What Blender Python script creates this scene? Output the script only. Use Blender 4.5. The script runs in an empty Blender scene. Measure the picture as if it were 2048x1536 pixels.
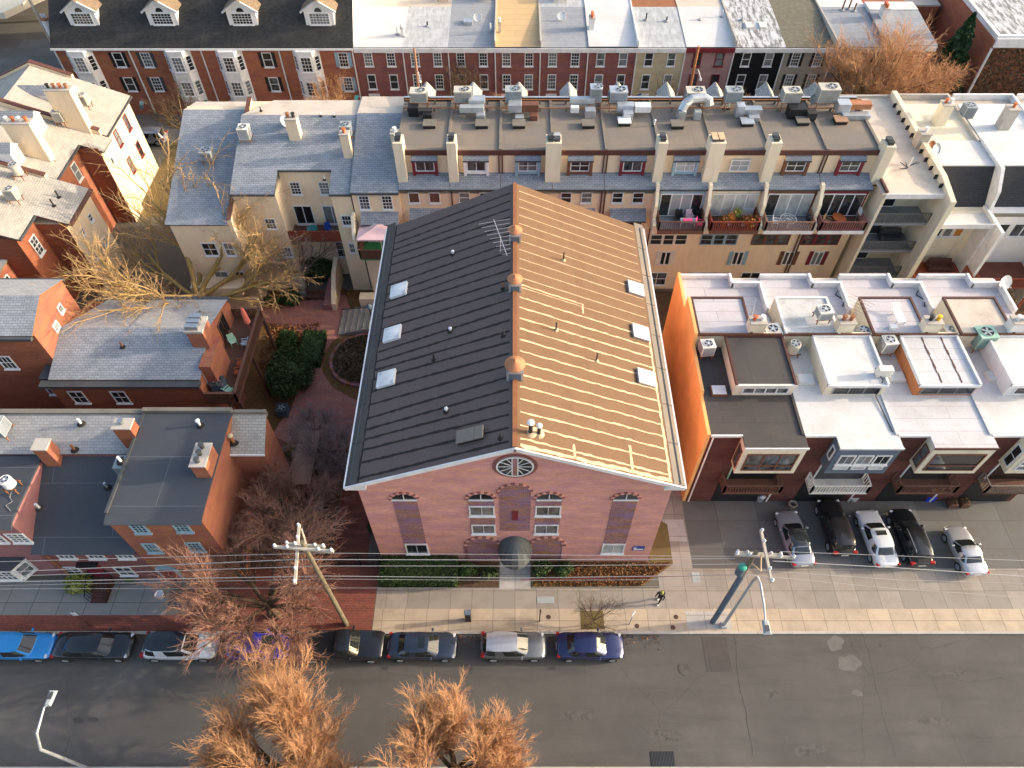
import bpy, math, random
import numpy as np
from mathutils import Vector, Matrix
S = bpy.context.scene
C = S.collection
R = math.radians
random.seed(7)
# ---------------- camera ----------------
PITCH = 52.4; FPX = 1440.0; HC = 50.0
cd = bpy.data.cameras.new('camera'); cam = bpy.data.objects.new('camera', cd); C.objects.link(cam)
cam.location = (0, 0, HC); cam.rotation_euler = (R(90 - PITCH), 0, 0)
cd.sensor_width = 36; cd.lens = FPX / 2048 * 36; cd.shift_x = -6 / 2048
cd.clip_start = 0.5; cd.clip_end = 2000
S.camera = cam
# ---------------- world, sun, exposure ----------------
SUN_EL = 17.0; SUN_AZ = 84.0          # azimuth clockwise from +Y
w = bpy.data.worlds.new('World'); S.world = w; w.use_nodes = True
nt = w.node_tree; sky = nt.nodes.new('ShaderNodeTexSky'); sky.sky_type = 'NISHITA'; sky.sun_disc = False
sky.sun_elevation = R(SUN_EL); sky.sun_rotation = R(SUN_AZ); sky.air_density = 1.0; sky.dust_density = 4.0; sky.ozone_density = .5
bg = nt.nodes['Background']; bg.inputs[1].default_value = 0.15
nt.links.new(sky.outputs[0], bg.inputs[0])
sl = bpy.data.lights.new('sun', 'SUN'); sl.energy = 2.0; sl.angle = R(0.6); sl.color = (1, .82, .62)
so = bpy.data.objects.new('sun', sl); C.objects.link(so)
_d = Vector((math.sin(R(SUN_AZ)) * math.cos(R(SUN_EL)), math.cos(R(SUN_AZ)) * math.cos(R(SUN_EL)), math.sin(R(SUN_EL))))
so.rotation_euler = _d.to_track_quat('Z', 'Y').to_euler(); so.location = (60, 10, 60)
S.view_settings.view_transform = 'Standard'; S.view_settings.look = 'None'; S.view_settings.exposure = 1.55; S.view_settings.gamma = 1.0
S.render.engine = 'CYCLES'
# ---------------- photograph pixel -> point of the place at height z / distance y ----------------
_c, _s = math.cos(R(PITCH)), math.sin(R(PITCH))
def G(px, py, z=0.0):
    t = (py - 768) / FPX; D = HC - z; Y = D * (_c - t * _s) / (_s + t * _c)
    return ((px - 1030) * (Y * _c + D * _s) / FPX, Y, z)
def GY(px, py, Y):
    t = (py - 768) / FPX; D = Y * (_s + t * _c) / (_c - t * _s)
    return ((px - 1030) * (Y * _c + D * _s) / FPX, Y, HC - D)
def GF(px, py, f):
    z = 12
    for _ in range(25):
        p = G(px, py, z); z = .5 * z + .5 * f(p[0], p[1])
    return (p[0], p[1], z)
# ---------------- mesh builder ----------------
class MB:
    def __init__(s): s.v = []; s.f = []; s.m = []; s.mats = []
    def mi(s, m):
        if m not in s.mats: s.mats.append(m)
        return s.mats.index(m)
    def raw(s, vs, fs, m):
        n = len(s.v); i = s.mi(m); s.v += [tuple(q) for q in vs]
        for f in fs: s.f.append(tuple(a + n for a in f)); s.m.append(i)
        return s
    def box(s, x0, x1, y0, y1, z0, z1, m):
        return s.ob((0, 0, 0), (1, 0, 0), (0, 1, 0), (0, 0, 1), x0, x1, y0, y1, z0, z1, m)
    def ob(s, O, a, b, c, a0, a1, b0, b1, c0, c1, m):
        O, a, b, c = map(Vector, (O, a, b, c))
        vs = [O + a * i + b * j + c * k for k in (c0, c1) for j in (b0, b1) for i in (a0, a1)]
        return s.raw(vs, [(0, 2, 3, 1), (4, 5, 7, 6), (0, 1, 5, 4), (2, 6, 7, 3), (0, 4, 6, 2), (1, 3, 7, 5)], m)
    def prism(s, pts, z0, z1, m, mtop=None):           # pts counter-clockwise 2D; z1 number or list
        n = len(pts); zt = z1 if isinstance(z1, (list, tuple)) else [z1] * n; zb = z0 if isinstance(z0, (list, tuple)) else [z0] * n
        vs = [(p[0], p[1], zb[i]) for i, p in enumerate(pts)] + [(p[0], p[1], zt[i]) for i, p in enumerate(pts)]
        s.raw(vs, [(i, (i + 1) % n, n + (i + 1) % n, n + i) for i in range(n)] + [tuple(reversed(range(n)))], m)
        return s.raw(vs[n:], [tuple(range(n))], mtop or m)
    def slab(s, pts, t, m, side=None):                    # 3D polygon (ccw from outside) given thickness t inwards
        P = [Vector(p) for p in pts]; n = len(P); N = (P[1] - P[0]).cross(P[2] - P[0]).normalized()
        B = [p - N * t for p in P]; vs = P + B
        s.raw(P, [tuple(range(n))], m)
        return s.raw(vs, [tuple(n + i for i in reversed(range(n)))] + [(i, n + i, n + (i + 1) % n, (i + 1) % n) for i in range(n)], side or m)
    def tube(s, pts, r, m, n=6, cap=True):
        P = [Vector(p) for p in pts]; rs = r if isinstance(r, (list, tuple)) else [r] * len(P); vs = []; fs = []
        u = None
        for i, p in enumerate(P):
            d = (P[min(i + 1, len(P) - 1)] - P[max(i - 1, 0)]).normalized()
            if u is None: u = d.orthogonal().normalized()
            else:
                u = (u - d * u.dot(d))
                u = u.normalized() if u.length > 1e-5 else d.orthogonal().normalized()
            v = d.cross(u)
            for k in range(n):
                a = 2 * math.pi * k / n; vs.append(p + (u * math.cos(a) + v * math.sin(a)) * rs[i])
        for i in range(len(P) - 1):
            for k in range(n): fs.append((i * n + k, i * n + (k + 1) % n, (i + 1) * n + (k + 1) % n, (i + 1) * n + k))
        if cap: fs += [tuple(reversed(range(n))), tuple((len(P) - 1) * n + k for k in range(n))]
        return s.raw(vs, fs, m)
    def cyl(s, x, y, z0, z1, r, m, n=12, r1=None): return s.tube([(x, y, z0), (x, y, z1)], [r, r if r1 is None else r1], m, n)
    def lathe(s, x, y, prof, m, n=16):
        vs = []; fs = []
        for r, z in prof:
            for k in range(n):
                a = 2 * math.pi * k / n; vs.append((x + r * math.cos(a), y + r * math.sin(a), z))
        for i in range(len(prof) - 1):
            for k in range(n): fs.append((i * n + k, i * n + (k + 1) % n, (i + 1) * n + (k + 1) % n, (i + 1) * n + k))
        return s.raw(vs, fs, m)
    def build(s, name, parent=None, smooth=False, local=False, bevel=0):
        me = bpy.data.meshes.new(name); me.from_pydata(s.v, [], s.f); me.update()
        for m in s.mats: me.materials.append(M[m] if isinstance(m, str) else m)
        me.polygons.foreach_set('material_index', s.m)
        if smooth: me.polygons.foreach_set('use_smooth', [True] * len(s.f))
        o = bpy.data.objects.new(name, me); C.objects.link(o)
        if parent is not None:
            o.parent = parent
            if not local:
                L = Vector((0, 0, 0)); q = parent
                while q is not None: L += q.location; q = q.parent
                o.location = -L
        if bevel:
            b = o.modifiers.new('bevel', 'BEVEL'); b.width = bevel; b.segments = 2; b.limit_method = 'ANGLE'
        return o
def thing(name, label, cat, loc=(0, 0, 0), group=None, rz=0):
    o = bpy.data.objects.new(name, None); C.objects.link(o); o.location = loc; o.rotation_euler = (0, 0, rz)
    o.empty_display_size = .3
    o['label'] = label; o['category'] = cat
    if group: o['group'] = group
    return o
def tag(o, label, cat, group=None):
    o['label'] = label; o['category'] = cat
    if group: o['group'] = group
    return o
def ground(o, kind='structure'): o['kind'] = kind; return o
def dup(t, label, loc, rz=0, group=None, sc=None):
    KID = {}
    for q in bpy.data.objects:
        if q.parent: KID.setdefault(q.parent, []).append(q)
    def cp(o, par):
        c = o.copy(); C.objects.link(c); c.parent = par
        for k in KID.get(o, []): cp(k, c)
        return c
    r = cp(t, None); r.location = loc; r.rotation_euler = (0, 0, rz); r['label'] = label
    if sc: r.scale = sc if isinstance(sc, tuple) else (sc,) * 3
    if group: r['group'] = group
    return r
# ---------------- materials ----------------
M = {}
def newmat(name):
    m = bpy.data.materials.new(name); m.use_nodes = True; M[name] = m
    nt = m.node_tree; b = nt.nodes['Principled BSDF']; return m, nt, b
def nd(nt, t, ins=None, **at):
    n = nt.nodes.new(t)
    for k, v in at.items(): setattr(n, k, v)
    for k, v in (ins or {}).items():
        s = n.inputs[k]
        if hasattr(v, 'links') or isinstance(v, bpy.types.NodeSocket): nt.links.new(v, s)
        else: s.default_value = v
    return n
def uvgroup():
    g = bpy.data.node_groups.new('surfuv', 'ShaderNodeTree'); g.interface.new_socket('UV', in_out='OUTPUT', socket_type='NodeSocketVector')
    o = g.nodes.new('NodeGroupOutput'); ge = g.nodes.new('ShaderNodeNewGeometry')
    def vm(op, a, b=None):
        n = g.nodes.new('ShaderNodeVectorMath'); n.operation = op
        for i, q in enumerate((a, b)):
            if q is None: continue
            if isinstance(q, tuple): n.inputs[i].default_value = q
            else: g.links.new(q, n.inputs[i])
        return n
    t = vm('NORMALIZE', vm('CROSS_PRODUCT', ge.outputs['True Normal'], (0, -.02, 1)).outputs[0])
    b = vm('CROSS_PRODUCT', ge.outputs['True Normal'], t.outputs[0])
    du = vm('DOT_PRODUCT', ge.outputs['Position'], t.outputs[0]); dv = vm('DOT_PRODUCT', ge.outputs['Position'], b.outputs[0])
    c = g.nodes.new('ShaderNodeCombineXYZ'); g.links.new(du.outputs['Value'], c.inputs[0]); g.links.new(dv.outputs['Value'], c.inputs[1])
    g.links.new(c.outputs[0], o.inputs[0]); return g
UVG = uvgroup()
def uv(nt): n = nt.nodes.new('ShaderNodeGroup'); n.node_tree = UVG; return n.outputs[0]
def pos(nt): return nt.nodes.new('ShaderNodeNewGeometry').outputs['Position']
def noise(nt, vec, scale, detail=4, rough=.6): return nd(nt, 'ShaderNodeTexNoise', {'Vector': vec, 'Scale': scale, 'Detail': detail, 'Roughness': rough}).outputs[0]
def ramp(nt, fac, stops):
    r = nd(nt, 'ShaderNodeValToRGB', {0: fac}); e = r.color_ramp.elements
    while len(e) < len(stops): e.new(.5)
    for i, (p, c) in enumerate(stops): e[i].position = p; e[i].color = (*c, 1) if len(c) == 3 else c
    return r.outputs[0]
def mixc(nt, fac, a, b, mode='MIX'):
    n = nt.nodes.new('ShaderNodeMix'); n.data_type = 'RGBA'; n.blend_type = mode
    for k, v in ((0, fac), (6, a), (7, b)):
        if isinstance(v, bpy.types.NodeSocket): nt.links.new(v, n.inputs[k])
        else: n.inputs[k].default_value = (*v, 1) if isinstance(v, tuple) and len(v) == 3 else v
    return n.outputs[2]
def setc(nt, b, col, rough=.85, spec=.3, bumpv=None, bs=.3):
    nt.links.new(col, b.inputs['Base Color']) if isinstance(col, bpy.types.NodeSocket) else setattr(b.inputs['Base Color'], 'default_value', (*col, 1))
    b.inputs['Roughness'].default_value = rough; b.inputs['Specular IOR Level'].default_value = spec
    if bumpv is not None:
        bp = nd(nt, 'ShaderNodeBump', {'Height': bumpv, 'Strength': bs, 'Distance': .03}); nt.links.new(bp.outputs[0], b.inputs['Normal'])
def plain(name, col, rough=.7, spec=.3, var=.12, scale=1.2, metal=0):     # paint, stucco, metal: one colour with slight weathering
    m, nt, b = newmat(name); d = tuple(c * (1 - var * 1.6) for c in col); l = tuple(min(1, c * (1 + var)) for c in col)
    n1 = noise(nt, pos(nt), scale, 6, .65); setc(nt, b, ramp(nt, n1, [(.3, d), (.52, col), (.75, l)]), rough, spec); b.inputs['Metallic'].default_value = metal
def stucco(name, col, stain=(.25, .2, .14), var=.1):
    m, nt, b = newmat(name); p = pos(nt)
    st = nd(nt, 'ShaderNodeMapping', {'Vector': p, 'Scale': (1.5, 1.5, .25)}).outputs[0]
    streak = ramp(nt, noise(nt, st, 1.3, 5), [(.5, (0, 0, 0)), (.8, (.45, .45, .45))])
    base = ramp(nt, noise(nt, p, .35, 5), [(.3, tuple(c * (1 - var) for c in col)), (.7, tuple(c * (1 + var * .5) for c in col))])
    fine = noise(nt, p, 14, 3); setc(nt, b, mixc(nt, streak, base, stain), .9, .15, fine, .25)
def brick(name, c1, c2, mortar, blot=None, bw=.23, bh=.078, mort=.012, rough=.9, bamt=.6):
    m, nt, b = newmat(name); u = uv(nt)
    t = nd(nt, 'ShaderNodeTexBrick', {'Vector': u, 'Scale': 1, 'Brick Width': bw, 'Row Height': bh, 'Mortar Size': mort, 'Mortar Smooth': .3, 'Bias': 0.0, 'Color1': (*c1, 1), 'Color2': (*c2, 1), 'Mortar': (*mortar, 1)})
    col = t.outputs[0]; p = pos(nt)
    mp = nd(nt, 'ShaderNodeMapping', {'Vector': u, 'Scale': (.35, 1, 1)}).outputs[0]
    n = noise(nt, mp, 1.1, 6, .65)
    if blot:
        k = nd(nt, 'ShaderNodeTexNoise', {'Vector': nd(nt, 'ShaderNodeMapping', {'Vector': u, 'Scale': (.5, 2.2, 1), 'Location': (7, 3, 0)}).outputs[0], 'Scale': .8, 'Detail': 6, 'Roughness': .7}).outputs[0]
        col = mixc(nt, ramp(nt, k, [(.42, (0, 0, 0)), (.60, (bamt,) * 3)]), col, blot)
    col = mixc(nt, 1.0, col, ramp(nt, n, [(.3, (.72, .7, .72)), (.7, (1.0, 1.0, 1.0))]), 'MULTIPLY')
    setc(nt, b, col, rough, .2, t.outputs['Fac'], -.35)
def shingle(name, c1, c2, dark, bw=.42, bh=.2, blot=.25):
    m, nt, b = newmat(name); u = uv(nt)
    t = nd(nt, 'ShaderNodeTexBrick', {'Vector': u, 'Scale': 1, 'Brick Width': bw, 'Row Height': bh, 'Mortar Size': .017, 'Mortar Smooth': .4, 'Bias': -.1, 'Color1': (*c1, 1), 'Color2': (*c2, 1), 'Mortar': (*dark, 1)})
    n = noise(nt, u, .5, 6, .7); n2 = noise(nt, u, 9, 3)
    col = mixc(nt, 1.0, t.outputs[0], ramp(nt, n, [(.3, (1 - blot,) * 3), (.7, (1, 1, 1))]), 'MULTIPLY')
    col = mixc(nt, 1.0, col, ramp(nt, n2, [(.3, (.82,) * 3), (.7, (1, 1, 1))]), 'MULTIPLY')
    setc(nt, b, col, .9, .2, t.outputs['Fac'], -.3)
def membrane(name, col, seam, stain, sw=30., sh=1.0, samt=.5, rough=.75, sscale=.5, rot=0, blotch=None):
    m, nt, b = newmat(name); u = uv(nt); p = pos(nt)
    ur = nd(nt, 'ShaderNodeMapping', {'Vector': u, 'Rotation': (0, 0, rot)}).outputs[0]
    t = nd(nt, 'ShaderNodeTexBrick', {'Vector': ur, 'Scale': 1, 'Brick Width': sw, 'Row Height': sh, 'Mortar Size': .022, 'Mortar Smooth': .5, 'Color1': (*col, 1), 'Color2': (*tuple(c * .93 for c in col), 1), 'Mortar': (*seam, 1)})
    n = noise(nt, u, sscale, 8, .72)
    c = mixc(nt, ramp(nt, n, [(.47, (0, 0, 0)), (.75, (samt,) * 3)]), t.outputs[0], stain)
    f = noise(nt, u, 6, 4, .7); c = mixc(nt, 1.0, c, ramp(nt, f, [(.25, (.85,) * 3), (.65, (1, 1, 1))]), 'MULTIPLY')
    if blotch:
        k = noise(nt, nd(nt, 'ShaderNodeMapping', {'Vector': u, 'Scale': (2.5, .5, 1)}).outputs[0], .9, 8, .75)
        c = mixc(nt, ramp(nt, k, [(.46, (0, 0, 0)), (.56, (.9, .9, .9))]), c, blotch)
    setc(nt, b, c, rough, .25, f, .15)
def slabs(name, cols, joint, w, h, off=0, mort=.022, stain=(.16, .13, .1), samt=.5, rot=0):
    m, nt, b = newmat(name); u = uv(nt); ur = nd(nt, 'ShaderNodeMapping', {'Vector': u, 'Rotation': (0, 0, rot)}).outputs[0]
    t = nd(nt, 'ShaderNodeTexBrick', {'Vector': ur, 'Scale': 1, 'Brick Width': w, 'Row Height': h, 'Mortar Size': mort, 'Mortar Smooth': .2, 'Bias': 0., 'Color1': (*cols[0], 1), 'Color2': (*cols[1], 1), 'Mortar': (*joint, 1)}, offset=off)
    n = noise(nt, u, .45, 9, .7); c = mixc(nt, ramp(nt, n, [(.45, (0, 0, 0)), (.75, (samt,) * 3)]), t.outputs[0], stain)
    f = noise(nt, u, 22, 4, .7); c = mixc(nt, 1.0, c, ramp(nt, f, [(.3, (.82,) * 3), (.65, (1, 1, 1))]), 'MULTIPLY')
    setc(nt, b, c, .9, .2, f, .2)
# walls
brick('brick_rose', (.80, .34, .20), (.60, .22, .18), (.66, .48, .40), blot=(.56, .27, .32), bh=.10, bw=.28, mort=.016, bamt=.6)
brick('brick_panel', (.60, .29, .11), (.34, .15, .13), (.14, .09, .08), blot=(.27, .17, .28), bh=.12, bw=.26, mort=.022, bamt=.9)
brick('brick_red', (.36, .115, .07), (.24, .075, .065), (.24, .16, .13), blot=(.2, .09, .12))
brick('brick_orange', (.46, .16, .06), (.36, .12, .055), (.30, .19, .13), blot=(.34, .1, .09))
brick('brick_rust', (.42, .125, .045), (.30, .085, .045), (.26, .14, .1))
brick('brick_dark', (.17, .058, .042), (.12, .042, .036), (.10, .055, .045))
brick('brick_mauve', (.42, .17, .15), (.33, .13, .14), (.3, .19, .18))
brick('brick_pink_paint', (.45, .28, .25), (.40, .25, .24), (.38, .23, .21))
brick('brick_black_paint', (.018, .018, .02), (.012, .012, .014), (.01, .01, .01))
brick('brick_tan_paint', (.42, .38, .31), (.40, .36, .30), (.36, .32, .27))
brick('brick_blue_paint', (.19, .25, .36), (.17, .23, .34), (.14, .19, .29))
brick('brick_cream_paint', (.60, .52, .33), (.58, .50, .32), (.5, .42, .28))
stucco('stucco_cream', (.80, .635, .44), (.55, .42, .28)); stucco('stucco_ivory', (.72, .65, .50), (.4, .33, .25))
stucco('stucco_orange', (.86, .50, .19), (.70, .36, .14), .2); stucco('stucco_white', (.72, .71, .69), (.5, .45, .4)); stucco('stucco_terracotta', (.5, .19, .08), (.35, .13, .07))
# roofs
membrane('roof_tar_shade', (.122, .092, .086), (.09, .07, .06), (.142, .112, .102), 30, 20, .5, .8)
membrane('roof_tar_sun', (.165, .098, .056), (.12, .07, .04), (.125, .072, .04), 30, 20, .9, .8, .9)
membrane('roof_taupe', (.20, .175, .15), (.10, .09, .08), (.28, .22, .16), 30, 2.9, .9, .75, .35)
membrane('roof_blueblack', (.062, .070, .085), (.14, .15, .17), (.085, .085, .085), 9, 3.6, .5, .7, .6)
membrane('roof_charcoal', (.072, .066, .064), (.05, .045, .045), (.12, .10, .085), 2.2, 14, .5, .8)
membrane('roof_white', (.58, .575, .59), (.36, .33, .33), (.40, .37, .35), 30, 1.05, .7, .6, .4)
membrane('roof_white_lilac', (.55, .525, .55), (.27, .23, .25), (.42, .37, .37), 30, 1.0, .7, .7, .4)
membrane('roof_white_stain', (.56, .56, .55), (.4, .38, .34), (.26, .24, .2), 30, 20, .8, .6, .6)
membrane('roof_bright', (.64, .635, .63), (.5, .48, .46), (.44, .42, .38), 30, 4.5, .7, .6, .35)
membrane('roof_cream', (.58, .51, .43), (.45, .38, .32), (.33, .27, .22), 30, 30, .8, .8, .5)
membrane('roof_blotched', (.60, .61, .64), (.3, .3, .3), (.3, .3, .28), 30, 2, .5, .7, .8, blotch=(.12, .12, .11))
membrane('roof_streaky', (.50, .52, .54), (.3, .3, .31), (.3, .31, .32), 30, 1.3, .8, .7, .8, blotch=(.33, .34, .35))
membrane('roof_grey', (.30, .32, .35), (.42, .43, .45), (.21, .22, .24), 30, 1.2, .8, .7, 1.1)
membrane('roof_tan', (.60, .42, .22), (.3, .2, .12), (.52, .35, .18), 30, 1.15, .5)
membrane('roof_moss', (.15, .135, .095), (.1, .09, .07), (.4, .4, .38), 30, 2, .35, .8, 2.0)
shingle('shingle_grey', (.36, .39, .43), (.27, .30, .34), (.15, .16, .19))
shingle('shingle_pale', (.44, .44, .44), (.36, .36, .37), (.26, .26, .27))
shingle('shingle_cream', (.50, .47, .41), (.40, .38, .35), (.24, .23, .22))
shingle('shingle_dark', (.065, .068, .075), (.05, .052, .06), (.03, .03, .035), .3, .15)
shingle('shingle_black', (.075, .075, .072), (.045, .046, .05), (.03, .03, .03), .3, .15, .4)
shingle('shingle_brown', (.34, .25, .16), (.24, .18, .12), (.14, .1, .08), .3, .15)
# ground
slabs('sidewalk', ((.37, .33, .285), (.27, .245, .215)), (.17, .15, .12), 1.53, 1.52, 0, .018)
slabs('sidewalk_tan', ((.54, .44, .32), (.46, .38, .29)), (.2, .17, .13), 1.55, 1.6, 0, .018)
slabs('driveway', ((.17, .168, .162), (.125, .123, .118)), (.09, .085, .08), 3.1, 2.3, .0, .02, (.12, .1, .085), .8)
slabs('patio', ((.27, .275, .27), (.24, .25, .245)), (.10, .10, .10), 1.9, 1.35, 0, .025, (.2, .2, .17))
slabs('path_concrete', ((.5, .48, .45), (.44, .42, .4)), (.2, .18, .16), 1.9, 1.5, 0, .02)
brick('paver_red', (.36, .12, .08), (.26, .09, .07), (.10, .045, .035), bw=.24, bh=.12, mort=.015, blot=(.13, .06, .05))
brick('paver_salmon', (.60, .26, .19), (.48, .19, .14), (.2, .09, .07), bw=.24, bh=.12, mort=.014, blot=(.3, .16, .15))
def asphalt():
    m, nt, b = newmat('asphalt'); p = pos(nt)
    a = ramp(nt, noise(nt, p, .16, 7, .68), [(.3, (.088, .083, .079)), (.55, (.112, .107, .101)), (.75, (.140, .133, .126))])
    st = nd(nt, 'ShaderNodeMapping', {'Vector': p, 'Scale': (.12, 1, 1)}).outputs[0]
    a = mixc(nt, ramp(nt, noise(nt, st, .9, 6, .7), [(.5, (0, 0, 0)), (.72, (.55, .55, .55))]), a, (.070, .066, .062))
    f = noise(nt, p, 40, 3, .8); a = mixc(nt, 1.0, a, ramp(nt, f, [(.3, (.7,) * 3), (.7, (1.0,) * 3)]), 'MULTIPLY')
    wv = nd(nt, 'ShaderNodeVectorMath', {0: p, 1: nd(nt, 'ShaderNodeTexNoise', {'Vector': p, 'Scale': .7, 'Detail': 5}).outputs[1]}, operation='ADD').outputs[0]
    vo = nd(nt, 'ShaderNodeTexVoronoi', {'Vector': wv, 'Scale': .11}, feature='DISTANCE_TO_EDGE').outputs[0]
    a = mixc(nt, ramp(nt, vo, [(.0, (.35,) * 3), (.0022, (0, 0, 0))]), a, (.03, .027, .025))
    setc(nt, b, a, .9, .25, f, .3)
asphalt()
def soil(name, a, bb, c):
    m, nt, b = newmat(name); p = pos(nt); n = noise(nt, p, 5, 8, .8); k = noise(nt, p, .8, 4)
    col = mixc(nt, k, ramp(nt, n, [(.35, a), (.5, bb), (.65, c)]), a); setc(nt, b, col, 1, .1, n, 1)
soil('mulch', (.07, .045, .03), (.13, .08, .05), (.22, .14, .08)); soil('leaf_litter', (.10, .055, .025), (.22, .12, .05), (.34, .2, .08)); soil('dry_grass', (.12, .09, .04), (.2, .15, .07), (.1, .11, .04)); soil('ground', (.13, .12, .1), (.17, .15, .12), (.1, .09, .08))
# paints and metals
for n_, c_, r_, me_ in [('white', (.70, .70, .70), .5, 0), ('offwhite', (.66, .64, .58), .6, 0), ('brown', (.085, .035, .028), .6, 0), ('maroon', (.17, .02, .03), .6, 0), ('blue_trim', (.27, .40, .48), .6, 0),
        ('brown_trim', (.15, .065, .04), .6, 0), ('black', (.015, .015, .017), .5, 0), ('gutter', (.06, .065, .07), .5, 0), ('steel', (.42, .44, .46), .38, .8), ('galv', (.5, .53, .56), .4, .6),
        ('acbeige', (.50, .47, .40), .6, 0), ('acgrey', (.33, .36, .37), .6, 0), ('rust', (.27, .11, .05), .85, 0), ('rust_dark', (.09, .05, .035), .85, 0), ('rust_pipe', (.38, .16, .07), .8, 0), ('copper_cap', (.40, .17, .08), .6, .1), ('terracotta', (.46, .13, .05), .85, 0),
        ('wood_red', (.24, .055, .03), .75, 0), ('wood_brown', (.13, .062, .042), .75, 0), ('wood_mauve', (.24, .10, .09), .75, 0), ('wood_orange', (.42, .11, .035), .7, 0), ('wood_tan', (.33, .19, .13), .75, 0), ('wood_grey', (.17, .155, .13), .85, 0),
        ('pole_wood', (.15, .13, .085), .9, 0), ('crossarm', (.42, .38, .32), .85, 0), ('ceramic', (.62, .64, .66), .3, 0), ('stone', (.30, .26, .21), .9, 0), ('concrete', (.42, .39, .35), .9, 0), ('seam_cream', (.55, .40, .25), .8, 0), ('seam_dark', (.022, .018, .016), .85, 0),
        ('red', (.6, .03, .02), .5, 0), ('tail_red', (.34, .012, .012), .35, 0), ('asphalt_pale', (.128, .124, .118), .9, 0), ('asphalt_dark', (.06, .057, .054), .9, 0), ('bluebin', (.01, .06, .62), .45, 0), ('green', (.05, .28, .12), .6, 0), ('mint', (.35, .55, .42), .6, 0), ('orange_plastic', (.85, .2, .02), .5, 0), ('pink', (.82, .09, .25), .6, 0), ('pale_pink', (.72, .50, .52), .8, 0), ('coral', (.75, .20, .14), .8, 0),
        ('slateblue', (.10, .135, .18), .7, 0), ('skin', (.45, .28, .2), .6, 0), ('jacket', (.012, .014, .016), .8, 0), ('yellow', (.7, .4, .02), .5, 0), ('teal', (.02, .18, .2), .6, 0), ('canvas_grey', (.085, .095, .10), .8, 0), ('flag_red', (.5, .03, .04), .7, 0), ('flag_blue', (.03, .06, .35), .7, 0), ('aqua', (.1, .5, .6), .7, 0), ('signblue', (.02, .07, .3), .5, 0), ('deck_grey', (.25, .27, .29), .8, 0), ('green_patina', (.05, .35, .25), .6, 0), ('tire', (.02, .02, .02), .9, 0), ('rubber', (.03, .03, .03), .9, 0)]:
    plain(n_, c_, r_, .35, metal=me_)
plain('road_stain', (.094, .089, .084), .9, .2, .25, 3); plain('wire', (.30, .30, .30), .5, .4, 0); plain('wire_dark', (.05, .04, .04), .6, .3, 0)
def glassmat(name, dark, light, sc=1.0, rough=.08):
    m, nt, b = newmat(name); oi = nt.nodes.new('ShaderNodeObjectInfo'); p = pos(nt)
    n = noise(nt, nd(nt, 'ShaderNodeMapping', {'Vector': p, 'Scale': (1, 1, .5)}).outputs[0], 1.7 * sc, 3)
    f = nd(nt, 'ShaderNodeMath', {0: n, 1: oi.outputs['Random']}, operation='MULTIPLY').outputs[0]
    setc(nt, b, mixc(nt, ramp(nt, f, [(.2, (0, 0, 0)), (.42, (1, 1, 1))]), dark, light), rough, .8)
glassmat('glass', (.018, .022, .026), (.17, .19, .20)); glassmat('glass_dark', (.012, .014, .016), (.05, .055, .06)); glassmat('glass_blind', (.28, .31, .32), (.5, .52, .5)); glassmat('car_glass', (.010, .013, .014), (.02, .024, .025), 1, .03)
def emit(name, col, st):
    m, nt, b = newmat(name); setc(nt, b, col, .5); b.inputs['Emission Color'].default_value = (*col, 1); b.inputs['Emission Strength'].default_value = st
emit('lamp_glow', (1, .55, .12), 3.0)
def leafy(name, a, bb, c, rough=.6):
    m, nt, b = newmat(name); oi = pos(nt); n = noise(nt, oi, 7, 3); k = noise(nt, oi, 1.2, 3)
    col = mixc(nt, k, ramp(nt, n, [(.35, a), (.5, bb), (.68, c)]), bb); setc(nt, b, col, rough, .3)
leafy('leaf_dark', (.025, .045, .014), (.045, .075, .022), (.09, .12, .035)); leafy('leaf_green', (.04, .08, .02), (.07, .12, .03), (.12, .17, .05)); leafy('leaf_yellow', (.14, .17, .03), (.22, .24, .05), (.3, .3, .08)); leafy('leaf_rust', (.12, .05, .02), (.22, .09, .03), (.3, .15, .05)); leafy('leaf_conifer', (.015, .045, .02), (.03, .075, .03), (.07, .10, .03)); leafy('leaf_brown', (.07, .05, .03), (.13, .085, .045), (.21, .14, .07)); leafy('leaf_orange', (.3, .1, .02), (.45, .17, .03), (.4, .28, .06))
leafy('twig_orange', (.34, .17, .08), (.46, .25, .125), (.56, .33, .19), .8); leafy('bark_brown', (.06, .04, .025), (.10, .065, .04), (.15, .10, .06), .9)
leafy('twig_red', (.20, .10, .075), (.30, .16, .115), (.42, .24, .16), .8); leafy('twig_yellow', (.30, .20, .09), (.44, .29, .13), (.40, .22, .14), .8); leafy('twig_grey', (.24, .17, .15), (.33, .25, .23), (.45, .36, .34), .8); leafy('bark_grey', (.09, .075, .05), (.15, .12, .075), (.2, .17, .1), .9); leafy('bark_yellow', (.22, .16, .06), (.33, .23, .08), (.25, .17, .09), .9)
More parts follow.
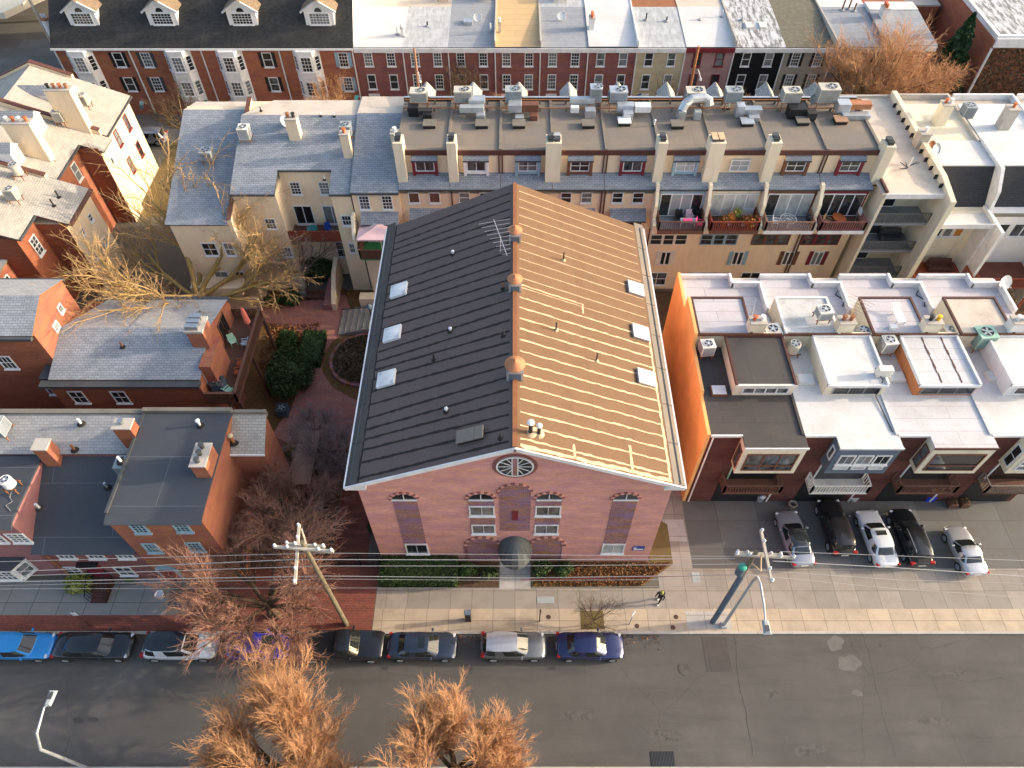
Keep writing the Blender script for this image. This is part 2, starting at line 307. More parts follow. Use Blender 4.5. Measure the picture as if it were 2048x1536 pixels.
# ---------------- shared builders ----------------
UP = Vector((0, 0, 1))
def win(par, O, u, w, h, frame='white', nx=1, ny=2, glass='glass', t=.09, sill=True, munt=.028, shut=None, deep=.07, name='window', arch=False):
    """window on a wall: O bottom centre, u horizontal direction, outward normal = u x up"""
    u = Vector(u).normalized(); n = u.cross(UP).normalized(); O = Vector(O)
    b = MB(); B = lambda a0, a1, z0, z1, d0=-.02, d1=deep, m=frame: b.ob(O, u, UP, n, a0, a1, z0, z1, d0, d1, m)
    B(-w / 2, -w / 2 + t, 0, h); B(w / 2 - t, w / 2, 0, h); B(-w / 2 + t, w / 2 - t, h - t, h); B(-w / 2 + t, w / 2 - t, 0, t)
    for i in range(1, nx): x = -w / 2 + t + (w - 2 * t) * i / nx; B(x - munt / 2, x + munt / 2, t, h - t, .0, deep - .012)
    for j in range(1, ny):
        z = t + (h - 2 * t) * j / ny; q = .055 if j * 2 == ny else munt; B(-w / 2 + t, w / 2 - t, z - q / 2, z + q / 2, .0, deep - .016)
    if sill: B(-w / 2 - .06, w / 2 + .06, -.1, 0, -.02, deep + .08)
    f = b.build(name, par)
    g = MB().ob(O, u, UP, n, -w / 2 + t * .9, w / 2 - t * .9, t * .9, h - t * .9, -.02, .022, glass).build('pane', f)
    if shut:
        for sgn in (-1, 1):
            k = MB(); a = sgn * (w / 2 + .04); a2 = sgn * (w / 2 + .04 + shut[1]); a0, a1 = min(a, a2), max(a, a2)
            k.ob(O, u, UP, n, a0, a1, 0, h, -.02, .045, shut[0])
            for j in range(int(h / .16)): k.ob(O, u, UP, n, a0 + .05, a1 - .05, .08 + j * .16, .16 + j * .16, .04, .06, shut[0])
            k.build('shutter', par)
    return f
def coped(par, pts, zt, zb, wall, name='wall'): return MB().prism(pts, zb, zt, wall).build(name, par)
def rect(x0, x1, y0, y1): return [(x0, y0), (x1, y0), (x1, y1), (x0, y1)]
def parapet(b, x0, x1, y0, y1, z0, z1, t, m, sides='NSEW', cap=None):
    if 'S' in sides: b.box(x0, x1, y0, y0 + t, z0, z1, m)
    if 'N' in sides: b.box(x0, x1, y1 - t, y1, z0, z1, m)
    ys = y0 + (t if 'S' in sides else 0); yn = y1 - (t if 'N' in sides else 0)
    if 'W' in sides: b.box(x0, x0 + t, ys, yn, z0, z1 - .003, m)
    if 'E' in sides: b.box(x1 - t, x1, ys, yn, z0, z1 - .003, m)
def railing(par, pts, z, h, m, gap=.18, bal=.02, closed=False, name='railing', rail=.09, panel=False):
    b = MB()
    for i in range(len(pts) - 1):
        a, c = Vector((*pts[i], z)), Vector((*pts[i + 1], z)); d = (c - a); L = d.length; d.normalize(); n = d.cross(UP)
        b.ob(a, d, n, UP, 0, L, -rail / 2, rail / 2, h - .06, h, m); b.ob(a, d, n, UP, 0, L, -.03, .03, .06, .14, m)
        k = max(1, int(L / gap))
        for j in range(k + 1):
            x = L * j / k; q = .055 if j in (0, k) else bal; b.ob(a, d, n, UP, x - q, x + q, -q, q, .0, h - .06, m) if not (panel and j not in (0, k)) else None
        if panel: b.ob(a, d, n, UP, 0, L, -.02, .02, .14, h - .06, m)
    return b.build(name, par)
# ================= GROUND =================
def sheet(name, pts, z, m, th=.02): return ground(MB().prism([(p[0], p[1]) for p in pts], z - th, z, m).build(name))
def pxpoly(l): return [G(a, b)[:2] for a, b in l]
ground(MB().box(-400, 400, -200, 500, -1.2, -.16, 'ground').build('ground'))
ground(MB().box(-200, 200, 8.45, 16.72, -.15, -.12, 'asphalt').build('road'))
b = MB().box(-200, 200, 16.88, 400, -.155, 0, 'ground'); ground(b.build('terrain'))
b = MB()
for i in range(-60, 60): b.box(i * 2.4 + .01, i * 2.4 + 2.39, 16.70, 16.88, -.155, .012, 'concrete')
ground(b.build('kerb'))
b = MB()
for i in range(-60, 60): b.box(i * 2.4 + .01, i * 2.4 + 2.39, 8.30, 8.46, -.155, .012, 'seam_cream' if i == 999 else 'concrete')
ground(b.build('near_kerb')); ground(MB().box(-200, 200, -60, 8.30, -.155, 0, 'sidewalk').build('near_sidewalk'))
sheet('sidewalk', rect(-9.9, 120, 16.88, 18.45), .008, 'sidewalk_tan'); sheet('inner_sidewalk', rect(-9.9, 120, 18.45, 19.95), .008, 'sidewalk')
sheet('driveway', rect(10.4, 120, 21.45, 33), .008, 'driveway'); sheet('driveway_apron', rect(10.4, 120, 19.95, 21.45), .010, 'sidewalk')
sheet('side_path', rect(9.95, 13.0, 21.46, 46), .018, 'sidewalk'); sheet('path_patch', rect(11.3, 12.9, 23.6, 25.4), .024, 'path_concrete')
sheet('pale_pavement_patch', pxpoly([(1345, 1216), (1345, 1260), (1455, 1260), (1450, 1216)][::1])[::-1] if False else rect(12.0, 15.1, 17.0, 18.3), .014, 'path_concrete')
sheet('brick_sidewalk', rect(-120, -9.95, 16.9, 18.0), .008, 'paver_red'); sheet('brick_forecourt', rect(-24.5, -9.95, 18.0, 21.6), .010, 'paver_red')
sheet('concrete_forecourt', rect(-120, -24.6, 18.0, 20.6), .012, 'patio'); sheet('side_concrete', rect(-24.6, -23.0, 18.0, 20.6), .016, 'driveway')
sheet('brick_walk', rect(-13.6, -10.9, 21.6, 31.0), .010, 'paver_red')
sheet('entrance_path', rect(-1.12, 1.12, 19.9, 22.0), .012, 'path_concrete')
sheet('front_bed', [(-9.85, 20.0), (-1.2, 20.0), (-1.2, 21.98), (-9.85, 21.98)], .03, 'mulch'); sheet('side_bed', [(1.2, 20.0), (9.0, 20.0), (11.6, 21.8), (11.6, 25), (9.95, 26), (9.95, 21.98), (1.2, 21.98)], .03, 'dry_grass')
sheet('garden_soil', rect(-19.5, -13.7, 21.7, 31.5), .012, 'mulch'); sheet('courtyard_soil', rect(-24, -9.8, 31.5, 50), .004, 'leaf_litter')
sheet('courtyard_paving', pxpoly([(735, 900), (600, 900), (545, 870), (560, 845), (583, 820), (597, 770), (606, 715), (607, 672), (585, 655), (530, 645), (468, 635), (468, 615), (560, 618), (590, 604), (692, 590), (700, 618), (690, 665), (664, 684), (645, 712), (645, 745), (665, 775), (700, 795), (745, 815)][::-1])[::-1], .03, 'paver_salmon')
sheet('alley_paving', rect(-60, -19.0, 29.2, 33.2), .014, 'paver_red'); sheet('far_pavement', rect(-120, 10, 74.8, 80.3), .01, 'driveway'); sheet('far_street', rect(10, 120, 66, 80.2), .01, 'driveway'); sheet('lawn', rect(-40.5, -22, 61, 74.5), .012, 'dry_grass')
sheet('corner_pavement', rect(-140, -46, 74.8, 120), .013, 'driveway')
sheet('rear_yards', rect(12, 80, 43, 50), .006, 'mulch')
# road surface wear lying on the asphalt
b = MB(); b.box(12.9, 14.6, 14.2, 16.5, -.119, -.112, 'roof_charcoal'); ground(b.build('asphalt_patch'))
def crack(pts, wd=.03):
    b = MB(); P = []
    for i in range(len(pts) - 1):
        for k in range(6):
            t = k / 6; x = pts[i][0] * (1 - t) + pts[i + 1][0] * t; y = pts[i][1] * (1 - t) + pts[i + 1][1] * t; P.append((x + random.uniform(-.07, .07), y + random.uniform(-.05, .05)))
    vs = []; fs = []
    for i, (x, y) in enumerate(P):
        a = wd * random.uniform(.5, 1.4); vs += [(x - a, y, -.1175), (x + a, y + a * .4, -.1175)]
        if i: fs.append((2 * i - 2, 2 * i - 1, 2 * i + 1, 2 * i))
    return b.raw(vs, fs, 'rubber')
b = crack([G(1470, 1272)[:2], G(1480, 1370)[:2], G(1495, 1440)[:2], G(1510, 1525)[:2]], .016)
for q in ([(1730, 1272), (1748, 1350), (1768, 1430), (1800, 1530)], [(1085, 1425), (1180, 1438), (1330, 1428), (1500, 1445)], [(1500, 1368), (1730, 1372), (2040, 1362)], [(150, 1400), (420, 1404), (700, 1398)]):
    c2 = crack([G(*k)[:2] for k in q], .010); b.raw(c2.v, c2.f, 'rubber')
ground(b.build('road_crack'))
def blob(name, px, py, rx, ry, m, seed, z=-.1172):
    rd = random.Random(seed); x, y, _ = G(px, py); P = []
    for k in range(26): a = 2 * math.pi * k / 26; q = 1 + .18 * math.sin(a * 2 + seed) + .1 * math.sin(a * 5 + seed * 2) + rd.uniform(-.04, .04); P.append((x + rx * q * math.cos(a), y + ry * q * math.sin(a)))
    ground(MB().prism(P, z - .002, z, m).build(name))
for k, (px, py, rx, ry, m) in enumerate([(1672, 1285, .55, .5, 'asphalt_pale'), (1700, 1325, .7, .6, 'asphalt_pale'), (1716, 1385, .3, .25, 'asphalt_pale'), (155, 1440, .35, .2, 'asphalt_dark'), (185, 1438, .4, .12, 'asphalt_dark'), (1762, 1290, .12, .1, 'asphalt_dark'), (1545, 1387, .5, .25, 'road_stain'), (1620, 1500, .9, .4, 'road_stain'), (1870, 1442, .9, .3, 'road_stain'), (1330, 1470, 1.1, .35, 'road_stain'), (1900, 1345, 1.6, .2, 'road_stain'), (1160, 1430, 1.4, .25, 'road_stain')]): blob('road_stain', px, py, rx, ry, m, k, -.1172 + k * .0003)
def disc(name, label, cat, x, y, z, r, m, group=None, h=.02):
    t = MB().cyl(x, y, z - .01, z + h, r, m, 24); t.cyl(x, y, z + h, z + h + .006, r * .82, m, 24); return tag(t.build(name), label, cat, group)
disc('manhole_cover', 'round iron manhole cover in the asphalt, right of the parked navy sedan', 'manhole', *G(1370, 1337)[:2], -.12, .42, 'road_stain')
for px, py, l in [(1352, 1234, 'larger brown utility lid in the pale sidewalk panel'), (1346, 1255, 'small brown utility lid close to the kerb, in the pale sidewalk panel'), (1274, 1252, 'small brown lid in the tan sidewalk left of the pale panel'), (1097, 1234, 'tiny dark round lid near the black sign post')]:
    disc('access_cover', l, 'lid', *G(px, py)[:2], .012, .16, 'rust_dark', 'round utility lids in the sidewalk', .008)
for px, py, w_, d_, l in [(1091, 1200, 1.2, .5, 'grey steel vault plate in the sidewalk by the walkway'), (1392, 1155, .55, .8, 'grey steel vault plate in the driveway apron left of the utility pole')]:
    x, y, _ = G(px, py); tag(MB().box(x - w_ / 2, x + w_ / 2, y - d_ / 2, y + d_ / 2, 0, .022, 'acgrey').build('vault_cover', bevel=.01), l, 'cover', 'steel covers in the pavement')
x, y, _ = G(1326, 1518); t = thing('storm_drain', 'black grated storm drain at the bottom edge of the road', 'drain', (x, y, -.12))
b = MB(); b.box(x - .75, x + .75, y - .45, y + .45, -.125, -.11, 'black'); b.build('pit', t); b = MB()
for i in range(16): b.box(x - .72 + i * .094, x - .68 + i * .094, y - .42, y + .42, -.11, -.09, 'gutter')
b.build('grate', t)
# ================= LEAVES =================
def leafmesh(name, P, size, m, rng, parent=None, flat=0.0):
    n = len(P); a = rng.normal(size=(n, 3)); a /= np.linalg.norm(a, axis=1)[:, None]; q = rng.normal(size=(n, 3)); q[:, 2] *= (1 - flat)
    c = np.cross(a, q); c /= (np.linalg.norm(c, axis=1)[:, None] + 1e-9); sz = (size * rng.uniform(.5, 1.3, n))[:, None]
    V = np.stack([P - a * sz - c * sz * .5, P + a * sz - c * sz * .5, P + a * sz + c * sz * .5, P - a * sz + c * sz * .5], 1).reshape(-1, 3)
    me = bpy.data.meshes.new(name); me.vertices.add(4 * n); me.vertices.foreach_set('co', V.ravel()); me.loops.add(4 * n); me.polygons.add(n)
    me.loops.foreach_set('vertex_index', np.arange(4 * n)); me.polygons.foreach_set('loop_start', np.arange(n) * 4); me.polygons.foreach_set('loop_total', np.full(n, 4)); me.update(calc_edges=True)
    me.materials.append(M[m]); o = bpy.data.objects.new(name, me); C.objects.link(o)
    if parent is not None: o.parent = parent; o.location = -parent.location
    return o
def shrub(name, label, cat, c, rad, n=900, size=.07, m='leaf_green', seed=1, group=None, boxy=False, lumps=7, stem=True):
    rng = np.random.default_rng(seed); t = thing(name, label, cat, c, group)
    if boxy: P = rng.uniform(-1, 1, (n, 3)); k = rng.integers(0, 3, n); P[np.arange(n), k] = np.sign(P[np.arange(n), k]) * rng.uniform(.82, 1.02, n); P[:, 2] = np.abs(P[:, 2]) if False else P[:, 2]
    else:
        cs = rng.normal(size=(lumps, 3)); cs /= np.linalg.norm(cs, axis=1)[:, None]; cs *= .5; P = rng.normal(size=(n, 3)); P /= np.linalg.norm(P, axis=1)[:, None]
        P = P * rng.uniform(.35, .62, n)[:, None] ** 1.0 + cs[rng.integers(0, lumps, n)]
    P = P * np.array(rad) + np.array(c) + np.array([0, 0, rad[2]])
    P[:, 2] = np.maximum(P[:, 2], c[2] + .03); leafmesh('foliage', P, size, m, rng, t, .2)
    b = MB()
    if boxy: b.box(c[0] - rad[0] * .9, c[0] + rad[0] * .9, c[1] - rad[1] * .9, c[1] + rad[1] * .9, c[2], c[2] + 1.85 * rad[2], m)
    else: b.lathe(c[0], c[1], [(.05, c[2]), (rad[0] * .4, c[2] + rad[2] * .5), (rad[0] * .5, c[2] + rad[2]), (rad[0] * .3, c[2] + rad[2] * 1.4), (.02, c[2] + rad[2] * 1.5)], m, 10)
    b.build('stem', t); return t  # not a stem: solid leaf-coloured core that blocks the view through
# ================= MAIN BUILDING =================
XW = 9.72; YF = 22.0; YB = 44.5; ZE = 11.75; PK = 16.4; SL = .43
rf = lambda X, Y: PK - SL * abs(X)
mb = thing('brick_hall', 'large rose brick hall with gabled tar roof and round window, in the centre', 'building', (0, YF, 0))
b = MB(); pent = [(-XW, 0), (XW, 0), (XW, PK - SL * XW - .12), (0, PK - .12), (-XW, PK - SL * XW - .12)]
vs = [(x, YF, z) for x, z in pent] + [(x, YB, z) for x, z in pent]
b.raw(vs, [(0, 1, 2, 3, 4), (9, 8, 7, 6, 5)] + [(5, 6, 1, 0), (6, 7, 2, 1), (9, 5, 0, 4)], 'brick_rose'); b.build('wall', mb)
XE = 10.25; Y0 = YF - .55; Y1 = YB + .4
b = MB()
for sg, m in ((-1, 'roof_tar_shade'), (1, 'roof_tar_sun')):  # one tar roof; shade and sun put into the two slope colours
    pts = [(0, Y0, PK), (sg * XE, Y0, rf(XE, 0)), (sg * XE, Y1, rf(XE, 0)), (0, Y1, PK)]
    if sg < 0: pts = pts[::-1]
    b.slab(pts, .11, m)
# membrane laps: wobbly strips of bitumen following every roll
def lap(b, xa, ya, xb, yb, wd, m, wob=.03):
    n = max(4, int(math.hypot(xb - xa, yb - ya) / .28)); T = []; Bt = []
    dx, dy = (xb - xa) / n, (yb - ya) / n; L = math.hypot(dx, dy); nx, ny = -dy / L, dx / L
    for i in range(n + 1):
        x = xa + dx * i; y = ya + dy * i; o = random.uniform(-wob, wob); a = wd * random.uniform(.6, 1.3)
        for s_, l_ in ((1, T), (-1, Bt)): X = x + nx * (o + s_ * a); Y = y + ny * (o + s_ * a); l_.append((X, Y, rf(X, Y) + .012))
    vs = T + Bt; k = n + 1
    b.raw(vs, [((i, i + k, i + k + 1, i + 1) if True else 0) for i in range(n)], m)
y = Y0 + .5; k = 0
while y < Y1 - .3:  # seams cream in sun, dark in shade: the light is in their colour
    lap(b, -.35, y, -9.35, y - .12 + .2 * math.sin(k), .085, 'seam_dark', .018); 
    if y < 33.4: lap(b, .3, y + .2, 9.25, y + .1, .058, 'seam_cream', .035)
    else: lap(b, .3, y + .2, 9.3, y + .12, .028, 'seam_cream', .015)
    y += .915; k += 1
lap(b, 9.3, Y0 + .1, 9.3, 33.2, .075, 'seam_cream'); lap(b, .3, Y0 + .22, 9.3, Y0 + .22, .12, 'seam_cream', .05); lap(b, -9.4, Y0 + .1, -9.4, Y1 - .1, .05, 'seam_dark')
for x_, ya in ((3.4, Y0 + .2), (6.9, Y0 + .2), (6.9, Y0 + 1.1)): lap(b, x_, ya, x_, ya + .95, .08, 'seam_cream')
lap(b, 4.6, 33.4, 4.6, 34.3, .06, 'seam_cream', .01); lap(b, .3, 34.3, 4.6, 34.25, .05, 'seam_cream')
b.build('roof', mb)
for sg in (-1, 1):
    b = MB()
    for i in range(8):
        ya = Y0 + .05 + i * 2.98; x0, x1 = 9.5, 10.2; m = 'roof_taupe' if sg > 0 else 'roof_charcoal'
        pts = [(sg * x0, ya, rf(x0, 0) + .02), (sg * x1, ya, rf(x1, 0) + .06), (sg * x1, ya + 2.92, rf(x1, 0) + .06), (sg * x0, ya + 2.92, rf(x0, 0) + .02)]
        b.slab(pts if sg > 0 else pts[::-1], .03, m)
    xx = 9.86 * sg; b.box(min(xx, xx + sg * .1), max(xx, xx + sg * .1), Y0 + .1, Y1 - .1, rf(9.9, 0) + .02, rf(9.9, 0) + .075, 'gutter')
    b.build('edge_flashing', mb)
b = MB(); b.box(-.14, .14, Y0 + .05, Y1, PK - .02, PK + .045, 'rust'); b.build('ridge_cap', mb)
b = MB()
for sg in (-1, 1):
    u = Vector((sg, 0, -SL)).normalized(); L = XE / u[0] * sg
    b.ob((0, Y0, PK - .03), u, (0, 1, 0), Vector((SL * sg, 0, 1)).normalized(), 0.0, L + .03, -.09, 0, -.24, .06, 'white')
    b.box(sg * 9.0 if sg > 0 else -10.25, 10.25 if sg > 0 else -9.0, Y0 + .02, YF, rf(10, 0) - .52, rf(10, 0) - .16, 'white')
    b.box(sg * XE - .05, sg * XE + .05, Y0, Y1, rf(XE, 0) - .2, rf(XE, 0) + .07, 'white')
b.build('fascia', mb)
def archpts(x0, x1, z0, zs, rise, n=14):
    cx = (x0 + x1) / 2; a = (x1 - x0) / 2
    return [(x0, z0), (x1, z0)] + [(cx + a * math.cos(math.pi * i / n), zs + rise * math.sin(math.pi * i / n)) for i in range(n + 1)]
def archpanel(name, x0, x1, z0, zs, rise, m, ring=.22, full=False, dpt=.028, keep=True):
    b = MB(); p = archpts(x0, x1, z0, zs, rise); n = len(p)
    vs = [(x, YF - dpt, z) for x, z in p] + [(x, YF + .01, z) for x, z in p]
    b.raw(vs, [tuple(range(n))] + [(i, n + i, n + (i + 1) % n, (i + 1) % n) for i in range(n)], m)
    q = p[2:]; ctr = ((x0 + x1) / 2, zs)
    if full: q = [(x1, z0)] + q + [(x0, z0)]
    for i in range(len(q) - 1):
        a_, c_ = q[i], q[i + 1]
        def out(p_): 
            dx, dz = (p_[0] - ctr[0]), max(0, p_[1] - ctr[1]); l = math.hypot(dx, dz) or 1; return (p_[0] + dx / l * ring, p_[1] + dz / l * ring)
        A, B_ = out(a_), out(c_); v4 = [(a_[0], a_[1]), (c_[0], c_[1]), B_, A]
        b.raw([(x, YF - .07, z) for x, z in v4] + [(x, YF + .01, z) for x, z in v4], [(0, 1, 2, 3), (0, 4, 5, 1), (1, 5, 6, 2), (2, 6, 7, 3), (3, 7, 4, 0)], 'brick_red' if i % 2 else 'brick_rose')
    return b.build(name, mb)
for sg in (-1, 1):
    xa, xb = sorted((sg * 6.22, sg * 7.78)); archpanel('arched_panel', xa, xb, 3.1, 9.5, .72, 'brick_panel')
    xa, xb = sorted((sg * 1.33, sg * 2.97)); archpanel('arched_panel', xa, xb, 4.7, 9.5, .78, 'brick_panel')
    xa, xb = sorted((sg * 1.2, sg * 3.35)); archpanel('blind_door_arch', xa, xb, .25, 2.75, 1.25, 'brick_panel', .26, True)
    for cx, zz in ((sg * 7.0, 9.5), (sg * 2.15, 9.5)):
        b = MB(); p = archpts(cx - .76, cx + .76, zz, zz + .02, .66, 10); n = len(p); vs = [(x, YF - .05, z) for x, z in p] + [(x, YF, z) for x, z in p]
        b.raw(vs, [tuple(range(n))] + [(i, n + i, n + (i + 1) % n, (i + 1) % n) for i in range(n)], 'glass_dark'); f = MB(); f.box(cx - .8, cx + .8, YF - .10, YF - .02, zz - .09, zz + .05, 'white'); f.box(cx - .025, cx + .025, YF - .085, YF - .03, zz + .05, zz + .66, 'white')
        fo = f.build('fanlight', mb); b.build('pane', fo)
    win(mb, (sg * 6.97, YF - .02, 1.5), (1, 0, 0), 1.6, 1.55, nx=2, ny=1, glass='glass_blind' if sg > 0 else 'glass')
    win(mb, (sg * 2.15, YF - .02, 7.35), (1, 0, 0), 1.66, 1.3, nx=2, ny=1, glass='glass'); win(mb, (sg * 2.13, YF - .02, 4.72), (1, 0, 0), 1.62, 1.3, nx=2, ny=1, glass='glass')
archpanel('arched_panel', -1.0, 1.0, 5.1, 10.3, 1.1, 'brick_panel', .16); b = MB(); b.box(-.2, .2, YF - .06, YF, 6.7, 8.0, 'maroon'); b.build('vent_slot', mb)
b = MB(); n = 28  # oval window
def ell(a, c, y): return [(a * math.cos(2 * math.pi * i / n), y, 13.55 + c * math.sin(2 * math.pi * i / n)) for i in range(n)]
v_ = ell(1.02, .98, YF - .10) + ell(1.12, 1.08, YF - .10) + ell(1.12, 1.08, YF + .01); b.raw(v_, [(i, n + i, n + (i + 1) % n, (i + 1) % n) for i in range(n)] + [(n + i, 2 * n + i, 2 * n + (i + 1) % n, n + (i + 1) % n) for i in range(n)], 'white')
for a in (30, 60, 90, -30, -60, -90, 0, 150, 120, 210, 240, 180):
    if abs(a) == 90: continue
    b.ob((0, YF - .07, 13.55), (math.cos(R(a)), 0, math.sin(R(a))), (0, 1, 0), (-math.sin(R(a)), 0, math.cos(R(a))), .14, 1.0, -.012, .03, -.02, .02, 'white')
for x in (-.2, .14): b.box(x, x + .06, YF - .09, YF - .03, 12.6, 14.5, 'white')
b.box(-.14, .14, YF - .085, YF - .03, 12.58, 14.52, 'brick_panel'); o = b.build('round_window', mb)
g_ = MB(); g_.raw(ell(1.05, 1.0, YF - .05) + ell(1.05, 1.0, YF), [tuple(range(n))], 'glass_dark'); g_.build('pane', o)
b = MB(); v_ = ell(1.14, 1.10, YF - .045) + ell(1.34, 1.3, YF - .045) + ell(1.34, 1.3, YF + .01); b.raw(v_, [(i, n + i, n + (i + 1) % n, (i + 1) % n) for i in range(n)] + [(n + i, 2 * n + i, 2 * n + (i + 1) % n, n + (i + 1) % n) for i in range(n)], 'brick_red'); b.build('brick_ring', mb)
b = MB(); vs = []; nn = 16; mm = 8   # dome awning over the door
for j in range(mm + 1):
    e = math.pi / 2 * j / mm
    for i in range(nn + 1):
        a = math.pi * i / nn; k = 1.0 + (.02 if i % 2 else 0); vs.append((-1.22 * k * math.cos(a) * math.cos(e), YF - 1.5 * k * math.sin(a) * math.cos(e), 2.25 + 2.0 * math.sin(e)))
b.raw(vs, [(j * (nn + 1) + i, j * (nn + 1) + i + 1, (j + 1) * (nn + 1) + i + 1, (j + 1) * (nn + 1) + i) for j in range(mm) for i in range(nn)], 'canvas_grey')
for i in range(nn): a, c_ = vs[i], vs[i + 1]; b.raw([(a[0], a[1], 2.25), (c_[0], c_[1], 2.25), (c_[0], c_[1], 2.0), (a[0], a[1], 2.0)], [(0, 1, 2, 3)], 'canvas_grey')
b.build('awning', mb); b = MB(); b.box(-1.0, 1.0, YF - .04, YF, .03, 2.5, 'white'); d = b.build('door', mb); b = MB(); b.box(-.8, .8, YF - .06, YF - .04, .2, 2.3, 'glass_dark'); b.build('pane', d)
b = MB(); b.box(8.35, 9.2, YF - .05, YF, 2.0, 2.62, 'signblue'); b.box(8.42, 9.13, YF - .065, YF - .05, 2.12, 2.28, 'white'); b.box(8.42, 8.62, YF - .065, YF - .05, 2.36, 2.5, 'white'); b.build('wall_sign', mb)
MB().box(-9.78, -9.725, 22.2, 22.3, .2, 11.2, 'white').build('downspout', mb); MB().box(9.725, 9.80, 22.3, 22.4, .2, 11.2, 'rust').build('downspout', mb)
# things on the main roof
ns = Vector((SL, 0, 1)).normalized()
for sg, lst in ((-1, [(799, 582, 'farthest'), (786, 669, 'middle'), (774, 759, 'nearest')]), (1, [(1270, 579, 'farthest'), (1280, 667, 'middle'), (1291, 757, 'nearest')])):
    for px, py, w_ in lst:
        x, y, z = GF(px, py, rf); N = Vector((SL * sg, 0, 1)).normalized(); u = Vector((1, 0, -SL * sg)).normalized()
        t = thing('skylight', f'{w_} of three white skylights on the ' + ('dark shaded' if sg < 0 else 'sunlit tan') + ' slope of the hall roof', 'skylight', (x, y, z), 'skylights on the hall roof')
        b = MB(); b.ob((x, y, z), u, (0, 1, 0), N, -.66, .66, -.62, .62, -.05, .2, 'white' if sg < 0 else 'galv'); b.build('frame', t, bevel=.02)
        b = MB(); V = []; F = []
        for j in range(5):
            for i in range(5):
                a, c_ = i / 4 * 2 - 1, j / 4 * 2 - 1; h = .2 + .13 * (1 - a ** 4) * (1 - c_ ** 4); V.append(Vector((x, y, z)) + u * (a * .58) + Vector((0, 1, 0)) * (c_ * .54) + N * h)
        for j in range(4):
            for i in range(4): k = j * 5 + i; F.append((k, k + 1, k + 6, k + 5))
        b.raw(V, F, 'white'); b.build('dome', t, smooth=True)
for px, py, s_, l in [(1032, 748, 1.0, 'nearest'), (1032, 575, .82, 'middle'), (1035, 478, .82, 'farthest')]:
    y = GF(px, py, rf)[1]; t = thing('ridge_vent', l + ' ridge ventilator with a rusty conical cap on the hall roof', 'roof vent', (0, y, PK), 'rusty ventilators along the hall ridge')
    b = MB(); b.box(-.5 * s_, .5 * s_, y - .45 * s_, y + .45 * s_, PK - .35, PK + .62 * s_, 'galv'); b.box(-.36 * s_, .36 * s_, y - .46 * s_, y - .44 * s_, PK - .1, PK + .5 * s_, 'slateblue'); b.build('curb', t)
    MB().cyl(0, y, PK + .6 * s_, PK + .95 * s_, .3 * s_, 'rust', 16).build('neck', t)
    MB().lathe(0, y, [(.62 * s_, PK + .9 * s_), (.62 * s_, PK + .94 * s_), (.34 * s_, PK + 1.12 * s_), (.06, PK + 1.28 * s_), (.04, PK + 1.36 * s_), (.0, PK + 1.37 * s_)], 'copper_cap', 24).build('cap', t)
def pipe(px, py, h, r, m, label, f=rf, cap=None, base=None, group='vent pipes on the hall roof'):
    x, y, z = GF(px, py, f); t = thing('vent_pipe', label, 'vent pipe', (x, y, z), group)
    MB().cyl(x, y, z - .1, z + h, r, m, 10).build('pipe', t)
    if cap: MB().lathe(x, y, [(r * 1.1, z + h - .02), (r * 1.75, z + h), (r * 1.75, z + h + .07), (r * .8, z + h + .13), (0, z + h + .14)], cap, 14).build('cap', t)
    b = MB(); b.lathe(x, y, [(r * 3.2, z + .0), (r * 2.6, z + .05), (r * 1.05, z + .13)], base or 'seam_dark', 12); b.build('flashing', t)
for px, py, l in [(906, 509, 'small white pipe vent high on the dark roof slope'), (901, 663, 'small white pipe vent in the middle of the dark roof slope'), (893, 823, 'small white pipe vent low on the dark roof slope')]: pipe(px, py, .28, .07, 'white', l, cap='white')
for px, py, l in [(1006, 578, 'short rusty pipe vent beside the middle ridge ventilator'), (1007, 672, 'dark stub vent just left of the ridge between two ventilators'), (868, 720, 'thin black pipe vent left of the ridge, far out on the dark slope'), (1001, 877, 'dark stub vent near the gable by the brown hatch')]: pipe(px, py, .55, .055, 'rust' if px == 1006 else 'rubber', l)
for px, py, l in [(1127, 521, 'black pipe vent high on the sunlit roof slope'), (1112, 661, 'black pipe vent in the middle of the sunlit slope, nearer the ridge'), (1193, 722, 'black pipe vent farther right on the sunlit slope')]: pipe(px, py, .75, .05, 'rubber', l, base='seam_cream')
pipe(1061, 866, 1.0, .12, 'rubber', 'taller of two black flues with white caps near the gable', cap='white', base='seam_cream'); pipe(1078, 869, .85, .10, 'rubber', 'shorter of two black flues with white caps near the gable', cap='white', base='seam_cream')
x, y, z = GF(943, 873, rf); t = thing('roof_hatch', 'brown roof hatch near the gable on the dark slope of the hall', 'hatch', (x, y, z)); u = Vector((1, 0, SL)).normalized(); N = Vector((-SL, 0, 1)).normalized()
MB().ob((x, y, z), u, (0, 1, 0), N, -.8, .8, -.38, .38, -.05, .2, 'black').build('curb', t); MB().ob((x, y, z), u, (0, 1, 0), N, -.86, .86, -.44, .44, .2, .3, 'roof_taupe').build('lid', t, bevel=.02)
x, y, z = (-1.0, 37.6, rf(1.0, 0)); t = thing('tv_antenna', 'old television antenna with bare metal rods beside the farthest ridge ventilator', 'antenna', (x, y, z))
MB().tube([(x, y, z - .05), (x, y, z + 1.6)], .03, 'galv', 6).build('mast', t); b = MB(); a = Vector((-.25, .97, .0)).normalized(); O = Vector((x, y, z + 1.5)); pn = Vector((.97, .25, 0))
b.tube([O - a * 1.9, O + a * 1.9], .025, 'galv', 5)
for i in range(9): q = O + a * (-1.7 + .42 * i); l = .3 + .10 * i; b.tube([q - pn * l, q + pn * l], .014, 'galv', 4)
b.build('rods', t)
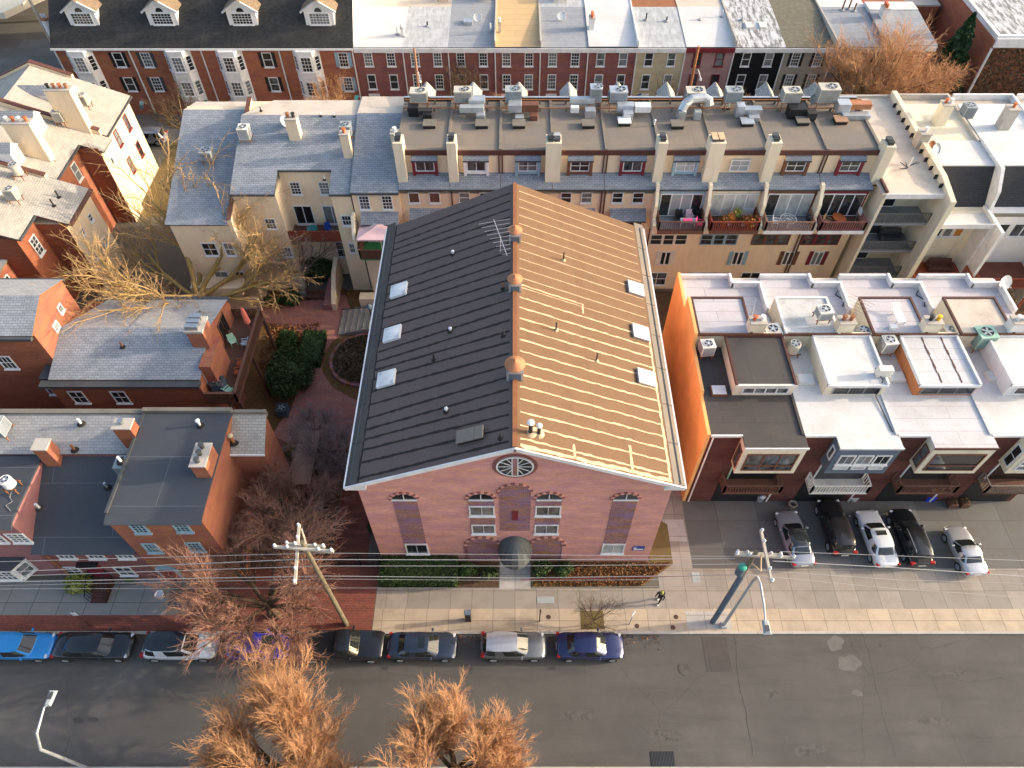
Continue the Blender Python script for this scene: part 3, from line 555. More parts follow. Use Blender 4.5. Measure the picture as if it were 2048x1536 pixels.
# ================= CREAM ROW HOUSES BEHIND THE HALL =================
def acunit(label, loc, s=(1.1, .9, .8), m='acbeige', legs=.5, rz=0, group='rooftop air conditioners on the cream row', fanx=0.0, roundt=False):
    t = thing('air_conditioner', label, 'air conditioner', loc, group, rz); a, c, h = s[0] / 2, s[1] / 2, s[2]
    b = MB()
    if roundt: b.cyl(0, 0, legs, legs + h, a, m, 20)
    else:
        b.box(-a, a, -c, c, legs, legs + h, m)
        for j in range(int(h / .09) - 1): b.box(-a + .06, a - .06, -c - .012, c + .012, legs + .08 + j * .09, legs + .115 + j * .09, 'slateblue')
        for j in range(int(h / .09) - 1): b.box(-a - .012, a + .012, -c + .06, c - .06, legs + .08 + j * .09, legs + .115 + j * .09, 'slateblue')
        b.box(-a - .02, a + .02, -c - .02, c + .02, legs + h, legs + h + .03, m)
    b.build('casing', t, local=True)
    r = min(a, c) * .78; f = MB().cyl(fanx, 0, legs + h + .02, legs + h + .045, r, 'black', 20).build('fan_well', t, local=True)
    g = MB()
    for q in range(5): g.ob((fanx, 0, legs + h + .05), (math.cos(q * 1.257), math.sin(q * 1.257), 0), (-math.sin(q * 1.257), math.cos(q * 1.257), 0), (0, 0, 1), .05, r * .85, -.07, .07, 0, .012, 'steel')
    g.cyl(fanx, 0, legs + h + .04, legs + h + .075, r * .25, m, 10)
    for q in range(20): a0 = q * math.pi / 10; a1 = a0 + math.pi / 10; g.tube([(fanx + r * math.cos(a0), r * math.sin(a0), legs + h + .05), (fanx + r * math.cos(a1), r * math.sin(a1), legs + h + .05)], .03, m, 4, False)
    g.build('fan', f, local=True)
    if legs > .05:
        g = MB()
        for x in (-a + .05, a - .05):
            for y in (-c + .05, c - .05): g.box(x - .03, x + .03, y - .03, y + .03, 0, legs, 'rust')
        g.box(-a - .1, a + .1, -c, -c + .07, legs - .07, legs, 'rust'); g.box(-a - .1, a + .1, c - .07, c, legs - .07, legs, 'rust'); g.box(-.04, .04, -c + .03, c - .03, legs - .065, legs - .01, 'rust'); g.build('stand', t, local=True)
    return t
CX_ = [-9.82, -5.5, -1.2, 3.15, 7.55, 11.96, 16.4, 21.1, 25.8, 30.2]
ZR = 14.75; YU = 51.5; YL = 50.27; YR = 58.9
SUR = ['maroon', 'white', 'blue_trim', 'brown_trim', 'maroon', 'blue_trim', 'offwhite', 'brown_trim', 'maroon']
SURN = ['maroon', 'white', 'pale blue', 'brown', 'dark red', 'light blue', 'plain white', 'chestnut brown', 'crimson']
WHERE = ['leftmost of the flat-roofed row', 'second of the flat-roofed row', 'third, behind the hall ridge', 'fourth, right of the double chimney', 'fifth of the flat-roofed row',
         'with a pink and black balcony', 'with potted rusty plants on its balcony', 'with a round white table on its balcony', 'rightmost of its row, with a mauve balcony']
CHIM = {0: 'a', 1: 'a', 3: 'b', 5: 'a', 6: 'b', 7: 'c', 9: 'd'}
def chimneyC(par, x, kind):
    wd = {'a': .78, 'b': 1.25, 'c': .9, 'd': .8}[kind]; z1 = 15.95 if kind != 'd' else 15.6; x = x + (.35 if kind == 'a' and x < 0 else 0)
    b = MB(); b.box(x - wd / 2, x + wd / 2, 50.62, 51.9, 11.95, z1, 'stucco_ivory'); b.box(x - wd / 2 - .02, x + wd / 2 + .02, 50.6, 51.0, 11.8, 11.97, 'brown'); c = b.build('chimney', par)
    f = MB(); k = 2 if kind == 'b' else 1
    for i in range(k):
        xx = x + (i - (k - 1) / 2) * .55
        for j in range(2): m = ['black', 'gutter', 'acgrey', 'rust_dark'][(i + j) % 4] if x < 15 or x > 18 else 'seam_cream'; f.box(xx - .2, xx + .2, 50.85 + j * .5, 51.25 + j * .5, z1, z1 + .22, 'gutter'); f.box(xx - .24, xx + .24, 50.8 + j * .5, 51.28 + j * .5, z1 + .22, z1 + .27, m)
    f.build('flue_cap', c)
def hood(par, x0, x1, y0, y1, z0, z1, m='shingle_grey', name='shingle_hood'):   # sloping little roof, low edge y0
    b = MB(); b.slab([(x0, y0, z0), (x1, y0, z0), (x1, y1, z1), (x0, y1, z1)], .08, m, 'gutter'); b.raw([(x0 + .02, y0 + .05, z0 - .07), (x0 + .02, y1, z1 - .1), (x0 + .02, y1, z0 - .07)], [(0, 1, 2)], 'stucco_cream'); b.raw([(x1 - .02, y0 + .05, z0 - .07), (x1 - .02, y1, z1 - .1), (x1 - .02, y1, z0 - .07)], [(0, 2, 1)], 'stucco_cream')
    b.box(x0, x1, y0 - .07, y0, z0 - .12, z0 - .01, 'gutter'); return b.build(name, par)
for i in range(9):
    x0, x1 = CX_[i], CX_[i + 1]; xc = (x0 + x1) / 2; t = thing('row_house', f'cream row house with {SURN[i]} window trim, {WHERE[i]}', 'house', (xc, YL, 0), 'flat-roofed cream row houses'); m = SUR[i]
    b = MB(); b.box(x0 + .002, x1 - .002, YU, YR, 11.3, ZR - .35, 'stucco_cream'); b.box(x0 + .002, x1 - .002, YL, YR, 0, 11.3, 'stucco_cream'); b.build('wall', t)
    b = MB(); b.box(x0 + .004, x1 - .004, YU - .08, YR, ZR - .2, ZR, 'roof_taupe'); b.box(x1 - .13, x1 + .10, YU - .05, YR, ZR - .02, ZR + .12, 'roof_taupe'); b.box(x0, x1, YR - .1, YR + .12, ZR - .4, ZR + .34, 'galv'); b.box(x0, x1, YR - .14, YR - .1, ZR, ZR + .30, 'black'); b.build('roof', t)
    b = MB(); b.box(x0, x1, YU - .16, YU - .03, ZR - .42, ZR + .03, 'brown'); b.build('fascia', t)
    hood(t, x0 + .02, x1 - .02, 49.98, YU, 11.95, 12.55, name='skirt_roof')
    win(t, (xc + .1, YU - .14, 12.78), (1, 0, 0), 1.62, 1.12, 'white', nx=2, ny=(1 if i in (0, 1, 4) else 2), glass='glass_blind' if i in (5, 6) else 'glass', munt=.05, sill=False, deep=.06)
    b = MB(); 
    if i != 6:
        for s_ in (-1, 1): b.box(xc + .1 + s_ * .94 - .11, xc + .1 + s_ * .94 + .11, YU - .32, YU, 12.4, 14.0, m)
        b.box(xc - .84, xc + 1.04, YU - .3, YU, 12.6, 12.78, m); b.box(xc - .84, xc + 1.04, YU - .2, YU, 13.88, 14.0, m); b.build('window_surround', t)
        hood(t, xc - .98, xc + 1.18, YU - .42, YU - .02, 14.0, 14.3, name='window_hood')
    # stair dormer above the street side
    xd = [-8.0, -3.78, .35, 4.85, 9.3, 13.7, 18.1, 22.7, 27.1][i]; b = MB(); za = 14.9; zs = 14.2
    b.slab([(xd - .75, YR, zs), (xd, YR, za + .2), (xd, YR + 2.4, za + .2), (xd - .75, YR + 2.4, zs)][::-1], .06, 'shingle_pale'); b.slab([(xd, YR, za + .2), (xd + .75, YR, zs), (xd + .75, YR + 2.4, zs), (xd, YR + 2.4, za + .2)][::-1], .06, 'shingle_cream')  # same shingles; sun on the right slope put into a creamier colour
    b.raw([(xd - .72, YR + 2.3, 12.6), (xd + .72, YR + 2.3, 12.6), (xd + .72, YR + 2.3, zs), (xd, YR + 2.3, za + .1), (xd - .72, YR + 2.3, zs)], [(4, 3, 2, 1, 0)], 'white'); b.raw([(xd - .72, YR, 12.6), (xd - .72, YR + 2.3, 12.6), (xd - .72, YR + 2.3, zs), (xd - .72, YR, zs)], [(3, 2, 1, 0)], 'white'); b.raw([(xd + .72, YR, 12.6), (xd + .72, YR + 2.3, 12.6), (xd + .72, YR + 2.3, zs), (xd + .72, YR, zs)], [(0, 1, 2, 3)], 'white')
    b.build('rear_dormer', t)
    if i in CHIM: chimneyC(t, x0, CHIM[i])
    if i == 8: chimneyC(t, x1 + .25, 'd')
    for dx in ((-.14, .14) if i in (2, 4, 8) else (.1,)):
        if i in (2, 4, 8, 1, 5): b = MB(); b.box(x0 + dx - .05, x0 + dx + .05, YU - .12, YU - .03, 12.5, 14.4, 'brown'); b.box(x0 + dx - .05, x0 + dx + .05, YL - .1, YL - .01, .3, 11.9, 'brown'); b.build('downspout', t)
    if i < 5:
        for dx in (-.98, .78): win(t, (xc + dx, YL, 10.35), (1, 0, 0), .95, 1.1, 'white', ny=1 if i == 0 else 2, glass='wood_brown' if i == 0 else 'glass', t=.07)
        hood(t, xc - 1.5, xc + 1.6, YL - .95, YL, 9.1, 9.75); b = MB(); b.box(xc - 1.4, xc + 1.5, YL - .2, YL, 7.0, 9.05, 'white'); f = b.build('patio_door', t); b = MB()
        for k in range(4): b.box(xc - 1.32 + k * .71, xc - .72 + k * .71, YL - .22, YL - .19, 7.1, 8.9, 'glass')
        b.build('pane', f)
    else:
        # glazed wall, balcony, windows below
        b = MB(); w0, w1 = x0 + .5, x1 - .35
        if i == 8: b.box(w0 - .25, w1 + .2, YL - .1, YL, 8.95, 11.6, 'maroon')
        elif i == 7: b.box(w0 - .12, w1 + .12, YL - .1, YL, 8.95, 11.65, 'brown_trim')
        elif i == 5: b.box(w0 - .1, w1 + .25, YL - .1, YL, 8.95, 11.6, 'blue_trim')
        else: b.box(w0 - .1, w1 + .1, YL - .08, YL, 8.95, 11.6, 'stucco_ivory')
        b.build('door_surround', t); f = MB(); f.box(w0, w1, YL - .17, YL - .1, 9.05, 11.4, 'white'); f = f.build('patio_door', t); n = 4; ww = (w1 - w0) / n; b = MB()
        for k in range(n): b.box(w0 + k * ww + .06, w0 + (k + 1) * ww - .05, YL - .19, YL - .165, 9.15 if not (k == 3 and i == 6) else 9.9, 11.3, ['glass', 'glass_blind', 'glass_blind', 'glass'][k] if i == 5 else ('glass_blind' if i == 6 else ('glass_dark' if k == 0 else ('glass' if i == 8 else 'glass_blind'))))
        b.build('pane', f)
        ya = 48.25; b = MB(); fl = 'deck_grey' if i in (5, 7) else 'wood_brown'; b.box(x0 + .32, x1 - .18, ya, YL - .02, 8.75, 8.93, fl); b.box(x0 + .3, x1 - .16, ya - .06, ya, 8.62, 8.96, 'white' if i in (7, 8) else 'wood_brown'); fo = b.build('balcony', t)
        mm = ['wood_brown', 'wood_red', 'wood_tan', 'wood_mauve'][i - 5]
        railing(fo, [(x0 + .38, YL - .1), (x0 + .38, ya + .03), (x1 - .24, ya + .03), (x1 - .24, YL - .1)], 8.93, 1.0, mm, gap=.19, bal=.03, rail=.09)
        b = MB(); b.raw([(x0 - .12, y, z) for y, z in [(YL, 8.4), (YL, 12.5), (49.9, 12.45), (49.1, 10.9), (49.1, 9.6), (48.5, 9.3), (48.5, 8.4)]] + [(x0 + .16, y, z) for y, z in [(YL, 8.4), (YL, 12.5), (49.9, 12.45), (49.1, 10.9), (49.1, 9.6), (48.5, 9.3), (48.5, 8.4)]], [tuple(reversed(range(7))), tuple(range(7, 14))] + [(k, (k + 1) % 7, 7 + (k + 1) % 7, 7 + k) for k in range(7)], 'stucco_ivory'); b.build('fin_wall', t)
        tr = ['offwhite', 'blue_trim', 'brown_trim', 'maroon'][i - 5]
        win(t, (xc - .25, YL, 5.62), (1, 0, 0), 3.4, 1.25, tr, nx=3, ny=2, glass='glass', munt=.24, t=.1, sill=False)
        xs = [14.0, 20.75, 25.45, 28.15][i - 5]; win(t, (xs, YL, 3.15), (1, 0, 0), .95, 1.65, 'white', nx=2, ny=1, munt=.12, shut=(tr, .36), sill=False)
        win(t, (xc - .9 if i != 5 else 13.6, YL, .5), (1, 0, 0), 1.9, 1.7, 'white', nx=2, ny=2, munt=.07)
chim_done = True
# rooftop equipment of the row
MBg = [('air_duct', 'l')]
LEG = 'stands on the tar roof'
acs = [(834, 194, (1.45, 1.0, .85), 'acbeige', 'leftmost beige air conditioner on the flat row roof, above black ductwork'), (924, 196, (1.5, 1.0, .95), 'acbeige', 'second beige air conditioner from the left, beside a twisted grey duct'), (1027, 190, (1.4, 1.0, 1.0), 'acgrey', 'third air conditioner from the left, pale grey, over white and brown ductwork'),
       (1195, 198, (1.0, .9, 1.2), 'galv', 'narrow tall grey air conditioner right of the white pipe elbow'), (1240, 192, (1.5, 1.1, .95), 'galv', 'wide pale air conditioner right of the narrow tall one'), (1396, 190, (1.6, 1.1, .9), 'acbeige', 'beige air conditioner behind the curved silver duct'),
       (1474, 190, (1.4, 1.0, .95), 'acgrey', 'grey air conditioner left of the pink flag, above silver boxes'), (1590, 187, (1.5, 1.1, .9), 'acbeige', 'beige air conditioner over a black tarred duct, left of the small dish'), (1662, 185, (1.7, 1.15, 1.2), 'acbeige', 'rightmost and largest beige air conditioner, beside the rust-topped duct')]
for k, (px, py, s, m, l) in enumerate(acs):
    x, y, z = G(px, py, 16.6); acunit(l, (x, 57.6, ZR), s, m, legs=.85, fanx=.2)
def duct(label, segs, m, m2=None, name='air_duct', group='ductwork on the row roof'):
    t = thing(name, label, 'duct', (segs[0][0], segs[0][2], ZR), group)
    for k, s in enumerate(segs): b = MB(); b.box(*s, m if k % 2 == 0 or not m2 else m2); b.build('duct_section', t, bevel=.03)
    return t
def dx(px): return (px - 1030) / 22.6
duct('black tarred duct under the leftmost air conditioner', [(dx(822), dx(842), 56.3, 57.0, ZR, 15.6), (dx(842), dx(870), 56.0, 56.6, ZR + .35, 15.5), (dx(852), dx(869), 55.6, 56.2, ZR, 15.4)], 'black', 'rubber')
duct('twisted grey sheet duct beside the second air conditioner', [(dx(940), dx(972), 56.6, 57.5, 15.7, 16.1), (dx(923), dx(970), 56.0, 56.6, 15.3, 15.8), (dx(955), dx(972), 55.6, 56.3, ZR, 15.35)], 'galv', 'acgrey')
duct('low white and brown box duct under the third air conditioner', [(dx(1017), dx(1043), 56.2, 57.1, 15.2, 15.9), (dx(1043), dx(1076), 56.3, 57.0, 15.2, 15.85), (dx(1030), dx(1047), 55.6, 56.2, ZR, 15.1), (dx(1059), dx(1074), 55.7, 56.3, ZR, 15.2)], 'galv', 'brown_trim')
duct('long pale duct ending in a white pipe elbow, left of the narrow air conditioner', [(dx(1137), dx(1185), 57.0, 57.5, 15.5, 16.0), (dx(1138), dx(1154), 56.3, 56.8, 15.1, 15.6), (dx(1166), dx(1186), 56.0, 56.7, ZR, 15.5)], 'galv', 'white')
duct('pale silver box duct running right of the wide air conditioner', [(dx(1228), dx(1260), 56.3, 57.0, 15.1, 15.8), (dx(1262), dx(1293), 56.2, 57.0, 15.2, 15.75), (dx(1239), dx(1258), 55.6, 56.3, ZR, 15.5)], 'galv', 'white')
t = duct('big curved silver duct bridging to its roof curb', [(dx(1345), dx(1360), 55.7, 56.4, ZR, 15.6), (dx(1377), dx(1390), 55.8, 56.4, ZR, 15.5)], 'galv', 'acgrey')
b = MB(); b.tube([(dx(1352), 56.1, 15.5), (dx(1358), 56.3, 16.0), (dx(1370), 56.6, 16.25), (dx(1395), 56.8, 16.25), (dx(1404), 56.7, 16.1), (dx(1406), 56.6, 15.7)], .38, 'galv', 10); b.build('duct_elbow', t)
duct('silver box duct below the grey air conditioner', [(dx(1458), dx(1474), 56.0, 56.8, ZR + .1, 15.9), (dx(1474), dx(1508), 56.0, 56.7, 15.1, 15.6), (dx(1482), dx(1503), 55.5, 56.1, ZR, 15.2)], 'galv', 'steel')
duct('black tarred duct box under the beige air conditioner by the small dish', [(dx(1560), dx(1594), 55.9, 56.9, ZR, 15.7), (dx(1594), dx(1613), 55.6, 56.4, ZR, 15.5)], 'black', 'rubber')
duct('rust-topped duct with a louvred end at the right end of the row', [(dx(1655), dx(1680), 56.3, 57.3, 15.1, 15.9), (dx(1672), dx(1722), 56.5, 57.2, 15.3, 15.8), (dx(1665), dx(1720), 55.8, 56.5, ZR, 15.2)], 'galv', 'copper_cap')
for px, py, m, l in [(859, 245, 'wood_grey', 'first'), (964, 245, 'wood_grey', 'second'), (1038, 245, 'wood_grey', 'third'), (1177, 245, 'wood_grey', 'fourth'), (1249, 240, 'white', 'fifth, bright metal'), (1355, 246, 'wood_grey', 'sixth'), (1495, 241, 'galv', 'seventh, metal framed'), (1606, 239, 'wood_grey', 'eighth'), (1682, 237, 'wood_tan', 'ninth and rightmost')]:
    x, y, z = G(px, py, ZR + .35); t = thing('roof_hatch', f'{l} roof hatch from the left, on the cream row tar roof', 'hatch', (x, y, ZR), 'roof hatches of the cream row')
    MB().box(x - .5, x + .5, y - .42, y + .42, ZR, ZR + .3, 'black').build('curb', t); MB().box(x - .56, x + .56, y - .5, y + .5, ZR + .3, ZR + .37, m).build('lid', t)
for y, z, m, l in [(58.35, 15.15, 'rust_pipe', 'rear one of two long rusty gas pipes along the back of the row roof'), (57.2, 15.05, 'rust_pipe', 'front one of two long rusty gas pipes along the back of the row roof')]:
    t = thing('gas_pipe', l, 'pipe', (0, y, ZR)); MB().tube([(-9.7, y, z), (-3, y + .05, z), (5, y - .04, z), (14, y + .04, z), (22, y - .03, z), (30.4, y, z)], .055, m, 8).build('pipe', t); 
    for k in range(18): MB().box(-9.4 + k * 2.3, -9.25 + k * 2.3, y - .08, y + .08, ZR, z - .04, 'wood_grey').build('support', t)
zf = lambda X, Y: ZR
for px, py, l in [(1448, 218, 'left white pipe of the pair beside the silver box duct'), (1456, 218, 'right white pipe of the pair beside the silver box duct'), (1308, 252, 'white capped pipe on the tar roof left of the sixth hatch')]: pipe(px, py, .5, .06, 'white', l, zf, cap='white', group='white pipes on the row roof')
# satellite dish builder
def dish(label, loc, r=.35, az=0, m='galv', h=.7, group=None):
    t = thing('satellite_dish', label, 'satellite dish', loc, group); MB().tube([(0, 0, 0), (0, 0, h)], .025, 'steel', 6).build('mast', t, local=True)
    b = MB(); b.lathe(0, 0, [(r * .02, 0), (r * .5, r * .07), (r * .8, r * .17), (r, r * .27), (r * .98, r * .31)], m, 18); o = b.build('reflector', t, local=True, smooth=True); o.location = (0, 0, h); o.rotation_euler = (R(58), 0, az)
    b = MB().tube([(0, -r * .9, r * .2), (0, -r * .5, r * .95)], .015, 'steel', 5); b.box(-.04, .04, -r * .55, -r * .42, r * .9, r * 1.05, 'acgrey'); q = b.build('feed_arm', o, local=True); return t
dish('small grey satellite dish beside the beige air conditioner at the row back edge', (dx(1618), 57.9, ZR), .42, 0)
# ---------- shingled houses left of the row ----------
t = thing('row_house', 'cream house with grey shingles and a recessed red balcony, left of the tar roofs', 'house', (-18.2, 50.1, 0))
XF = -24.3; zs_ = lambda y: 11.6 + (y - 50.0) * .335
b = MB(); b.box(XF + .2, -20.4, 50.1, 57.5, 0, 11.4, 'stucco_cream'); b.box(-20.4, -15.7, 52.3, 57.5, 0, 12.1, 'stucco_cream'); b.box(-15.7, -13.9, 50.1, 57.5, 0, 11.4, 'stucco_cream'); b.box(XF + .2, -13.9, 57.5, 61.0, 0, 13.4, 'stucco_cream'); b.build('wall', t)
b = MB()
for x0, x1, y0 in ((XF + .15, -20.35, 49.85), (-20.35, -15.75, 52.15), (-15.75, -13.9, 49.85)):
    b.slab([(x0, y0, zs_(y0)), (x1, y0, zs_(y0)), (x1, 57.6, zs_(57.6)), (x0, 57.6, zs_(57.6))], .15, 'shingle_grey', 'gutter'); b.box(x0, x1, y0 - .1, y0, zs_(y0) - .16, zs_(y0) - .02, 'gutter')
b.slab([(XF + .15, 57.6, zs_(57.6)), (-13.9, 57.6, zs_(57.6)), (-13.9, 60.6, 13.75), (-22.0, 60.6, 13.75)], .15, 'roof_cream'); b.build('roof', t)
win(t, (-19.3, 52.3, 9.65), (1, 0, 0), .95, 1.35, nx=3, ny=4, shut=None); win(t, (-16.75, 52.3, 9.65), (1, 0, 0), .95, 1.35, nx=3, ny=4)
win(t, (-19.2, 52.3, 6.35), (1, 0, 0), 1.7, 2.1, nx=2, ny=1, glass='glass_dark', munt=.07); win(t, (-16.6, 52.3, 6.35), (1, 0, 0), 1.7, 2.1, nx=2, ny=1, glass='glass', munt=.07)
win(t, (-21.6, 50.1, 7.6), (1, 0, 0), .95, 1.2, nx=3, ny=2); win(t, (-21.0, 50.1, 4.3), (1, 0, 0), .95, 1.2, nx=3, ny=2); win(t, (-14.8, 50.1, 8.0), (1, 0, 0), .9, 1.15, nx=3, ny=2); win(t, (-14.75, 50.1, 4.8), (1, 0, 0), .9, 1.15, nx=3, ny=2); win(t, (-16.5, 52.3, 2.3), (1, 0, 0), 1.2, 1.9, nx=2, ny=2)
b = MB(); b.box(-20.38, -15.7, 50.15, 52.28, 6.05, 6.22, 'wood_brown'); fo = b.build('balcony', t); railing(fo, [(-20.35, 50.2), (-15.72, 50.2)], 6.2, 1.05, 'wood_red', panel=True, gap=.5); b = MB()
for k in range(24): b.box(-20.3 + k * .19, -20.2 + k * .19, 50.14, 50.17, 6.1, 7.15, 'wood_red')
b.build('boarding', fo); b = MB(); b.box(-13.98, -13.88, 50.0, 50.08, .3, 11.4, 'brown'); b.build('downspout', t)
t = thing('row_house', 'cream house with grey shingles and a pink parasol on its wooden balcony', 'house', (-11.9, 50.1, 0))
b = MB(); b.box(-13.9, CX_[0] - .01, 50.0, 60.8, 0, 11.5, 'stucco_cream'); b.build('wall', t)
b = MB(); y0 = 49.75; b.slab([(-13.9, y0, 11.78), (CX_[0], y0, 11.78), (CX_[0], 57.6, 14.3), (-13.9, 57.6, 14.3)], .15, 'shingle_grey', 'gutter'); b.slab([(-13.9, 57.6, 14.3), (CX_[0], 57.6, 14.3), (CX_[0], 60.8, 14.0), (-13.9, 60.8, 14.0)], .15, 'roof_cream'); b.box(-13.9, CX_[0], y0 - .1, y0, 11.6, 11.76, 'gutter'); b.build('roof', t)
for x in (-12.9, -10.95): win(t, (x, 50.0, 9.85), (1, 0, 0), .95, 1.5, nx=3, ny=4)
hood(t, -13.4, -10.1, 49.1, 50.0, 8.9, 9.6); b = MB(); b.box(-13.2, -10.4, 49.8, 50.0, 6.3, 8.8, 'white'); f = b.build('patio_door', t); b = MB(); [b.box(-13.1 + k * .7, -12.5 + k * .7, 49.78, 49.81, 6.4, 8.7, 'glass_dark') for k in range(4)]; b.build('pane', f)
b = MB(); b.box(-13.6, -9.9, 47.7, 50.0, 6.05, 6.25, 'green'); b.box(-13.6, -9.9, 48.2, 49.98, 3.2, 6.05, 'stucco_cream') if False else None; fo = b.build('balcony', t); railing(fo, [(-13.65, 49.9), (-13.65, 47.72), (-9.9, 47.72)], 6.2, 1.05, 'wood_brown', gap=.13, bal=.055)
b = MB(); b.box(-13.3, -10.0, 48.3, 50.0, 0, 6.05, 'stucco_cream'); b.build('lower_wall', t); win(t, (-12.5, 48.3, .2), (1, 0, 0), 1.1, 2.2, 'white', nx=1, ny=2, glass='maroon', name='garden_door'); win(t, (-11.2, 48.3, .9), (1, 0, 0), 1.0, 1.4, nx=2, ny=2)
b = MB(); b.raw([(x, y, z) for x in (-14.15, -13.9) for y, z in [(50.0, 6.1), (50.0, 9.6), (49.2, 9.6), (48.2, 8.0), (48.2, 6.1)]], [(4, 3, 2, 1, 0), (5, 6, 7, 8, 9)] + [(k, (k + 1) % 5, 5 + (k + 1) % 5, 5 + k) for k in range(5)], 'stucco_ivory'); b.build('fin_wall', t)
x, y = -11.9, 48.9; t = thing('parasol', 'square pale pink parasol on the wooden balcony behind the hall', 'parasol', (x, y, 6.25)); MB().cyl(x, y, 6.25, 8.95, .03, 'white').build('pole', t); b = MB()
cs = [(-1.75, -1.3, 8.5), (1.75, -1.3, 8.5), (1.75, 1.15, 8.5), (-1.75, 1.15, 8.5)]; v_ = [(x, y, 9.05)] + [(x + a, y + c_, z) for a, c_, z in cs] + [(x + a, y + c_, z - .16) for a, c_, z in cs]; b.raw(v_, [(0, 1, 2), (0, 2, 3), (0, 3, 4), (0, 4, 1), (1, 5, 6, 2), (2, 6, 7, 3), (3, 7, 8, 4), (4, 8, 5, 1)], 'pale_pink'); b.build('canopy', t)
# wing with the tall cream party wall
t = thing('row_house', 'narrow grey-shingled wing with a tall sunlit cream wall, behind the big bare tree', 'house', (-27.2, 48.6, 0))
zw = lambda y: 9.75 + (y - 48.2) * .29
x0 = -29.6; b = MB(); b.prism([(x0, 48.4), (XF, 48.4), (XF, 60.5), (x0 - .5, 60.5)], 0, [zw(48.4) - .12, zw(48.4) - .12, zw(60.5) - .12, zw(60.5) - .12], 'stucco_cream'); b.build('wall', t)
b = MB(); b.slab([(x0 - .2, 48.1, zw(48.1)), (XF - .1, 48.1, zw(48.1)), (XF - .1, 60, zw(60)), (x0 - .7, 60, zw(60))], .14, 'shingle_grey', 'gutter'); b.slab([(x0 - .7, 60, zw(60)), (XF - .1, 60, zw(60)), (XF - .1, 62, zw(60) - .4), (x0 - .2, 62, zw(60) - .4)], .14, 'roof_cream'); b.build('roof', t)
b = MB(); py_ = [(48.2, 0), (60.8, 0), (60.8, zw(60.8) + .5), (48.2, zw(48.2) + .45)]; b.raw([(x, y, z) for x in (XF - .1, XF + .22) for y, z in py_], [(3, 2, 1, 0), (4, 5, 6, 7), (0, 1, 5, 4), (1, 2, 6, 5), (2, 3, 7, 6), (3, 0, 4, 7)], 'stucco_cream')
b.raw([(x, y, z) for x in (XF - .14, XF + .26) for y, z in [(48.15, zw(48.2) + .45), (60.85, zw(60.8) + .5), (60.85, zw(60.8) + .56), (48.15, zw(48.2) + .51)]], [(3, 2, 1, 0), (4, 5, 6, 7), (0, 1, 5, 4), (1, 2, 6, 5), (2, 3, 7, 6), (3, 0, 4, 7)], 'brown_trim'); b.build('party_wall', t)
for z in (6.0, 2.6): win(t, (-27, 48.4, z), (1, 0, 0), 1.3, 1.5, 'white', nx=2, ny=2); win(t, (-25.3, 48.4, z), (1, 0, 0), .9, 1.5, nx=2, ny=2)
b = MB(); b.box(-29.6, -25, 46.9, 48.4, 2.4, 3.4, 'stucco_cream'); b.build('porch', t)
# chimneys and units on the shingled roofs
def chim(label, x, y, z0, z1, wx, wy, m, caps=('terracotta',), taper=0.0, par=None, group='chimneys', crown='concrete', ox=0):
    t = par or thing('chimney', label, 'chimney', (x, y, z0), group)
    b = MB(); b.box(x - wx / 2, x + wx / 2, y - wy / 2, y + wy / 2, z0 - .9, z1, m); b.box(x - wx / 2 - .05, x + wx / 2 + .05, y - wy / 2 - .05, y + wy / 2 + .05, z1, z1 + .1, crown); o = b.build('chimney' if par else 'stack', t)
    n = len(caps)
    for k, c_ in enumerate(caps):
        yy = y + (k - (n - 1) / 2) * wy / max(n, 1) * .95 if wy > wx else y; xx = x if wy > wx else x + (k - (n - 1) / 2) * wx / max(n, 1) * .95
        f = MB(); f.lathe(xx, yy, [(.13, z1 + .08), (.13, z1 + .42), (.19, z1 + .44), (.19, z1 + .50), (0, z1 + .52)], c_, 10); f.build('flue', o if par else t)
    return t
chim('tapered cream chimney on the grey shingles behind the recessed balcony', -19.1, 55.4, 13.3, 15.2, 1.0, .8, 'stucco_cream', ('rust', 'rubber')); chim('slender cream chimney near the edge of the grey shingles, beside a rooftop unit', -14.35, 53.6, 12.8, 14.9, .75, .65, 'stucco_cream', ('terracotta',))
chim('short cream chimney with a white flue at the joint of shingles and tar roof', -10.2, 54.2, 13.3, 14.6, .7, .7, 'stucco_cream', ('white',))
acunit('pale unit on a dark stand beside the tall cream party wall', (-23.3, 55.0, zs_(55.0)), (.9, .9, 1.0), 'offwhite', .35, group='units on the shingled roofs'); acunit('dark grey unit on the far side of the narrow wing roof', (-26.9, 54.3, zw(54.3)), (.95, .95, .8), 'acgrey', .5, group='units on the shingled roofs'); acunit('dark unit on the shingles by the slender chimney', (-14.6, 55.4, zs_(55.4)), (.9, .9, .9), 'acgrey', .3, group='units on the shingled roofs')
dish('flat grey satellite dish on the shingles left of the tapered chimney', (-20.1, 56.4, zs_(56.4)), .55, 1.2, 'galv', .5)
zsg = lambda X, Y: zs_(Y)
for px, py, l in [(649, 360, 'white capped pipe low on the grey shingles'), (669, 233, 'white capped pipe at the ridge of the grey shingles'), (642, 232, 'white plastic pipe at the ridge, left of the capped one'), (522, 222, 'pair of black pipes at the far left of the shingled ridge')]: pipe(px, py, .4, .05, 'white' if px != 522 else 'rubber', l, zsg, group='pipes on the shingled roofs')
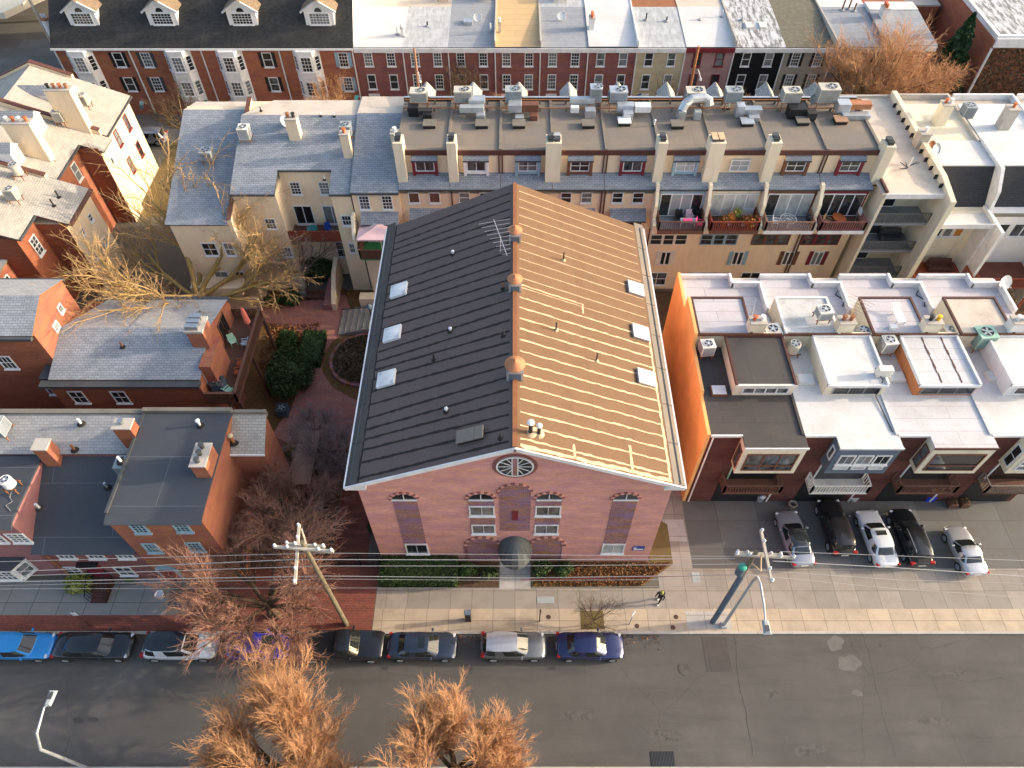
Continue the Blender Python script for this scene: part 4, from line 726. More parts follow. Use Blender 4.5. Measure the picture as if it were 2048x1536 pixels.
# ---------- houses right of the row ----------
t = thing('row_house', 'cream apartment house with three stacked balconies and a stained pale flat roof', 'house', (33, 49, 0))
Z1 = 12.3; xa, xb = 30.4, 35.6; b = MB(); b.box(xa, xb, 51.2, 63.2, 0, Z1 - .05, 'stucco_ivory'); b.box(xa + .3, xa + .55, 48.9, 51.2, 0, Z1 - .05, 'stucco_ivory')
for z in (2.9, 5.9, 9.0): b.box(xa + .55, xb, 48.9, 51.2, z, z + .22, 'deck_grey')
b.build('wall', t); b = MB(); b.box(xa, xb, 48.8, 63.3, Z1 - .05, Z1 + .1, 'roof_cream'); b.box(xa + .3, xb, 48.72, 48.8, Z1 - .35, Z1 + .12, 'white'); parapet(b, xa, xb, 48.8, 63.4, Z1 + .1, Z1 + .35, .18, 'concrete', 'N'); b.box(xa + .3, xa + .5, 48.9, 51.3, Z1 + .1, Z1 + .3, 'brown'); b.build('roof', t)
b = MB(); b.raw([(x, y, z) for x in (xb, xb + .45) for y, z in [(47.6, 0), (63.4, 0), (63.4, Z1 + .75), (50.4, Z1 + .75), (47.6, Z1 + .2)]], [(4, 3, 2, 1, 0), (5, 6, 7, 8, 9)] + [(k, (k + 1) % 5, 5 + (k + 1) % 5, 5 + k) for k in range(5)], 'stucco_ivory')
for k in range(11): b.box(xb - .28, xb + .02, 49.6 + k * 1.2, 49.68 + k * 1.2, Z1 + .1, Z1 + .5, 'rubber')
b.box(xb - .03, xb + .48, 47.6, 63.4, Z1 + .74, Z1 + .80, 'seam_cream') if False else None; b.build('party_wall', t)
for z in (3.1, 6.1, 9.22):
    f = win(t, (xa + 1.9, 51.2, z), (1, 0, 0), 2.1, 2.0, 'white', nx=2, ny=1, glass='glass_dark', munt=.08, sill=False, name='patio_door'); railing(t, [(xa + .6, 48.95), (xb - .05, 48.95)], z, 1.05, 'wood_grey', gap=.2, bal=.022)
chim('square tan chimney with a white cap on the stained party wall', xb + .1, 55.6, 12.4, 13.7, .9, .9, 'concrete', ('white',)); dish('grey satellite dish leaning by the tan chimney on the party wall', (xb + .2, 53.3, Z1 + .6), .5, .5); dish('rusty brown satellite dish behind the tan chimney', (xb + .8, 55.0, 12.2), .35, .2, 'rust')
# tangled broken antenna on the stained roof
t = thing('tv_antenna', 'collapsed black antenna lying on the stained pale roof', 'antenna', (33.6, 52.2, Z1 + .1)); b = MB(); random.seed(3)
for k in range(7): a = random.uniform(0, 6.28); b.tube([(33.6, 52.2, Z1 + .12 + k * .05), (33.6 + .8 * math.cos(a), 52.2 + .8 * math.sin(a), Z1 + .2 + k * .08)], .03, 'black', 4)
b.build('rods', t); MB().cyl(33.6, 52.2, Z1 + .1, Z1 + 1.3, .04, 'white', 6).build('mast', t)
for k, (xa, xb, lab, zr, wall_) in enumerate([(36.2, 41.6, 'white house with a steep dark slate slope and an orange deck with a brown sofa', 12.1, 'stucco_ivory'), (42.0, 47.8, 'white house with a steep dark slope at the right edge, above a brown wooden fence', 12.1, 'stucco_white'), (48.2, 54, 'white house with a steep dark slope, mostly beyond the right edge', 12.1, 'stucco_white')]):
    t = thing('row_house', lab, 'house', ((xa + xb) / 2, 50, 0), 'mansard houses on the right')
    b = MB(); b.box(xa, xb, 50.6, 62.8, 0, 9.0, wall_); b.box(xa, xb, 53.2, 62.8, 9.0, zr - .05, wall_); b.build('wall', t)
    b = MB(); b.box(xa, xb, 53.0, 56.6, zr - .05, zr + .1, 'roof_bright'); b.box(xa, xb, 56.6, 64.0, zr - .6, zr - .35, 'roof_cream'); parapet(b, xa, xb, 56.4, 64.2, zr - .35, zr + .2, .22, 'concrete' if k == 0 else 'white', 'NE'); b.build('roof', t)
    b = MB(); b.slab([(xa, 51.35, 8.95), (xb, 51.35, 8.95), (xb, 53.0, zr), (xa, 53.0, zr)], .15, 'shingle_dark'); b.build('mansard', t)
    b = MB()
    if k == 0:
        b.box(xa, xb, 49.0, 51.4, 8.75, 8.95, 'roof_bright'); b.box(xa, xb, 48.9, 49.0, 8.6, 9.1, 'white'); b.box(xb - .2, xb, 49.0, 51.3, 8.95, 9.3, 'white'); b.box(xa, xa + .25, 49.0, 50.6, 0, 8.75, 'white'); b.box(xb - .2, xb, 49.0, 50.6, 0, 8.75, 'white')
    else: b.box(xa, xb, 50.4, 51.4, 8.7, 8.93, 'wood_grey')
    b.build('lower_roof', t)
    for j in range(4 if k == 0 else 2): win(t, (xa + (1.0 + j * .95 if k == 0 else 1.4 + j * 2.3), 50.6, 6.3), (1, 0, 0), .85 if k == 0 else 2.0, 1.5, 'white', nx=1 if k == 0 else 2, ny=1, glass='leaf_orange' if (k == 0 and j == 3) else 'glass', munt=.1)
    b = MB(); b.raw([(x, y, z) for x in (xb + .02, xb + .32) for y, z in [(50.6, 8.9), (56.6, 8.9), (56.6, zr + .4), (52.2, zr + .4), (51.0, zr - 1.2)]], [(4, 3, 2, 1, 0), (5, 6, 7, 8, 9)] + [(q, (q + 1) % 5, 5 + (q + 1) % 5, 5 + q) for q in range(5)], 'white'); b.box(xb + .02, xb + .32, 47.8, 50.6, 0, 9.1, 'white'); b.build('party_wall', t)
    if k < 2:
        zd = 3.2 if k == 0 else 3.2; y0 = 46.6 if k == 0 else 47.2; b = MB(); b.box(xa + .05, xb - .05, y0, 50.55, zd - .15, zd, 'wood_orange' if k == 0 else 'wood_red')
        for q in range(26): b.box(xa + .08 + q * (xb - xa - .2) / 26, xa + .2 + q * (xb - xa - .2) / 26, y0, 50.5, zd, zd + .02, 'wood_red' if k == 0 else 'wood_brown')
        fo = b.build('deck', t); railing(fo, [(xa + .1, 49.2), (xa + .1, y0 + .05), (xb - .1, y0 + .05), (xb - .1, 49.2)], zd, 1.05, 'wood_orange' if k == 0 else 'wood_red', gap=.2, bal=.03, rail=.1)
        b = MB(); [b.box(x - .08, x + .08, y0 + .1, y0 + .26, 0, zd - .15, 'wood_orange') for x in (xa + .2, xb - .2)]; b.build('posts', fo)
def sofa(label, loc, m, L=2.1, rz=0):
    t = thing('sofa', label, 'sofa', loc, rz=rz); MB().box(-L / 2, L / 2, -.45, .4, .12, .45, m).build('seat', t, local=True, bevel=.06); MB().box(-L / 2, L / 2, .2, .5, .4, 1.0, m).build('backrest', t, local=True, bevel=.08)
    for s_ in (-1, 1): MB().box(s_ * L / 2 - .12, s_ * L / 2 + .12, -.45, .45, .12, .68, m).build('armrest', t, local=True, bevel=.06)
sofa('dark brown leather sofa on the orange deck', (39.5, 49.6, 3.22), 'brown'); sofa('dark grey sofa on the middle stacked balcony', (34.0, 50.4, 6.12), 'gutter', 1.8)
for x, y, z1, w_, m, cp, l in [(39.0, 59.6, 14.0, .95, 'stucco_ivory', ('terracotta', 'white'), 'thick pale chimney with orange and white pots on the far right roofs'), (44.6, 58.9, 14.0, .95, 'concrete', ('terracotta',), 'weathered tan chimney with an orange pot, right of the pale one')]: chim(l, x, y, 11.8, z1, w_, w_, m, cp)
acunit('black-sided unit behind the pale chimney on the right roofs', (42.0, 60.8, 11.75), (1.0, 1.0, 1.1), 'acgrey', .3, group='units on the far right roofs'); acunit('pale unit at the right edge of the far roofs', (49.6, 59.3, 11.75), (1.0, 1.0, 1.0), 'offwhite', .3, group='units on the far right roofs')
# ================= FAR STREET ROW =================
FY = 80.4; FZ = 8.35; FXs = [-18.4, -12.83, -7.64, -2.28, 2.91, 8.38, 13.97, 19.5, 25.09, 30.84, 36.49, 42.1]
FR = ['roof_bright', 'roof_streaky', 'roof_grey', 'roof_tan', 'roof_grey', 'roof_bright', 'roof_streaky', 'roof_bright', 'roof_blotched', 'roof_moss', 'roof_grey']
FW = ['brick_red'] * 5 + ['brick_red', 'brick_cream_paint', 'brick_pink_paint', 'brick_black_paint', 'brick_tan_paint', 'brick_blue_paint']
FL = ['dark red brick house with a white roof, next to the long black-shingled building', 'red brick house with a streaky grey-white roof, second of the back street terrace', 'red brick house with a grey roof and a square hatch', 'red brick house with a tan roof', 'red brick house with a grey roof and a white round dish', 'brighter red brick house with a plain bright white roof and orange chimney pots', 'pale yellow painted house with a streaky grey roof', 'pink painted house with red windows and a white roof', 'black painted house with two skylights in its blotched roof', 'grey-beige painted house with black shutters and a mossy roof', 'blue painted house behind the large bare tree']
for i in range(11):
    x0, x1 = FXs[i], FXs[i + 1]; xc = (x0 + x1) / 2; t = thing('terraced_house', FL[i], 'house', (xc, FY, 0), 'terraced houses on the back street'); wm = FW[i]; fr = 'maroon' if i == 7 else 'white'
    MB().box(x0 + .003, x1 - .003, FY, FY + 20, 0, FZ, wm).build('wall', t)
    b = MB(); dz = [.0, .0, 0, .06, 0, .1, 0, .05, 0, 0, 0][i]; b.slab([(x0, FY - .15, FZ + .15 + dz), (x1, FY - .15, FZ + .15 + dz), (x1, FY + 8.3, FZ + .75 + dz), (x0, FY + 8.3, FZ + .75 + dz)], .2, FR[i], 'gutter'); b.slab([(x0, FY + 8.3, FZ + .75 + dz), (x1, FY + 8.3, FZ + .75 + dz), (x1, FY + 21, FZ + .7 + dz), (x0, FY + 21, FZ + .7 + dz)], .2, ['roof_cream', 'roof_cream', 'roof_grey', 'roof_tan', 'roof_streaky', 'roof_bright', 'rust', 'roof_cream', 'roof_blotched', 'roof_moss', 'roof_bright'][i]); b.box(x1 - .08, x1 + .08, FY - .1, FY + 20, FZ + .2, FZ + .92, 'white' if i in (0, 1, 4, 5) else 'concrete') if i in (2, 3, 5, 7, 9) else None; b.build('roof', t)
    MB().box(x0, x1, FY - .28, FY, FZ - .42, FZ + .06, 'maroon' if i == 7 else 'white').build('cornice', t)
    sh = ('black', .3) if i == 9 else None
    for dx_ in (-1.3, 1.3):
        win(t, (xc + dx_, FY, 6.2), (1, 0, 0), 1.0, 1.65, fr, nx=3 if i < 5 or i == 9 else 1, ny=4 if i < 5 or i == 9 else 2, glass='glass', shut=sh); win(t, (xc + dx_, FY, 3.35), (1, 0, 0), 1.0, 1.85, fr, nx=3 if i in (1, 3, 4, 9) else 1, ny=4 if i in (1, 3, 4, 9) else 2, glass='glass', shut=sh)
    win(t, (xc + 1.3, FY, .9), (1, 0, 0), .95, 1.4, fr, nx=3, ny=2); b = MB(); b.box(xc - 1.8, xc - .8, FY - .08, FY, .3, 2.4, ['black', 'maroon', 'slateblue', 'green'][i % 4]); b.box(xc - 1.95, xc - .65, FY - .12, FY, 2.4, 2.75, 'white'); b.build('door', t)
    b = MB(); b.box(x1 - .06, x1 + .06, FY - .13, FY - .01, .2, FZ - .4, 'white'); b.build('downspout', t)
    if i == 8:
        for q in (-1, .6): b = MB(); b.box(xc + q, xc + q + .75, FY + 3.6, FY + 4.9, FZ + .35, FZ + .62, 'offwhite'); b.build('skylight', t)
def chimf(label, x, y, zt, m, cp, wx=.6, wy=.9): chim(label, x, y, FZ + .3, zt, wx, wy, m, cp, group='chimneys of the back street')
chimf('white stack with orange pots on the bright white roof', FXs[5] + .5, 84.0, 10.1, 'stucco_white', ('terracotta',) * 3); chimf('white stack at the left side of the tan roof', FXs[3] + .5, 83.2, 9.9, 'galv', ('white',), .3, .3); chimf('twin white pipes stack between the first two back street roofs', FXs[1] - .1, 82.6, 9.6, 'stucco_white', ('white', 'white'), .35, .6); chimf('stack with three rusty pots on the grey roof behind the bare tree', 43.3, 86.2, 10.2, 'stucco_white', ('terracotta',) * 3, .6, 1.2)
dish('round white dish on the grey roof of the back street', (5.5, 85.9, FZ + .5), .5, 0, 'white', .5, 'dishes on the back street'); dish('round white dish on the grey roof beside the square hatch', (FXs[2] + 3.3, 85.6, FZ + .5), .5, 0, 'white', .5, 'dishes on the back street')
t = thing('roof_hatch', 'square grey hatch on the back street roof left of the tan one', 'hatch', (-5.5, 85.2, FZ + .5)); MB().box(-6.0, -5.0, 84.7, 85.7, FZ + .3, FZ + .85, 'galv').build('curb', t)
acunit('dark unit at the top edge on the roofs behind the grey one', (5.6, 90.3, FZ + .9), (1.2, 1.0, 1.0), 'acgrey', .3, group='units at the top edge'); acunit('dark unit at the top edge left of the tan roof', (-3.4, 90.4, FZ + .9), (1.2, 1.0, 1.2), 'acgrey', .3, group='units at the top edge'); acunit('grey unit at the top edge above the streaky roof', (-8.7, 90.2, FZ + .9), (1.2, 1.0, 1.0), 'acgrey', .3, group='units at the top edge')
# orange brick end house behind the bare tree, and what stands beyond
t = thing('terraced_house', 'orange brick end house seen through the large bare tree', 'house', (45, FY, 0), 'terraced houses on the back street'); MB().box(42.12, 47.9, FY, FY + 14, 0, 8.6, 'brick_orange').build('wall', t); b = MB(); b.slab([(42.1, FY - .15, 8.75), (47.95, FY - .15, 8.75), (47.95, FY + 7, 9.3), (42.1, FY + 7, 9.3)], .2, 'roof_grey'); b.box(42.1, 47.9, FY + 7, FY + 9, 9.0, 9.4, 'roof_bright'); b.build('roof', t); MB().box(42.1, 47.95, FY - .25, FY, 8.1, 8.6, 'white').build('cornice', t)
for dx_ in (43.7, 46.4):
    for z in (6.3, 3.4, .8): win(t, (dx_, FY, z), (1, 0, 0), 1.05, 1.7, nx=3, ny=4)
t = thing('apartment_building', 'dark ivy-grown brick building with a blotched white flat roof, top right corner', 'building', (64, 80, 0)); x0 = 54.2; MB().box(x0, 100, 80.2, 110, 0, 9.3, 'ivy_brick' if 'ivy_brick' in M else 'brick_orange').build('wall', t); b = MB(); b.box(x0 + .2, 99.8, 80.4, 109.8, 9.3, 9.45, 'roof_blotched'); parapet(b, x0, 100, 80.2, 110, 9.3, 9.85, .4, 'white', 'SW'); b.box(x0, 100, 79.95, 80.2, 8.6, 9.6, 'white'); b.build('roof', t); MB().tube([(x0 - .1, 80.0, 8.5), (x0 - .1, 80.0, .2)], .14, 'white', 8).build('downspout', t)
rng = np.random.default_rng(5); n = 9000; P = np.stack([rng.uniform(x0, 72, n), np.full(n, 80.1) - rng.uniform(0, .25, n), rng.uniform(0, 8.6, n)], 1); o = leafmesh('climbing_ivy', P, .11, 'leaf_brown', rng); o['kind'] = 'stuff'; tag(o, 'bare reddish climbing ivy over the dark brick front in the top right corner', 'ivy')
for k, (xa, xb, ya, yb, z, m, wm, l) in enumerate([(42, 49.5, 96, 112, 9.5, 'roof_cream', 'stucco_ivory', 'cream roofed house at the top edge behind the bare tree'), (47.5, 53.4, 93, 104, 7.2, 'roof_cream', 'brick_orange', 'low tan-roofed building left of the evergreen'), (54.0, 60, 112, 125, 9, 'roof_white', 'stucco_white', 'pale building at the top edge beyond the evergreen')]):
    t = thing('house', l, 'house', (xa, ya, 0)); MB().box(xa, xb, ya, yb, 0, z, wm).build('wall', t); MB().box(xa - .1, xb + .1, ya - .1, yb, z, z + .2, m).build('roof', t)
# long brick building with black shingled roof and dormers
t = thing('apartment_building', 'long brick building with a black shingled roof, white dormers and white bay windows, top left', 'building', (-35.5, FY, 0)); xa, xb = -52.7, -18.45
MB().box(xa, xb, FY, FY + 22, 0, FZ, 'brick_orange').build('wall', t); tn = math.tan(R(42)); zr_ = lambda y: FZ + .1 + (y - FY + .3) * tn
b = MB(); b.slab([(xa - .1, FY - .3, zr_(FY - .3)), (xb + .05, FY - .3, zr_(FY - .3)), (xb + .05, FY + 11, zr_(FY + 11)), (xa - .1, FY + 11, zr_(FY + 11))], .2, 'shingle_black'); b.slab([(xa - .1, FY + 11, zr_(FY + 11)), (xb + .05, FY + 11, zr_(FY + 11)), (xb + .05, FY + 22.3, zr_(FY)), (xa - .1, FY + 22.3, zr_(FY))], .2, 'shingle_black'); b.raw([(xb, FY, FZ), (xb, FY + 22, FZ), (xb, FY + 11, zr_(FY + 11) - .2)], [(0, 1, 2)], 'white'); b.build('roof', t)
MB().box(xa - .1, xb, FY - .42, FY - .28, FZ - .1, FZ + .1, 'white').build('gutter', t)
for xd in (-48.7, -39.7, -30.7, -22.0):
    yf = 82.0; zb = zr_(yf) - .1; zs = zb + 1.75; zk = zb + 2.9; b = MB(); w2 = 1.62
    b.raw([(xd - w2, yf, zb), (xd + w2, yf, zb), (xd + w2, yf, zs), (xd, yf, zk), (xd - w2, yf, zs)], [(0, 1, 2, 3, 4)], 'white'); b.raw([(xd - w2, yf, zb), (xd - w2, yf, zs), (xd - w2, yf + 1.9, zs)], [(0, 1, 2)], 'white'); b.raw([(xd + w2, yf, zb), (xd + w2, yf, zs), (xd + w2, yf + 1.9, zs)], [(0, 2, 1)], 'white')
    b.ob((xd, yf - .25, zk + .05), Vector((-1.8, 0, -1.18)).normalized(), (0, 1, 0), Vector((-1.18, 0, 1.8)).normalized(), 0, 2.4, -.05, .12, -.14, .05, 'white'); b.ob((xd, yf - .25, zk + .05), Vector((1.8, 0, -1.18)).normalized(), (0, 1, 0), Vector((1.18, 0, 1.8)).normalized(), 0, 2.4, -.05, .12, -.14, .05, 'white')
    d = b.build('dormer', t); b = MB()
    for s_ in (-1, 1): p4 = [(xd, yf - .3, zk + .12), (xd + s_ * 2.0, yf - .3, zs - .1), (xd + s_ * 2.0, yf + 2.0, zs - .1), (xd, yf + 3.4, zk + .12)]; b.slab(p4 if s_ > 0 else p4[::-1], .05, 'shingle_brown')
    b.build('dormer_roof', d); q = win(d, (xd, yf, zb + .18), (1, 0, 0), 2.3, 1.3, 'white', nx=6, ny=4, glass='glass'); b = MB(); pa = archpts(xd - .42, xd + .42, zb + 1.58, zb + 1.6, .45, 8); b.raw([(x, yf - .03, z) for x, z in pa], [tuple(range(len(pa)))], 'glass_dark'); b.build('arched_pane', d)
for xd in (-49.9, -38.7, -32.8, -23.95):
    b = MB(); pts = [(xd - 1.55, FY), (xd - .85, FY - .8), (xd + .85, FY - .8), (xd + 1.55, FY)]; b.prism(pts, 1.9, FZ - .05, 'white'); bo = b.build('bay', t)
    for z in (5.9, 2.9): win(bo, (xd, FY - .8, z), (1, 0, 0), 1.25, 1.8, nx=3, ny=4); win(bo, (xd + 1.2, FY - .4, z), Vector((.7, .8, 0)), .75, 1.8, nx=1, ny=4); win(bo, (xd - 1.2, FY - .4, z), Vector((.7, -.8, 0)), .75, 1.8, nx=1, ny=4)
for xd, m in ((-45.7, 'black'), (-42.5, 'gutter'), (-28.55, 'black'), (-19.8, 'blue_trim')):
    for z in (6.1, 3.1): win(t, (xd, FY, z), (1, 0, 0), 1.1, 1.75, nx=3 if m != 'black' else 1, ny=4 if m != 'black' else 2, shut=(m, .36))
for x_ in (-52.6, -44.15, -35.9, -27.0, -18.6): b = MB(); b.box(x_ - .06, x_ + .06, FY - .15, FY - .02, .2, FZ, 'white'); b.build('downspout', t)
for xd in (-50, -38.5, -33.0, -24.0): b = MB(); b.box(xd - 1.7, xd + 1.7, FY - .06, FY, .05, 1.85, 'offwhite'); b.build('garage_door', t)
# flags and orange banner on the back street
def flag(label, x, z, mats, ang=0.5):
    t = thing('flag', label, 'flag', (x, FY - .3, z), 'flags on the back street'); MB().tube([(x, FY - .15, z - .5), (x - .5 * ang, FY - 1.2, z + .5)], .025, 'white', 5).build('flagpole', t); b = MB(); n = len(mats)
    for k, m in enumerate(mats): b.ob((x - .5 * ang, FY - 1.2, z + .5), Vector((-.35, -.1, -1)).normalized(), (1, .2, 0), (0, 1, 0), k * 1.1 / n, (k + 1) * 1.1 / n, 0, .45, 0, .02, m)
    b.build('cloth', t)
flag('blue and yellow flag on the leftmost dark brick house', -17.5, 2.7, ['aqua', 'yellow'], 3); flag('red and white striped flag on the dark brick house by the arched door', -13.4, 2.3, ['flag_red', 'white', 'flag_red', 'white', 'flag_red']); flag('green white and red flag near the orange barrier', 9.5 - 3.4, 2.9, ['green', 'white', 'flag_red']); flag('striped flag with a blue corner in front of the pale yellow house', 14.8, 2.9, ['flag_blue', 'white', 'flag_red', 'white', 'flag_red']); flag('striped flag in front of the pink painted house', 20.2, 2.6, ['flag_blue', 'flag_red', 'white', 'flag_red']); flag('pink and white flag in front of the black painted house', 27.6, 2.3, ['pink', 'white', 'pink']); flag('blue flag on the long brick building by the black shutters', -44.6, 2.0, ['blue_trim', 'slateblue']); flag('green flag on the long brick building', -36.9, 2.1, ['green', 'leaf_green'])
t = thing('crane_boom', 'long orange lift boom stretched across the back street behind the row roofs', 'boom', (-3.3, 74, 4)); MB().tube([(-6.2, 75, 5.6), (-1.5, 75, 4.3)], .12, 'orange_plastic', 6).build('upper_boom', t); MB().tube([(.2, 75, 4.05), (4.2, 75, 4.15)], .12, 'orange_plastic', 6).build('lower_boom', t)
# ================= WHITE-ROOFED ROW ON THE RIGHT =================
ZW = 9.3
def white_house(i, x0, lab, rm, pm, ph_wall, bay_m, bay_trim):
    x1 = x0 + 6.35; t = thing('row_house', lab, 'house', ((x0 + x1) / 2, 27, 0), 'stepped brick houses with roof terraces')
    b = MB(); b.box(x0 + (0.0 if i else .12), x1, 27.0, 34.8, 3.0 if False else 0, ZW - .1, 'brick_dark'); b.box(x0 + (0 if i else .12), x1, 34.8, 42.2, 0, ZW - .1, 'stucco_ivory'); b.build('wall', t)
    if i == 0:
        b = MB(); b.raw([(x, y, z) for x in (x0 - .12, x0 + .11) for y, z in [(27.0, 0), (42.3, 0), (42.3, ZW + .45), (38.45, ZW + .35), (38.4, 10.95), (34.7, 10.95), (34.6, 9.75), (30.4, 9.75), (30.3, ZW + .02), (27.0, ZW + .02)]], [tuple(reversed(range(10))), tuple(range(10, 20))] + [(k, (k + 1) % 10, 10 + (k + 1) % 10, 10 + k) for k in range(10)], 'stucco_orange'); b.build('side_wall', t)
    b = MB(); b.box(x0 + .12, x1, 26.97, 34.8, ZW - .1, ZW, rm); b.box(x0 + .12, x1, 34.8, 42.0, ZW - .1, ZW, 'roof_white_lilac'); b.box(x1 - .1, x1 + .08, 26.97, 34.8, ZW, ZW + .1, rm)
    b.box(x0 + .12, x0 + 4.0, 42.0, 42.22, ZW - .1, ZW + .4, 'white'); b.box(x0 + 4.0, x1, 41.0, 41.2, ZW - .1, ZW + .55, 'white'); b.box(x1 - .2, x1, 38.2, 41.0, ZW, ZW + .5, 'white'); b.box(x0 + 3.95, x0 + 4.15, 41.0, 42.2, ZW, ZW + .45, 'white')
    b.box(x0 + .12, x0 + 4.05, 42.22, 42.26, ZW + .2, ZW + .44, 'brown'); b.build('roof', t)
    b = MB(); b.box(x0 + .12, x0 + 4.05, 34.8, 38.4, ZW, 10.75, 'stucco_ivory'); b.box(x0 + 4.05, x1, 34.8, 35.0, ZW, 10.75, 'stucco_ivory'); b.box(x0 + .2, x0 + 4.0, 34.9, 38.3, 10.75, 10.82, 'roof_white_lilac' if i in (0, 2) else 'roof_white_stain' if i == 1 else 'roof_cream')
    parapet(b, x0 + .12, x0 + 4.1, 34.75, 38.45, 10.75, 10.92, .16, 'brown' if i != 1 else 'white', 'NEW'); b.box(x0 + .12, x1 - .1, 34.72, 34.8, 10.6, 10.86, 'brown_trim'); b.build('upper_block', t)
    ph0 = x0 + 2.15; b = MB(); b.box(ph0, x1 - .05, 30.35, 34.8, ZW, 10.5, ph_wall); b.build('clerestory', t); b = MB(); b.box(ph0 + .05, x1 - .1, 30.3, 34.75, 10.5, 10.56, pm); parapet(b, ph0 - .04, x1, 30.25, 34.8, 10.42, 10.72 if i != 0 else 10.66, .16, {0: 'brown', 1: 'white', 2: 'white', 3: 'white'}[i], 'NEW'); b.box(ph0 - .04, x1, 30.2, 30.36, 10.36, 10.58, 'white' if i else 'offwhite')
    if i == 2:
        for xx in (ph0 + 1.5, ph0 + 2.9): [b.box(xx + .03 * math.sin(k * 1.7), xx + .11 + .03 * math.sin(k * 2.3), 30.5 + k * .42, 30.92 + k * .42, 10.56, 10.575, 'brown') for k in range(10)]
    b.build('clerestory_roof', t)
    win(t, ((ph0 + x1) / 2 + .1, 30.35, ZW + .2), (1, 0, 0), 3.3 if i != 2 else 3.7, .75, 'white' if i in (0, 3) else 'steel', nx=4 if i == 0 else 3, ny=1, glass='glass_dark' if i == 1 else 'glass', munt=.1 if i == 0 else .05, t=.11 if i == 0 else .05, sill=False)
    # projecting bay
    bx0 = x0 + 2.25; bx1 = x0 + 6.45; by = 25.95; b = MB(); b.box(bx0, bx1, by, 27.0, 6.0, ZW - .1, bay_m); b.build('bay', t); b = MB(); b.box(bx0 - .02, bx1 + .03, by - .05, 26.97, ZW - .1, ZW, rm); b.build('bay_roof', t)
    b = MB(); b.box(x0 + .12, bx0, 26.88, 26.99, ZW - .16, ZW + .05, 'white'); b.box(bx0 - .05, bx1 + .06, by - .09, by - .02, ZW - .14, ZW + .05, 'white' if i in (0, 1, 3) else 'brown'); b.build('roof_edging', t)
    cx = (bx0 + bx1) / 2
    if i == 1:
        for k in (-1, 0, 1): win(t, (cx + k * 1.22, by, 7.25), (1, 0, 0), 1.08, 1.15, 'white', nx=2, ny=1); win(t, (cx + k * 1.22, by, 6.6), (1, 0, 0), 1.0, .36, 'white', nx=1, ny=1, glass='glass_blind', sill=False, t=.07)
        win(t, (bx0, 26.45, 7.3), (0, -1, 0), .55, 1.3, 'white', nx=1, ny=1, sill=False)
    else:
        win(t, (cx, by, 6.45), (1, 0, 0), 3.5, 2.1, bay_trim, nx=3 if i == 0 else 1, ny=1, glass='glass', munt=.09, sill=False); b = MB(); b.box(cx - 1.7, cx + 1.7, by - .09, by - .03, 7.05, 7.17, bay_trim); b.build('transom', t); win(t, (bx0, 26.45, 6.5), (0, -1, 0), .75, 2.1, bay_trim, nx=1, ny=2, sill=False)
    # balcony and garage below
    gx0 = x0 + 2.0; gx1 = x0 + 5.9; rm_ = ['wood_brown', 'offwhite', 'wood_brown', 'wood_grey'][i]
    b = MB(); b.box(gx0, x0 + 6.2, 25.75, 27.0, 3.35, 3.5, 'wood_brown' if i != 1 else 'offwhite'); fo = b.build('balcony', t); railing(fo, [(gx0 + .05, 26.95), (gx0 + .05, 25.8), (x0 + 6.15, 25.8), (x0 + 6.15, 26.95)], 3.5, 1.0, rm_, gap=.2, bal=.022, rail=.09)
    b = MB(); b.box(gx0 + .1, gx1, 26.97, 27.0, .05, 2.9, 'black'); b.build('garage_opening', t)  # flat black sheet, the dark of the open garage put into its colour
    b = MB(); b.box(gx0 + .6, gx1, 26.95, 27.0, 3.5, 5.7, 'glass_dark'); b.box(gx0 + .5, gx0 + .6, 26.93, 27.0, 3.5, 5.75, 'mint' if i == 0 else 'white'); b.build('patio_door', t)
    b = MB(); b.tube([(x0 + (.25 if i else .3), 26.9, ZW - .2), (x0 + (.25 if i else .3), 26.9, .15)], .06, 'white', 8) if i == 0 else b.tube([(x0 + .05, 26.85, 3.0), (x0 - .05, 26.85, .2)], .06, 'white', 8); b.build('downspout', t)
    return t
white_house(0, 13.15, 'dark brick house with a black roof and a bright orange side wall', 'roof_charcoal', 'roof_charcoal', 'stucco_ivory', 'stucco_ivory', 'brown_trim')
white_house(1, 19.5, 'brick house with a slate-blue bay over a white balcony, second from the hall', 'roof_bright', 'roof_bright', 'stucco_ivory', 'slateblue', 'white')
white_house(2, 25.85, 'brick house with a terracotta-sided penthouse and a cream bay, third from the hall', 'roof_white', 'roof_white', 'stucco_terracotta', 'stucco_ivory', 'brown_trim')
white_house(3, 32.2, 'brick house with a white bay at the right edge', 'roof_bright', 'roof_bright', 'stucco_white', 'stucco_ivory', 'white')
